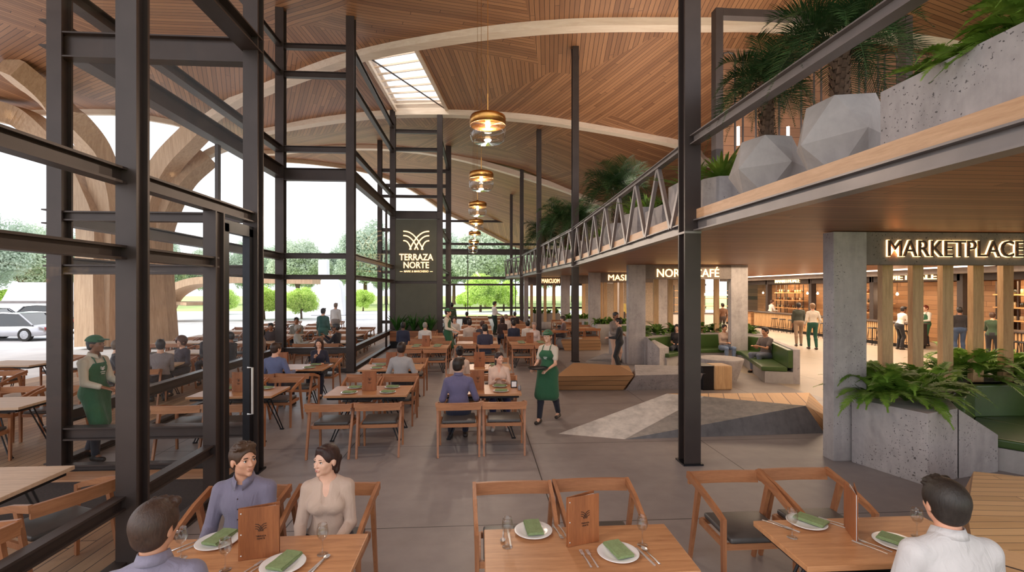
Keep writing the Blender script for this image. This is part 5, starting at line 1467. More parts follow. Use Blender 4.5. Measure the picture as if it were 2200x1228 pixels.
def tree(kind, x, y, s, label, group, rz=0.0):
    if kind not in TR:
        par = {'big': (6, 52000, 4.6, 4.0, .17, 40, 'tree', 3.4), 'big2': (7, 52000, 4.8, 4.8, .17, 44, 'tree2', 3.6), 'shrub': (8, 26000, 1.6, 1.3, .07, 30, 'shrub', .7)}[kind]
        e = empty('tree' if kind != 'shrub' else 'small_tree', label='x', cat='tree'); TR[kind] = e
        V, Q = crown_geo(par[0], par[1], par[2], par[3], par[4], par[5]); V[:, 2] += par[7] + par[3] * .8
        mesh_np('crown', V, Q, M[par[6]], e, smooth=False)
        h = par[7] + par[3]; r = par[2] * .07
        MB().tube([(0, 0, -.2), (.05, 0, h * .5), (0, .05, h)], [r, r * .7, r * .35], 8).tube([(0, 0, h * .4), (par[2] * .3, .1, h * .9)], [r * .5, r * .2], 6).tube([(0, 0, h * .35), (-par[2] * .3, -.2, h * .85)], [r * .5, r * .2], 6).build('trunk', M['bark'], e)
        o = e
    else: o = dup(TR[kind], None)
    o.location = (x, y, -.13); o.rotation_euler = (0, 0, rz); o.scale = (s,) * 3; o['label'] = label; o['group'] = group
    return o
def hz(px, d): p = atd(px, 623, d); return p.x, p.y
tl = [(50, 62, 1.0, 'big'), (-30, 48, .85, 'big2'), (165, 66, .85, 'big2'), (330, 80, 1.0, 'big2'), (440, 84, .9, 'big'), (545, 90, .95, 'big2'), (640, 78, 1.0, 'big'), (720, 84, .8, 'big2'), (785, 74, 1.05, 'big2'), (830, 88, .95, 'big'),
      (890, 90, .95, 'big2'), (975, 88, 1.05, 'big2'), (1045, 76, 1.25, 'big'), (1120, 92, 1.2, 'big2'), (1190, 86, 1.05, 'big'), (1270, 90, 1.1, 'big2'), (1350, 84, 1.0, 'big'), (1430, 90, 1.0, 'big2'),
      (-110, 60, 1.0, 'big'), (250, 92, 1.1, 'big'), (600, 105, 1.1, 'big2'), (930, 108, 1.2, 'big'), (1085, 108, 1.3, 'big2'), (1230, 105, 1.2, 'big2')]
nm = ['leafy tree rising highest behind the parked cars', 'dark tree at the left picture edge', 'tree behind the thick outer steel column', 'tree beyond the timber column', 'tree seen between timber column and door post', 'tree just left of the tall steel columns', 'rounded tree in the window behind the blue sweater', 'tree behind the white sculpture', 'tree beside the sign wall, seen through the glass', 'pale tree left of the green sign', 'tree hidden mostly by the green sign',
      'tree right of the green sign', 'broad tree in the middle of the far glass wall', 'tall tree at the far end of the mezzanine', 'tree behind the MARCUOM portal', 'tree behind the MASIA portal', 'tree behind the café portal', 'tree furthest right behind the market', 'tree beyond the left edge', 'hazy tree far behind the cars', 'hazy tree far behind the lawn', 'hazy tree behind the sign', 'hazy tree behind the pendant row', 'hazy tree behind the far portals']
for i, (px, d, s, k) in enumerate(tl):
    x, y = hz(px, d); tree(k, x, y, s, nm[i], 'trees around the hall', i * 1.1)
for i, (px, d, s) in enumerate(((1032, 58, 1.5), (1082, 60, 1.25), (1000, 66, .8), (648, 44, .95), (568, 43, 1.0), (-6, 47, 1.0), (780, 60, .9), (70, 46, .7), (1010, 72, .9), (480, 52, .9), (168, 52, .7), (1345, 56, 1.2))):
    x, y = hz(px, d); tree('shrub', x, y, s, 'lime green small tree ' + ['in the middle of the far glass wall', 'beside the far steel column', 'low at the start of the far glass wall', 'left of the white sculpture', 'behind the glass next to the tall columns', 'at the left picture edge', 'between sculpture and sign', 'behind the silver car', 'small, behind the far lawn', 'seen by the glass door', 'beside the timber column', 'behind the MASIA portal'][i], 'lime green small trees', i)
def car(x, y, rz, col, label, suv=False):
    e = empty('car', (x, y, -.13), rz, label=label, cat='car')
    Lc = 4.6; H1 = .95 if suv else .78; H2 = 1.7 if suv else 1.42; wd = 1.85
    st = [(-2.3, .38, .62, .80), (-2.2, .28, .72 if not suv else .85, .9), (-1.7, .25, H1 - .04, .96), (-.9, .25, H1, 1), (.3, .25, H1 + .02, 1), (1.3, .25, H1 + .02, 1), (2.0, .26, H1 + .02, .97), (2.25, .32, H1 - .08, .9), (2.32, .42, H1 - .25, .82)]
    n = 10; P = []; F = []
    for (xx, zb, zt, w) in st:
        hw = wd / 2 * w
        for (a, b) in ((-1, 0), (-1.0, .45), (-.97, .8), (-.86, 1), (-.4, 1.03), (.4, 1.03), (.86, 1), (.97, .8), (1.0, .45), (1, 0)): P.append((xx, a * hw, zb + (zt - zb) * b))
    for i in range(len(st) - 1):
        for k in range(n): k2 = (k + 1) % n; F.append((i * n + k, (i + 1) * n + k, (i + 1) * n + k2, i * n + k2))
    F += [tuple(range(n)), tuple((len(st) - 1) * n + k for k in range(n - 1, -1, -1))]
    MB().add(P, F).build('body', col, e, smooth=True)
    ca = [(-1.15, 0, .95), (-.45, H2 - H1 - .06, .80), (.2, H2 - H1, .78), (1.2 if suv else .9, H2 - H1 - .04, .78), (2.15 if suv else 1.75, 0.02, .90)]
    P = []; F = []
    for (xx, dz, w) in ca: P += [(xx, -wd / 2 * w, H1 + dz), (xx, wd / 2 * w, H1 + dz)]
    B0 = len(P); P += [(-1.15, -wd / 2 * .95, H1 - .05), (-1.15, wd / 2 * .95, H1 - .05), (ca[-1][0], -wd / 2 * .9, H1 - .05), (ca[-1][0], wd / 2 * .9, H1 - .05)]
    F = [(2 * i, 2 * i + 2, 2 * i + 3, 2 * i + 1) for i in (0, 3)]
    G1 = [(0, 2, 4, 6, 8, B0 + 2, B0), (1, B0 + 1, B0 + 3, 9, 7, 5, 3)]
    MB().add(P, F + G1).build('windows', M['black_glass'], e)
    MB().add([(p[0], p[1] * 1.01, p[2] + .012) for p in P[2:8]], [(0, 1, 3, 2), (2, 3, 5, 4)]).tube([(-1.15, -.86, H1 + .02), (-.45, -.76, H2 - .06), (.2, -.74, H2), (1.0, -.74, H2 - .04), (ca[-1][0], -.84, H1 + .03)], .035, 5).tube([(-1.15, .86, H1 + .02), (-.45, .76, H2 - .06), (.2, .74, H2), (1.0, .74, H2 - .04), (ca[-1][0], .84, H1 + .03)], .035, 5).build('roof', col, e)
    for sx in (-1.4, 1.42):
        for sy in (-1, 1):
            Mx = Matrix.Translation((sx, sy * .84, .33)) @ Matrix.Rotation(-math.pi / 2 * sy, 4, 'X')
            w = MB().lathe([(.0, -.1), (.33, -.1), (.34, -.05), (.34, .08), (.32, .11), (.24, .11), (.24, .09), (0, .09)], 20, M=Mx).build('wheel', M['tyre'], e, smooth=False)
            MB().lathe([(0, .105), (.05, .11), (.22, .10), (.225, .09)], 10, M=Mx).build('rim', M['rimm'], w)
    for sy in (-1, 1):
        MB().bx(2.24, 2.31, sy * .5 - .24, sy * .5 + .24, H1 - .24, H1 - .08).build('tail_light', M['tail'], e)
    return e
M['black_glass'] = plain('dark_car_glass', srgb(40, 44, 50), .08, 0, .02, 2, coat=.8)
M['tyre'] = plain('tyre_rubber', srgb(34, 32, 32), .8); M['rimm'] = plain('alloy_rim', srgb(176, 176, 180), .3, .9)
M['tail'] = plain('red_tail_light', srgb(170, 20, 26), .2, 0, .05, 5, coat=.6)
M['car_silver'] = plain('silver_paint', srgb(190, 190, 196), .25, .5, .02, 2, coat=.8); M['car_black'] = plain('black_paint', srgb(34, 34, 38), .2, .3, .02, 2, coat=.8)
M['car_grey'] = plain('graphite_paint', srgb(74, 76, 82), .2, .4, .02, 2, coat=.8)
for (px, d, rz, c, lab, suv) in ((30, 25.5, r_(-3), 'car_silver', 'silver car with its rear towards the timber column', False), (95, 29.5, r_(-2), 'car_grey', 'dark grey car with roof rails behind the silver car', True),
                                 (-40, 31, r_(0), 'car_black', 'black car at the left picture edge', False), (168, 36, r_(5), 'car_black', 'black car with a red tail light next to the timber column', True)):
    x, y = hz(px, d); car(x, y, rz, M[c], lab, suv)
M['white_form'] = plain('white_render', srgb(226, 226, 232), .5, 0, .02, 1)
x, y = hz(708, 50)
e = empty('white_sculpture', (x, y, -.13), label='tall tapering white sculpture on the lawn behind the glass', cat='sculpture')
k_ = 50.0 / FOC
def plate_(outline, dep, nm):
    n = len(outline); P = [((px - 708) * k_, -dep / 2, EYE + .13 - (py - 623) * k_) for px, py in outline]; P += [(p[0], dep / 2, p[2]) for p in P]
    MB().add(P, [tuple(range(n)), tuple(range(2 * n - 1, n - 1, -1))] + [(i, n + i, n + (i + 1) % n, (i + 1) % n) for i in range(n)]).build(nm, M['white_form'], e, bevel=.12, seg=3, smooth=True)
plate_([(671, 677), (676, 662), (683, 640), (687, 612), (696, 598), (718, 597), (731, 604), (738, 622), (739, 645), (744, 677)], 1.3, 'base_slab')
plate_([(686, 600), (686, 558), (706, 557), (707, 600)], .7, 'upper_slab')
# timber canopy arch outside
e = empty('timber_canopy', (hz(430, 40)[0], hz(430, 40)[1], -.13), label='low sweeping timber canopy arch on the forecourt', cat='canopy')
o = Vector(e.location)
sweep_rect(crspline([atd(345, 690, 40) - o, atd(352, 660, 40) - o, atd(375, 628, 40) - o, atd(420, 607, 40) - o, atd(480, 601, 40) - o, atd(560, 601, 40.5) - o, atd(680, 603, 41) - o], 6), lambda t: 2.4, lambda t: .55, mb=MB()).build('arch', M['strand'], e, weld=True)
mb = MB(); sweep_rect(crspline([atd(352, 652, 42) - o, atd(400, 650, 41) - o, atd(436, 652, 40) - o], 6), 2.6, .25, mb=mb).build('ledge', M['strand'], e)
x, y = hz(100, 40)
bm_ = empty('white_pavilion', (x, y, -.13), label='low white pavilion with sloping sides behind the parked cars', cat='building')
MB().add([(-2.6, -2, 0), (3.4, -2, 0), (3.4, 2, 0), (-2.6, 2, 0), (-1.4, -1.4, 3.2), (3.0, -1.4, 3.2), (3.0, 1.4, 3.2), (-1.4, 1.4, 3.2)], [(0, 1, 5, 4), (1, 2, 6, 5), (2, 3, 7, 6), (3, 0, 4, 7), (4, 5, 6, 7)]).build('body', M['white_form'], bm_)
MB().bx(-4, 6, -2.3, -2.2, 1.55, 1.75).build('fascia', M['steel_light'], bm_)
# ------------------------------------------------------------------ figures: smooth blended bodies
class Field:
    def __init__(s, lo, hi, h):
        s.lo = np.array(lo, float); s.h = h
        s.n = np.maximum(4, np.ceil((np.array(hi) - s.lo) / h).astype(int) + 1)
        s.D = np.full(s.n, .06, np.float32)
    def sub(s, lo, hi):
        a = np.clip(np.floor((np.array(lo) - s.lo) / s.h).astype(int), 0, s.n); b = np.clip(np.ceil((np.array(hi) - s.lo) / s.h).astype(int) + 1, 0, s.n)
        if np.any(b <= a): return None, None
        ax = [s.lo[i] + s.h * np.arange(a[i], b[i], dtype=np.float32) for i in range(3)]
        X = np.stack(np.meshgrid(*ax, indexing='ij'), -1).astype(np.float32)
        return (slice(a[0], b[0]), slice(a[1], b[1]), slice(a[2], b[2])), X
    def apply(s, sl, d, k, op='u'):
        D = s.D[sl]
        if op == 'u':
            hh = np.maximum(k - np.abs(D - d), 0) / k; s.D[sl] = np.minimum(D, d) - hh * hh * k * .25
        else:
            d = -d; hh = np.maximum(k - np.abs(D - d), 0) / k; s.D[sl] = np.maximum(D, d) + hh * hh * k * .25
    def cone(s, a, b, ra, rb, k=.02, op='u', flat=None):
        a = np.array(a, np.float32); b = np.array(b, np.float32); m = max(ra, rb) + k + .03
        sl, X = s.sub(np.minimum(a, b) - m, np.maximum(a, b) + m)
        if sl is None: return
        ab = b - a; t = np.clip(((X - a) @ ab) / max(1e-9, float(ab @ ab)), 0, 1)
        v = X - a - t[..., None] * ab
        if flat is not None:
            f = np.array(flat[0], np.float32); f /= np.linalg.norm(f); c = v @ f; v = v + (c * (flat[1] - 1))[..., None] * f
        d = np.sqrt((v * v).sum(-1)) - (ra + (rb - ra) * t)
        if flat is not None and flat[1] > 1: d = d / (1 + (flat[1] - 1) * .3)
        s.apply(sl, d, k, op)
    def ell(s, c, r, k=.02, op='u', rot=None):
        c = np.array(c, np.float32); r = np.array(r, np.float32); m = float(r.max()) + k + .03
        sl, X = s.sub(c - m, c + m)
        if sl is None: return
        v = X - c
        if rot is not None: v = v @ np.array(rot, np.float32)
        q = np.sqrt(((v / r) ** 2).sum(-1)); q2 = np.sqrt(((v / (r * r)) ** 2).sum(-1))
        d = q * (q - 1) / np.maximum(q2, 1e-6)
        s.apply(sl, d, k, op)
    def plane_cut(s, p, n, k=.006):
        """removes what lies on the side n points to"""
        sl, X = s.sub(s.lo, s.lo + s.n * s.h)
        d = -((X - np.array(p, np.float32)) @ np.array(n, np.float32)); s.apply(sl, d, k, 's')
    def mesh(s):
        D = s.D; D[0] = D[-1] = .05; D[:, 0] = D[:, -1] = .05; D[:, :, 0] = D[:, :, -1] = .05
        S = D < 0
        c = np.zeros(np.array(S.shape) - 1, np.int8)
        for dx in (0, 1):
            for dy in (0, 1):
                for dz in (0, 1): c += S[dx:S.shape[0] - 1 + dx, dy:S.shape[1] - 1 + dy, dz:S.shape[2] - 1 + dz]
        act = (c > 0) & (c < 8); idx = np.full(act.shape, -1, np.int32); I = np.argwhere(act); idx[act] = np.arange(len(I))
        P = np.zeros((len(I), 3)); W = np.zeros(len(I))
        corners = [(x, y, z) for x in (0, 1) for y in (0, 1) for z in (0, 1)]
        val = {q: D[I[:, 0] + q[0], I[:, 1] + q[1], I[:, 2] + q[2]] for q in corners}
        for q in corners:
            for ax in range(3):
                if q[ax]: continue
                q2 = tuple(1 if i == ax else q[i] for i in range(3)); a = val[q]; b = val[q2]; mk = (a < 0) != (b < 0)
                t = np.where(mk, a / np.where(mk, a - b, 1), 0)
                p = np.tile(np.array(q, float), (len(I), 1)); p[:, ax] += t; P += p * mk[:, None]; W += mk
        V = (I + P / W[:, None]) * s.h + s.lo
        Q = []
        for ax in range(3):
            o = [0, 0, 0]; o[ax] = 1
            A = S[:S.shape[0] - o[0], :S.shape[1] - o[1], :S.shape[2] - o[2]]; B = S[o[0]:, o[1]:, o[2]:]
            for sgn, mk in ((1, A & ~B), (0, ~A & B)):
                J = np.argwhere(mk)
                if not len(J): continue
                u, v = [(1, 2), (2, 0), (0, 1)][ax]
                J = J[(J[:, u] > 0) & (J[:, v] > 0)]
                def at_(du, dv):
                    K = J.copy(); K[:, u] -= du; K[:, v] -= dv; return idx[K[:, 0], K[:, 1], K[:, 2]]
                q = np.stack([at_(1, 1), at_(0, 1), at_(0, 0), at_(1, 0)], 1)
                Q.append(q if sgn else q[:, ::-1])
        return V, np.concatenate(Q)
def ik(a, b, l1, l2, hint):
    """middle joint between a and b"""
    a = np.array(a, float); b = np.array(b, float); d = b - a; L = np.linalg.norm(d); L2 = min(L, (l1 + l2) * .999); u = d / L
    b2 = a + u * L2; x = (l1 * l1 - l2 * l2 + L2 * L2) / (2 * L2); h = math.sqrt(max(0, l1 * l1 - x * x))
    hv = np.array(hint, float); hv = hv - u * (hv @ u); hv /= max(1e-6, np.linalg.norm(hv))
    return a + u * x + hv * h, b2
def rotm(yaw=0, pitch=0, roll=0):
    return np.array(Euler((pitch, roll, yaw), 'XYZ').to_matrix())
SKIN = {}
def skinmat(c):
    if c not in SKIN:
        m, t, b = mat_new('skin'); v = coords(t); f = noise(t, v, 22, 4)
        d = tuple(x * .88 for x in c[:3]) + (1,)
        t.links.new(ramp(t, f, [(.3, d), (.7, c)]), b.inputs['Base Color']); b.inputs['Roughness'].default_value = .5
        b.inputs['Subsurface Weight'].default_value = .12; b.inputs['Subsurface Radius'].default_value = (.012, .005, .003)
        SKIN[c] = m
    return SKIN[c]
CL = {}
def cloth(c, kind='cotton'):
    if (c, kind) not in CL:
        m, t, b = mat_new(kind); v = coords(t); f = noise(t, v, 6, 5); d = tuple(x * .9 for x in c[:3]) + (1,)
        t.links.new(ramp(t, f, [(.3, d), (.7, c)]), b.inputs['Base Color']); b.inputs['Roughness'].default_value = .85
        b.inputs['Sheen Weight'].default_value = .15
        w = coords(t, (9, 9, 4)); bump(t, b, noise(t, w, 1.6, 3, .5, 1.2), .55, .02)
        CL[(c, kind)] = m
    return CL[(c, kind)]
HM = {}
def hairmat(c):
    if c not in HM:
        m, t, b = mat_new('hair'); v = coords(t, (60, 60, 12)); f = noise(t, v, 1.5, 6, .6, .8); d = tuple(x * .45 for x in c[:3]) + (1,)
        t.links.new(ramp(t, f, [(.3, d), (.75, c)]), b.inputs['Base Color']); b.inputs['Roughness'].default_value = .5; bump(t, b, f, .6, .006)
        HM[c] = m
    return HM[c]
LIGHT, TAN, BROWN, DARK = srgb(222, 170, 142), srgb(198, 142, 108), srgb(146, 96, 68), srgb(98, 62, 44)
M['eyewhite'] = plain('eye_white', srgb(214, 206, 200), .25, 0, .01); M['iris'] = plain('dark_iris', srgb(52, 36, 28), .15, 0, .02)
M['lips'] = plain('lips', srgb(176, 100, 90), .45, 0, .04); M['shoe_dk'] = plain('dark_shoe', srgb(48, 38, 34), .5); M['shoe_lt'] = plain('pale_shoe', srgb(196, 186, 178), .6); M['sole'] = plain('white_sole', srgb(206, 200, 192), .6)
M['apron'] = cloth(srgb(44, 92, 60), 'apron_cloth'); M['cap'] = cloth(srgb(52, 100, 66), 'cap_cloth')
def person(x, y, rz, label, pose='sit', h=1.74, res=.02, female=False, skin=LIGHT, top=srgb(120, 110, 140), pants=srgb(50, 54, 70), hair='short', hairc=srgb(58, 36, 24),
           rh=None, lh=None, rf=None, lf=None, lean=0.0, head=(0, 0), sleeve='long', apron=False, cap=False, shoes='shoe_dk', z=0.0, neck='round', seat=.475, twist=0.0, skirt=False, holds=None, hips=None, bulk=1.0, vneck=False):
    """local frame: faces +y, x to the figure's right, origin on the ground below the pelvis"""
    s = h / 1.75; e = empty('person', (x, y, z), rz, label=label, cat='person')
    near = res <= .008; mid = res <= .014
    fw = .88 if female else 1.0; bk = bulk
    pel = np.array([0, 0, (.96 * s if pose != 'sit' else seat + .10)])
    if hips is not None: pel = np.array(hips, float)
    Rl = rotm(0, -lean, 0); Rt = Rl @ rotm(twist)
    T = lambda v: pel + Rt @ (np.array(v, float) * s)
    waist = T((0, 0, .12)); chest = T((0, .0, .33)); nb = T((0, -.005, .50)); sh = {1: T((.168 * fw * bk, -.005, .418)), -1: T((-.168 * fw * bk, -.005, .418))}
    hy, hp = head; Rh = rotm(hy, -hp - lean * .3); hc = nb + Rt @ np.array([0, .025, .0]) * s + np.array([0, 0, .145 * s]) + Rh @ np.array([0, .012, 0]); HS = s * (.97 if female else 1.0)
    HT_ = lambda v: hc + Rh @ (np.array(v, float) * HS)
    hipj = {q: pel + rotm(twist * .3) @ np.array([q * .095 * s, 0, -.03 * s]) for q in (1, -1)}
    F = {}; K = {}
    for q, f in ((1, rf), (-1, lf)):
        if f is None: f = (q * .12, .42, 0.09) if pose == 'sit' else (q * .10, 0, .09)
        f = np.array(f, float); f[2] = max(f[2], .085 * s)
        K[q], F[q] = ik(hipj[q], f, .44 * s, .43 * s, (q * .1, 1, .45 if pose == 'sit' else 0))
    Hn = {}; El = {}
    for q, t in ((1, rh), (-1, lh)):
        if t is None: t = (q * .10, .24, .66) if pose == 'sit' else (q * .24, .06, .86)
        El[q], Hn[q] = ik(sh[q], np.array(t, float), .285 * s, .255 * s, (q * .32, -.6, -.7))
    def torso(f, g, k=.05):
        b_ = bk
        f.cone(pel + [-.06 * s, 0, -.01], pel + [.06 * s, 0, -.01], (.125 if female else .12) * s * b_ + g, (.125 if female else .12) * s * b_ + g, k)
        f.ell(waist, np.array([(.125 if female else .15) * b_, .098 * b_, .16]) * s + g, k, rot=Rt)
        f.ell(chest, np.array([(.145 if female else .168) * b_, .105 * b_, .165]) * s + g, k, rot=Rt)
        for q in (1, -1):
            f.cone(T((q * .02 * fw * b_, -.02, .480)), T((q * .155 * fw * b_, -.008, .420)), .046 * s * b_ + g, .050 * s * b_ + g, .04)
            f.cone(T((q * .10 * fw * b_, -.02, .36)), T((q * .15 * fw * b_, -.01, .40)), .06 * s * b_ + g, .05 * s * b_ + g, .03)
        if female:
            for q in (1, -1): f.ell(T((q * .07, .085, .315)), np.array([.066, .046, .058]) * s + g, .05)
    def arm(f, g, full=1.0, q=1):
        w = .9 if female else 1.0
        f.cone(sh[q], El[q], .050 * s * w * bk + g, .040 * s * w * bk + g, .025)
        if full > .0:
            e2 = El[q] + (Hn[q] - El[q]) * min(full, 1.0); f.cone(El[q], e2, .041 * s * w + g, (.041 + (.027 - .041) * min(full, 1)) * s * w + g, .015)
    def leg(f, g, q, lo=1.0):
        f.cone(hipj[q], K[q], .082 * s * bk + g, .056 * s + g, .045)
        a = K[q] + (F[q] - K[q]) * lo; cf = K[q] + (F[q] - K[q]) * .3 - (np.array([0, .015, 0]))
        f.cone(K[q], cf, .053 * s + g, .053 * s + g, .02); f.cone(cf, a, .053 * s + g, .036 * s + g * 1.3, .02)
    pts = np.array([pel, nb, hc, *K.values(), *F.values(), *El.values(), *Hn.values(), sh[1], sh[-1]])
    lo = pts.min(0) - .26; hi = pts.max(0) + .26; lo[2] = max(lo[2], -.02)
    if near: lo[2] = max(lo[2], .30)
    # --- body: one continuous skin surface
    f = Field(lo, hi, res)
    torso(f, -.007)
    for q in (1, -1):
        arm(f, -.006, 1.0, q); leg(f, -.012, q)
    f.cone(nb + Rt @ np.array([0, -.005, -.05]) * s, HT_((0, -.02, -.05)), .058 * s * (.86 if female else 1), .054 * s * (.84 if female else 1), .03)
    # head
    jw = .88 if female else 1.0
    f.ell(HT_((0, -.012, .035)), np.array([.077, .096, .088]) * HS, .02, rot=Rh)
    f.ell(HT_((0, .022, -.022)), np.array([.061, .068, .082]) * HS, .02, rot=Rh)
    f.cone(HT_((0, .03, -.06)), HT_((0, .068, -.094)), .040 * HS * jw, .018 * HS, .02)
    f.cone(HT_((-.026, .010, -.058)), HT_((.026, .010, -.058)), .032 * HS * jw, .032 * HS * jw, .02)
    if mid or near:
        for q in (1, -1):
            f.ell(HT_((q * .031, .094, .004)), np.array([.019, .016, .012]) * HS * (1 if near else .8), .012, 's', rot=Rh)
            f.cone(HT_((q * .014, .086, .022)), HT_((q * .046, .076, .022)), .0085 * HS, .007 * HS, .012)
            f.ell(HT_((q * .078, -.012, -.004)), np.array([.010, .019, .031]) * HS, .006, rot=Rh)
            f.ell(HT_((q * .036, .058, -.020)), np.array([.018, .016, .014]) * HS, .03, rot=Rh)
        f.cone(HT_((0, .086, .012)), HT_((0, .107, -.028)), .0075 * HS, .0115 * HS, .009)
        for q in (1, -1): f.ell(HT_((q * .010, .097, -.030)), np.array([.008, .009, .007]) * HS, .006, rot=Rh)
        if near:
            f.cone(HT_((-.016, .087, -.057)), HT_((.016, .087, -.057)), .0048 * HS, .0048 * HS, .010); f.cone(HT_((-.013, .086, -.067)), HT_((.013, .086, -.067)), .0055 * HS, .0055 * HS, .010)
            for q in (1, -1): f.ell(HT_((q * .031, .0775, .004)), np.array([.0135, .012, .0105]) * HS, .004, rot=Rh)
    else:
        f.cone(HT_((0, .08, .0)), HT_((0, .103, -.028)), .010, .013, .015)
        for q in (1, -1): f.ell(HT_((q * .076, -.012, -.004)), np.array([.013, .02, .03]) * HS, .01, rot=Rh)
    # hands
    for q in (1, -1):
        d = (Hn[q] - El[q]); d /= np.linalg.norm(d); up = np.array([0, 0, 1.]); 
        if abs(d[2]) > .85: up = np.array([-q, .2, 0.])
        sd = np.cross(d, up); sd /= np.linalg.norm(sd); nn = np.cross(sd, d); a = Hn[q]
        rr = .85 if female else 1.0
        if res > .012:
            f.cone(a, a + d * .08 * s, .026 * rr, .032 * rr, .02, flat=(nn, 1.5)); f.cone(a + d * .08 * s, a + d * .15 * s - nn * .02, .03 * rr, .018 * rr, .015, flat=(nn, 1.6))
            th = sd * (-q); f.cone(a + d * .03, a + d * .08 + th * .045, .014, .011, .01)
        else:
            f.cone(a, a + d * .075 * s, .024 * rr, .034 * rr, .015, flat=(nn, 1.7)); f.cone(a + d * .03 * s, a + d * .085 * s, .036 * rr, .038 * rr, .01, flat=(nn, 2.2))
            th = sd * (-q)
            for j, (o_, L_, sp) in enumerate(((-.030, .070, -.10), (-.010, .080, -.03), (.011, .074, .04), (.030, .058, .12))):
                b0 = a + d * .085 * s - th * o_ * rr; v = (d - th * sp); v /= np.linalg.norm(v)
                r0 = .0088 * rr; b1 = b0 + v * L_ * .42 - nn * .006; v2 = v - nn * .45; v2 /= np.linalg.norm(v2); b2 = b1 + v2 * L_ * .32; v3 = v2 - nn * .5; v3 /= np.linalg.norm(v3); b3 = b2 + v3 * L_ * .26
                f.cone(b0 - v * .02, b1, r0 * 1.08, r0, .005); f.cone(b1, b2, r0, r0 * .92, .003); f.cone(b2, b3, r0 * .92, r0 * .78, .003)
            t0 = a + d * .02 + th * .018; t1 = a + d * .055 + th * .047 - nn * .008; t2 = a + d * .085 + th * .055 - nn * .016
            f.cone(t0, t1, .014 * rr, .0115 * rr, .008); f.cone(t1, t2, .0105 * rr, .009 * rr, .003)
    if skirt is False and (pose == 'sit' or True) and not near:
        for q in (1, -1): f.cone(F[q], F[q] + [0, .1, -.05 * s], .03, .025, .02)
    V, Q = f.mesh(); mesh_np('body', V, Q, skinmat(skin), e)
    # --- top
    g = Field(lo, hi, res); torso(g, .004)
    sl = {'long': .93, 'three': .72, 'half': .25, 'short': 0, 'none': -1}[sleeve]
    for q in (1, -1):
        if sl >= 0:
            if sl > 0: arm(g, .009, sl, q)
            else:
                m_ = sh[q] + (El[q] - sh[q]) * .62; g.cone(sh[q], m_, .052 * s * bk * fw + .008, .048 * s * fw + .010, .025)
    if neck == 'collar':
        g.cone(nb + Rt @ np.array([0, .005, .02]) * s, nb + Rt @ np.array([0, .005, .12]) * s, .062 * s, .07 * s, .006, 's')
        g.cone(nb + Rt @ np.array([0, .07, .04]) * s, nb + Rt @ np.array([0, .09, -.04]) * s, .030 * s, .006, .006, 's')
        mb = MB(); n_ = 28; CP = []; CF = []
        for i in range(n_ + 1):
            u = i / n_ * 2 - 1; th = math.pi * .5 + math.pi + u * math.pi * .90; fr_ = abs(u) ** 3
            for (r_c, zc_) in ((.060, .002 - .03 * fr_), (.059, .046 - .040 * fr_), (.064, .050 - .042 * fr_), (.080 + .006 * fr_, .004 - .058 * fr_), (.076 + .004 * fr_, .002 - .056 * fr_)):
                CP.append(tuple(nb + Rt @ (np.array([math.cos(th) * r_c, math.sin(th) * r_c * 1.06 + .008 + .012 * fr_, zc_ + .004]) * s)))
        for i in range(n_):
            for k in range(4): a_ = i * 5 + k; CF.append((a_, a_ + 1, a_ + 6, a_ + 5))
        mb.add(CP, CF); COLLAR = mb
    else:
        g.cone(nb + Rt @ np.array([0, 0, .03]) * s, nb + Rt @ np.array([0, .0, .12]) * s, .07 * s, .085 * s, .008, 's')
        if vneck:
            g.cone(nb + Rt @ np.array([0, .08, .05]) * s, nb + Rt @ np.array([0, .145, -.13]) * s, .070 * s, .034 * s, .006, 's')
    g.plane_cut(pel + [0, 0, -.055], (0, 0, -1))
    V, Q = g.mesh(); shirt_o = mesh_np('blazer' if neck == 'blazer' else 'shirt', V, Q, cloth(top), e)
    if neck == 'collar': COLLAR.build('collar', cloth(top), shirt_o, smooth=True)
    if neck == 'collar' and near:
        mb = MB()
        for k in range(5):
            p = T((0, .105 + .004 * k, .40 - .075 * k)); mb.lathe([(0, .003), (.005, .002), (.0055, 0)], 8, M=Matrix.Translation(tuple(p + Rt @ np.array([0, .014, 0]))) @ Matrix.Rotation(-math.pi / 2, 4, 'X'))
        mb.build('button', M['iris'], e)
    # --- trousers
    g = Field(lo, hi, res)
    g.cone(pel + [-.055 * s, 0, -.01], pel + [.055 * s, 0, -.01], .128 * s * bk, .128 * s * bk, .04); g.cone(pel, pel + Rl @ np.array([0, 0, .07]), .12 * s, .115 * s, .04)
    for q in (1, -1):
        leg(g, .010, q, .93)
    g.plane_cut(pel + Rl @ np.array([0, 0, .075]), Rl @ np.array([0, 0, 1.]))
    V, Q = g.mesh(); mesh_np('trousers', V, Q, cloth(pants, 'trouser_cloth'), e)
    # --- shoes
    if not near:
        for q in (1, -1):
            g = Field(F[q] - [.09, .12, .13], F[q] + [.09, .22, .08], min(res, .014)); a = F[q]; zf = max(.045, a[2] - .055)
            g.cone((a[0], a[1] - .035, zf - .005), (a[0] + q * .01, a[1] + .12 * s, zf - .012), .038 * s, .036 * s, .02, flat=((0, 0, 1), 1.0)); g.cone(a, (a[0], a[1] - .02, zf), .036 * s, .036 * s, .02)
            g.plane_cut((0, 0, zf - .042), (0, 0, -1)); g.plane_cut(a + [0, 0, .02], (0, 0, 1))
            V, Q = g.mesh(); mesh_np('shoe', V, Q, M[shoes], e)
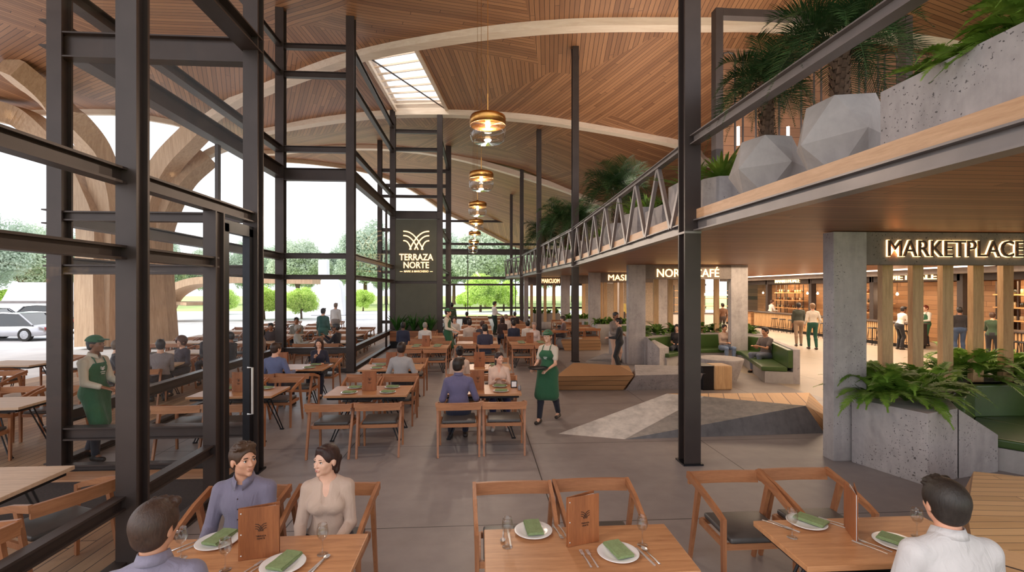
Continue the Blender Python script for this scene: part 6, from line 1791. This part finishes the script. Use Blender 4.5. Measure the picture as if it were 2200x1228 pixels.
    # --- hair
    if hair != 'bald':
        hr_ = min(res, .010) if not near else min(res, .005)
        ext = {'long': .42, 'pony': .32}.get(hair, .12)
        g = Field(HT_((0, 0, 0)) - [.17, .19, .10 + ext], HT_((0, 0, 0)) + [.17, .19, .19], hr_)
        th = {'short': .010, 'buzz': .003, 'thick': .016, 'afro': .040, 'pony': .007, 'bun': .008, 'long': .011}[hair]
        g.ell(HT_((0, -.016, .040)), np.array([.078, .098, .090]) * HS + th, .012, rot=Rh)
        if hair in ('short', 'thick', 'buzz'):
            g.ell(HT_((0, -.045, -.015)), np.array([.070, .062, .062]) * HS + th * .6, .015, rot=Rh)
            if hair != 'buzz':
                rg = random.Random(int(x * 100) + 7)
                g.cone(HT_((-.045, .06, .10)), HT_((.05, .065, .108)), .022, .024, .02)
                for _ in range(26 if near else 8):
                    az = rg.uniform(0, 6.28); el = rg.uniform(.5, 1.45); p = np.array([math.cos(az) * math.cos(el) * .083, -.012 + math.sin(az) * math.cos(el) * .10, .04 + math.sin(el) * .092])
                    t_ = np.array([rg.uniform(-.01, .01), .035, rg.uniform(-.004, .008)]); g.cone(HT_(p), HT_(p + t_), .012, .010, .005)
        else:
            g.ell(HT_((0, -.05, -.02)), np.array([.066, .055, .07]) * HS + th * .5, .02, rot=Rh)
            for q in (1, -1): g.cone(HT_((q * .02, .066, .098)), HT_((q * .072, -.005, .015)), .020, .018, .02)
        g.ell(HT_((0, .088, -.035)), np.array([.070, .058, .098]) * HS, .010, 's', rot=Rh)
        if hair in ('pony', 'bun'):
            pass
        for q in (1, -1): g.ell(HT_((q * .086, .010, -.014)), np.array([.020, .036, .040]) * HS, .008, 's', rot=Rh)
        if hair == 'pony':
            g.cone(HT_((0, -.10, .03)), HT_((.0, -.135, .0)), .024, .026, .015); g.cone(HT_((0, -.135, .0)), HT_((.01, -.13, -.10)), .028, .024, .015); g.cone(HT_((.01, -.13, -.10)), HT_((.015, -.105, -.20)), .024, .008, .015)
        if hair == 'bun': g.ell(HT_((0, -.11, .07)), np.array([.045, .042, .042]) * HS, .015, rot=Rh)
        if hair == 'long':
            for q in (1, 0, -1): g.cone(HT_((q * .055, -.05 + abs(q) * .015, 0)), HT_((q * .07, -.07 + abs(q) * .02, -.30)), .045, .032, .03)
        V, Q = g.mesh(); mesh_np('hair', V, Q, hairmat(hairc), e)
    if cap:
        g = Field(HT_((0, 0, 0)) - [.17, .22, .06], HT_((0, 0, 0)) + [.17, .24, .20], min(res, .009))
        g.ell(HT_((0, -.014, .050)), np.array([.098, .119, .099]) * HS, .012, rot=Rh)
        g.plane_cut(HT_((0, 0, .050)), Rh @ np.array([0, -.25, -.97]))
        g.ell(HT_((0, .118, .062)), np.array([.072, .080, .009]) * HS, .010, rot=Rh @ rotm(0, -.18))
        V, Q = g.mesh(); mesh_np('cap', V, Q, M['cap'], e)
    if near:
        for q in (1, -1):
            o = MB().lathe([(0, .0118 * HS)] + [(.0118 * HS * math.sin(t), .0118 * HS * math.cos(t)) for t in (.4, .8, 1.2, 1.57, 2.0, 2.5)] + [(0, -.0118 * HS)], 16, M=Matrix.Translation(tuple(HT_((q * .031, .0782, .004)))) @ Matrix(np.array(Rh).tolist()).to_4x4() @ Matrix.Rotation(-math.pi / 2, 4, 'X')).build('eye', M['eyewhite'], e, smooth=True)
            MB().lathe([(0, .0127 * HS), (.003 * HS, .0124 * HS), (.0058 * HS, .0112 * HS)], 14, M=Matrix.Translation(tuple(HT_((q * .031, .0785, .004)))) @ Matrix(np.array(Rh).tolist()).to_4x4() @ Matrix.Rotation(-math.pi / 2 , 4, 'X')).build('iris', M['iris'], o, smooth=True)
            # upper lid and brow
            mb = MB(); mb.tube([tuple(HT_((q * (.031 + .0150 * c_), .0885 - .006 * c_ * c_, .0095 + .004 * (1 - c_ * c_) - .003))) for c_ in (-1, -.5, 0, .5, 1)], [.0014, .0024, .0028, .0024, .001], 6); mb.build('eyelash', M['iris'], e, smooth=True)
            mb = MB(); mb.tube([tuple(HT_((q * (.015 + .034 * t), .0965 - .022 * t * t - .002, .0255 + .005 * t - .008 * t * t))) for t in (0, .25, .5, .75, 1)], [.003, .0046, .0046, .0036, .0015] if not female else [.0012, .002, .002, .0016, .0008], 6); mb.build('eyebrow', hairmat(hairc), e, smooth=True)
        mb = MB(); mb.tube([tuple(HT_((.025 * c_, .0925 - .006 * c_ * c_, -.0575 - .0012 * math.cos(c_ * 5)))) for c_ in (-1, -.5, 0, .5, 1)], [.001, .0024, .0028, .0024, .001], 6)
        mb.tube([tuple(HT_((.021 * c_, .0925 - .006 * c_ * c_, -.0655))) for c_ in (-1, -.5, 0, .5, 1)], [.001, .0028, .0036, .0028, .001], 6); mb.build('lips', M['lips'] if female else plain('male_lips', srgb(186, 122, 104), .5), e, smooth=True)
    elif mid:
        mb = MB()
        for q in (1, -1): mb.lathe([(0, .006), (.006, .004), (.0075, 0), (0, -.008)], 10, M=Matrix.Translation(tuple(HT_((q * .031, .0825, .004)))) @ Matrix(np.array(Rh).tolist()).to_4x4() @ Matrix.Rotation(-math.pi / 2, 4, 'X'))
        mb.build('eyes', M['iris'], e, smooth=True)
    if apron:
        lo2 = lo.copy(); hi2 = hi.copy(); g = Field(lo2, hi2, res)
        torso(g, .016, .05); knee = (K[1] + K[-1]) / 2
        for q in (1, -1): g.cone(hipj[q] + [0, .02, 0], K[q] + [q * .01, .035, .02], .098 * s, .090 * s, .05)
        for t_ in (0, .2, .4, .6, .8, 1.0):
            g.cone(hipj[1] * (1 - t_) + K[1] * t_ + [0, .035, 0], hipj[-1] * (1 - t_) + K[-1] * t_ + [0, .035, 0], .088, .088, .05)
        g.plane_cut(T((0, 0, .40)), Rl @ np.array([0, 0, 1.]), .01)
        for q in (1, -1):
            g.plane_cut(T((q * .085, 0, .42)), Rt @ (np.array([q * 1., 0, .62]) / 1.18), .01)
        g.plane_cut(pel + Rl @ np.array([0, -.075, 0]), Rt @ np.array([0, -1., 0]), .01)
        V, Q = g.mesh(); ap = mesh_np('apron', V, Q, M['apron'], e)
        mb = MB()
        for q in (1, -1): mb.tube([tuple(T((q * .075, .118, .38))), tuple(T((q * .075, .075, .46))), tuple(nb + Rt @ np.array([q * .066, -.01, .012]) * s), tuple(nb + Rt @ np.array([0, -.075, .02]) * s)], .008, 6)
        mb.build('strap', M['apron'], ap)
        mb = MB()
        pp = T((0, .123, .34)); arc_logo(mb, .07, (0, 0, 0), 0, .05); o = mb.build('apron_logo', M['china'], ap); o.location = tuple(T((0, .134, .31))); o.rotation_euler = (-lean, 0, math.pi)
        for k in (0, 1): 
            o = MB().box((0, 0, 0), (.075 - .02 * k, .004, .009)).build('apron_print', M['china'], ap); o.location = tuple(T((0, .138, .272 - .026 * k)))
    if holds == 'tray':
        p = (Hn[1] + Hn[-1]) / 2
        o = MB().lathe([(0, 0), (.17, 0), (.19, .02), (.185, .022), (.168, .006), (0, .006)], 28).build('serving_tray', M['black_steel'], smooth=True, label='dark round tray carried by the capped waitress', cat='tray')
        c, s_ = math.cos(rz), math.sin(rz); o.location = (x + c * p[0] - s_ * (p[1] + .10), y + s_ * p[0] + c * (p[1] + .10), z + p[2] + .02)
    return e
LOOKC = lambda x, y: math.atan2(-(-x), -y) if False else math.atan2(x, -y)
# rz of a figure facing direction (dx, dy): rz = atan2(-dx, dy)
def face(dx, dy): return math.atan2(-dx, dy)
# --- foreground
person(-1.78, 3.86, math.pi + .05, 'man in a purple shirt seated at the table, looking towards the woman', res=.0055, h=1.77, top=srgb(122, 114, 132), pants=srgb(70, 72, 60), hair='short', hairc=srgb(84, 56, 36), skin=srgb(214, 158, 128),
       head=(.85, -.14), neck='collar', lh=(-.10, .30, .62), rh=(.20, .28, .60), lean=.06, seat=.42)
person(-1.16, 3.86, math.pi + .10, 'woman in a ribbed beige v neck top with a dark ponytail seated beside him', res=.0055, h=1.68, female=True, top=srgb(196, 168, 150), pants=srgb(36, 36, 52), hair='pony', hairc=srgb(58, 28, 22), skin=srgb(230, 180, 154),
       head=(-.60, -.12), sleeve='three', vneck=True, lh=(-.10, .30, .63), rh=(.14, .30, .61), lean=.10, seat=.445)
person(-1.60, 2.50, .25, 'man with curly brown hair and lilac shirt seen from behind, bottom edge', res=.0055, h=1.80, top=srgb(130, 122, 140), pants=srgb(50, 50, 60), hair='thick', hairc=srgb(74, 50, 38), skin=srgb(206, 148, 118),
       head=(-.45, -.05), neck='collar', lean=.05, seat=.50, lh=(-.22, .34, .70), rh=(.2, .34, .70))
person(2.57, 2.50, -.06, 'man with dark hair in a white shirt seen from behind, right corner', res=.0055, h=1.86, top=srgb(196, 190, 190), pants=srgb(50, 50, 60), hair='thick', hairc=srgb(46, 36, 30), skin=srgb(218, 160, 132),
       head=(-.12, -.06), neck='collar', lean=.03, lh=(-.24, .30, .66), rh=(.24, .30, .66), bulk=1.12)
# --- staff
p = atd(1178, 600, 9.15)
person(p.x, p.y, face(-.55, -.85), 'waitress in green cap and apron walking with a dark tray', pose='stand', h=1.72, res=.011, female=True, top=srgb(206, 190, 172), pants=srgb(30, 32, 44), hair='pony', hairc=srgb(104, 52, 34), cap=True, apron=True,
       rh=(.16, .30, 1.02), lh=(-.13, .32, 1.02), rf=(.08, .22, .09), lf=(-.09, -.26, .12), sleeve='short', head=(.15, -.12), holds='tray', shoes='shoe_dk')
person(-5.60, 7.5, face(1, -.12), 'waiter in green cap and apron standing behind the glass on the terrace side', pose='stand', h=1.80, res=.011, skin=BROWN, top=srgb(204, 188, 168), pants=srgb(44, 44, 56), hair='buzz', hairc=srgb(28, 22, 20), cap=True, apron=True,
       rh=(.14, .30, 1.06), lh=(-.12, .33, 1.08), sleeve='three', neck='collar', head=(.1, -.15), rf=(.1, .12, .09), lf=(-.1, -.18, .1))
person(X_at(961, 16.9), 16.9, face(.9, -.2), 'waiter in green cap and long apron standing in the aisle left of the sign column', pose='stand', h=1.84, res=.015, top=srgb(220, 206, 186), pants=srgb(30, 32, 40), hair='short', cap=True, apron=True,
       rh=(.14, .28, 1.08), lh=(-.13, .30, 1.05), sleeve='three', head=(.1, -.05))
# --- mid hall guests
G = 'guests seated in the hall'
def P_(*a, **k):
    k.setdefault('res', .017); return person(*a, **k)
P_(-.33, 7.78, .06, 'man in a purple shirt with his back to us at the middle table', res=.011, h=1.82, top=srgb(102, 94, 124), pants=srgb(34, 36, 56), hair='short', hairc=srgb(46, 30, 22), neck='collar', head=(-.55, 0), rh=(.25, .28, .74), lh=(-.2, .28, .72), lean=.05)
P_(.36, 9.0, math.pi, 'woman in a cream blouse facing us across from the purple shirt', res=.011, h=1.68, female=True, top=srgb(222, 188, 168), pants=srgb(46, 48, 84), hair='pony', hairc=srgb(52, 28, 20), skin=srgb(226, 172, 146), head=(-.45 + .9, -.1), sleeve='long', vneck=True, rh=(.07, .25, .84), lh=(-.1, .25, .82), shoes='shoe_lt')
P_(-.40, 10.0, .05, 'woman with a dark bun, back to us, behind the purple shirt', female=True, top=srgb(206, 176, 156), pants=srgb(60, 46, 50), hair='bun', hairc=srgb(34, 26, 26), h=1.68)
P_(-1.60, 10.15, -.1, 'man in a light grey shirt with his back to us', res=.013, top=srgb(168, 162, 160), pants=srgb(52, 52, 60), hair='short', hairc=srgb(50, 32, 26), skin=BROWN, h=1.82, rh=(.25, .28, .74), lh=(-.25, .28, .72))
P_(-4.15, 10.25, -.12, 'man in a blue sweater with his back to us beside the steel column', res=.013, top=srgb(98, 104, 136), pants=srgb(48, 48, 66), hair='short', hairc=srgb(66, 42, 28), h=1.82, rh=(.27, .26, .76), lh=(-.22, .28, .74), head=(-.4, 0))
P_(-3.75, 11.75, math.pi + .1, 'woman in a dark blazer facing us at the blue sweater table', res=.013, female=True, top=srgb(38, 36, 52), pants=srgb(36, 36, 52), hair='long', hairc=srgb(66, 36, 26), h=1.70, rh=(.05, .24, .90), lh=(-.14, .26, .76), vneck=True)
P_(X_at(866, 17.1), 17.1, 0, 'person in a dark blue top before the sign planter', top=srgb(40, 44, 66), hair='short', hairc=srgb(32, 26, 26), skin=DARK)
P_(X_at(913, 17.1), 17.1, 0, 'grey haired man in a white shirt before the sign planter', top=srgb(214, 206, 200), hair='buzz', hairc=srgb(170, 160, 150))
P_(X_at(1042, 15.1), 15.1, .1, 'man in a navy shirt seated with his back to us in the aisle column', top=srgb(54, 52, 70), hair='short', hairc=srgb(32, 24, 22), h=1.86, sleeve='short')
P_(X_at(1005, 15.3), 18.0, .2, 'person in a beige hooded top, middle distance', top=srgb(202, 182, 168), hair='thick', hairc=srgb(48, 30, 26), h=1.8)
P_(X_at(1036, 17.6), 17.6, -.1, 'person in dark grey behind the navy shirt', top=srgb(66, 60, 66), hair='short', hairc=srgb(84, 46, 34))
P_(X_at(1003, 25), 25, 0, 'person in black sitting far down the hall', top=srgb(34, 30, 32), hair='short', hairc=srgb(30, 24, 24), res=.022)
P_(X_at(980, 22), 20.5, math.pi, 'person in pale clothes facing us behind the capped waiter', top=srgb(200, 190, 180), hair='short', res=.022)
P_(X_at(1080, 20), 20.2, 0, 'woman with long dark hair seen from behind', female=True, top=srgb(60, 40, 38), hair='long', hairc=srgb(56, 30, 24), res=.02)
P_(X_at(1104, 17.9), 17.9, 0, 'man in a dark navy shirt in the right column', top=srgb(44, 48, 66), hair='short', hairc=srgb(44, 30, 26), res=.018)
P_(X_at(1094, 20), 22.3, .2, 'person in a white shirt partly behind the navy shirt', top=srgb(222, 210, 204), hair='short', hairc=srgb(150, 120, 96), res=.02)
P_(X_at(1134, 17.7), 17.7, 0, 'man in a cream shirt next to the steel column', top=srgb(214, 202, 190), hair='short', hairc=srgb(30, 24, 24), res=.018)
P_(X_at(1150, 16.6), 16.9, 2.8, 'person in pale pink facing us behind the menu board', female=True, top=srgb(214, 190, 180), hair='short', hairc=srgb(190, 170, 160), res=.018)
P_(X_at(1112, 23), 24.8, 0, 'person in dark clothes far along the right column', top=srgb(50, 40, 42), hair='short', hairc=srgb(30, 22, 22), res=.022)
P_(X_at(1062, 27), 27, -1.2, 'waiter in a white shirt and dark green trousers standing far down the aisle', pose='stand', h=1.84, top=srgb(220, 212, 206), pants=srgb(24, 50, 40), hair='short', hairc=srgb(44, 30, 26), res=.02, rh=(.1, .34, 1.1), lh=(-.1, .34, 1.1))
P_(X_at(971, 24.5), 24.5, .3, 'person in a dark green dress standing behind the capped waiter', pose='stand', h=1.85, female=True, top=srgb(52, 70, 48), pants=srgb(36, 40, 40), hair='short', hairc=srgb(24, 20, 20), res=.02, skin=DARK)
P_(X_at(1211, 20.6), 20.6, 1.3, 'person in a grey top reading on the grey pouf', top=srgb(104, 88, 90), pants=srgb(96, 92, 96), hair='short', hairc=srgb(60, 40, 34), res=.018, rh=(.1, .34, .75), lh=(-.1, .34, .75))
# pair standing by the café pillar
P_(X_at(1322, 15.2), 15.2, face(.35, -.9), 'woman in a grey knit standing beside the café pillar', pose='stand', h=1.78, female=True, skin=BROWN, top=srgb(134, 120, 112), pants=srgb(196, 160, 140), hair='bun', hairc=srgb(40, 28, 26), res=.014, rh=(.1, .28, 1.1), lh=(-.1, .28, 1.08))
P_(X_at(1331, 14.5), 14.5, face(-.9, .4), 'man in black standing close to the café pillar holding a paper', pose='stand', h=1.62, top=srgb(36, 34, 36), pants=srgb(34, 34, 38), hair='short', hairc=srgb(36, 24, 22), res=.014, rh=(.1, .3, 1.0), lh=(-.1, .3, 1.02))
# on the curved sofa
P_(X_at(1554, 16.2), 16.15, math.pi + .0, 'woman in a beige sweater and jeans seated on the curved green sofa', female=True, seat=.43, skin=TAN, top=srgb(186, 158, 140), pants=srgb(112, 130, 158), hair='bun', hairc=srgb(44, 30, 28), res=.013, rh=(.05, .26, .68), lh=(-.05, .27, .68), h=1.72)
P_(X_at(1645, 14.1) , 14.1, face(-.95, -.35), 'man in a grey shirt and jeans seated at the end of the curved sofa', seat=.43, skin=TAN, top=srgb(98, 86, 82), pants=srgb(112, 116, 132), hair='short', hairc=srgb(48, 34, 28), res=.013, rh=(.10, .40, .78), lh=(-.10, .42, .80), sleeve='short', h=1.84)
P_(X_at(1452, 16.3), 16.2, math.pi - .5, 'person in a dark sleeveless top on the sofa, half behind the grey column', female=True, seat=.43, top=srgb(46, 40, 42), pants=srgb(44, 46, 56), hair='long', hairc=srgb(50, 30, 26), res=.015, sleeve='short')
# market side
P_(X_at(1716, 20.6), 20.6, face(.35, 1), 'man in a dark green jacket and brown trousers walking to the stalls', pose='stand', h=1.92, top=srgb(58, 62, 54), pants=srgb(140, 116, 96), hair='short', hairc=srgb(40, 28, 26), res=.016, rf=(.12, .10, .09), lf=(-.16, -.28, .1), skin=BROWN)
P_(X_at(1746, 19.4), 19.4, face(.25, 1), 'person in a white shirt and emerald trousers walking to the stalls', pose='stand', h=1.92, top=srgb(226, 214, 200), pants=srgb(22, 78, 62), hair='thick', hairc=srgb(170, 130, 96), res=.016, rh=(.28, .16, 1.02), lh=(-.24, .16, 1.02), sleeve='three', rf=(.1, -.12, .09), lf=(-.1, .1, .09))
P_(X_at(1664, 30), 30.5, face(1, 0), 'man in a white shirt leaning on the slatted counter far away', pose='stand', h=1.85, top=srgb(216, 206, 196), pants=srgb(34, 32, 34), hair='short', hairc=srgb(96, 60, 44), res=.022, lean=.25, rh=(.2, .42, 1.12), lh=(-.2, .42, 1.12))
xa = 17.35
P_(xa, xa / X_at(1932, 1), face(1, -.15), 'man in a white shirt and black trousers leaning on the stall counter', pose='stand', h=1.82, top=srgb(222, 212, 200), pants=srgb(34, 32, 36), hair='short', hairc=srgb(40, 28, 24), res=.018, lean=.28, rh=(.18, .48, 1.12), lh=(-.18, .48, 1.12), skin=BROWN)
P_(19.6, 19.6 / X_at(1990, 1), face(-1, 0), 'stall keeper in a green apron behind the counter', pose='stand', h=1.80, top=srgb(222, 212, 200), pants=srgb(40, 40, 44), hair='short', hairc=srgb(130, 56, 36), res=.018, apron=True, rh=(.12, .30, 1.1), lh=(-.12, .30, 1.1))
P_(X_at(2062, 17), 17.0, face(.6, 1), 'man in a black sweater and jeans standing with his back to us', pose='stand', h=1.84, top=srgb(38, 34, 38), pants=srgb(56, 74, 104), hair='short', hairc=srgb(34, 26, 24), res=.016, skin=BROWN)
P_(X_at(2132, 15.6), 15.6, face(.8, .6), 'woman in a green sweater perched near the last slats', pose='stand', h=1.72, female=True, top=srgb(50, 70, 48), pants=srgb(36, 36, 40), hair='short', hairc=srgb(84, 56, 40), res=.018, rh=(.16, .36, 1.06), lh=(-.12, .36, 1.06))
P_(X_at(1553, 26), 26, 0, 'person in brown standing behind the café portal', pose='stand', h=1.75, top=srgb(120, 84, 62), pants=srgb(70, 56, 50), hair='short', res=.022)
P_(X_at(1336, 29), 29, math.pi, 'person in a yellow top behind the MASIA portal', pose='stand', h=2.0, top=srgb(210, 190, 110), pants=srgb(70, 66, 60), hair='short', hairc=srgb(60, 44, 36), res=.022, skin=BROWN)
# terrace guests
P_(-7.75, 11.0, face(.6, .35), 'man in a dark shirt facing us at a terrace table', top=srgb(56, 50, 54), hair='short', hairc=srgb(120, 96, 78), h=1.84, rh=(.1, .3, .86), lh=(-.15, .32, .8), res=.014)
P_(-6.85, 11.0, face(-.5, .7), 'person in a grey hooded top with back to us on the terrace', top=srgb(138, 126, 126), pants=srgb(44, 40, 46), hair='short', hairc=srgb(44, 30, 26), h=1.84, res=.014, rh=(.12, .34, .78), lh=(-.15, .34, .78))
P_(-7.1, 12.2, face(-.3, -1), 'woman with curly brown hair across the terrace table', female=True, top=srgb(70, 58, 66), hair='afro', hairc=srgb(104, 62, 44), res=.016)
P_(-7.2, 13.6, face(.2, -1), 'man with dark skin facing us behind the terrace group', top=srgb(52, 46, 50), hair='buzz', hairc=srgb(30, 24, 24), skin=BROWN, h=1.86, res=.016)
P_(-6.2, 14.4, face(-1, -.2), 'person in taupe with black hair beside the door post, terrace', top=srgb(150, 126, 118), hair='short', hairc=srgb(34, 26, 26), res=.018)
P_(X_at(500, 13.5), 13.4, face(-1, .1), 'person in black sitting behind the door glass', top=srgb(38, 34, 38), hair='short', hairc=srgb(30, 24, 24), skin=BROWN, res=.018)
P_(X_at(582, 17), 17, face(.3, -1), 'person in dark clothes behind the narrow pane', top=srgb(62, 54, 58), hair='short', hairc=srgb(30, 24, 24), skin=BROWN, res=.018)
P_(X_at(636, 15.9), 16.0, face(1, .1), 'grey haired woman in a pale sweater at the terrace table', female=True, top=srgb(178, 176, 168), pants=srgb(90, 88, 90), hair='thick', hairc=srgb(190, 180, 168), skin=BROWN, h=1.74, res=.016, rh=(.1, .36, .80), lh=(-.1, .36, .80))
P_(X_at(722, 15.9), 16.0, face(-1, .1), 'man in a dark sweater at the terrace table, hands raised', top=srgb(40, 36, 46), hair='short', hairc=srgb(30, 24, 24), skin=BROWN, h=1.82, res=.016, rh=(.05, .40, .98), lh=(-.1, .38, .92))
P_(X_at(637, 19.6), 19.6, face(.3, -1), 'man in an olive grey jacket on the terrace behind the grey haired woman', top=srgb(122, 118, 108), hair='short', hairc=srgb(34, 26, 26), skin=BROWN, res=.02, h=1.85)
P_(X_at(694, 19.0), 19.0, face(.1, 1), 'person in a patterned green jacket standing on the terrace', pose='stand', h=1.78, top=srgb(42, 84, 76), pants=srgb(60, 100, 92), hair='short', hairc=srgb(34, 26, 26), res=.018)
P_(X_at(721, 24), 24, face(0, 1), 'person in white standing further out on the terrace', pose='stand', h=1.85, top=srgb(224, 222, 220), pants=srgb(140, 128, 120), hair='short', hairc=srgb(150, 120, 100), res=.022)
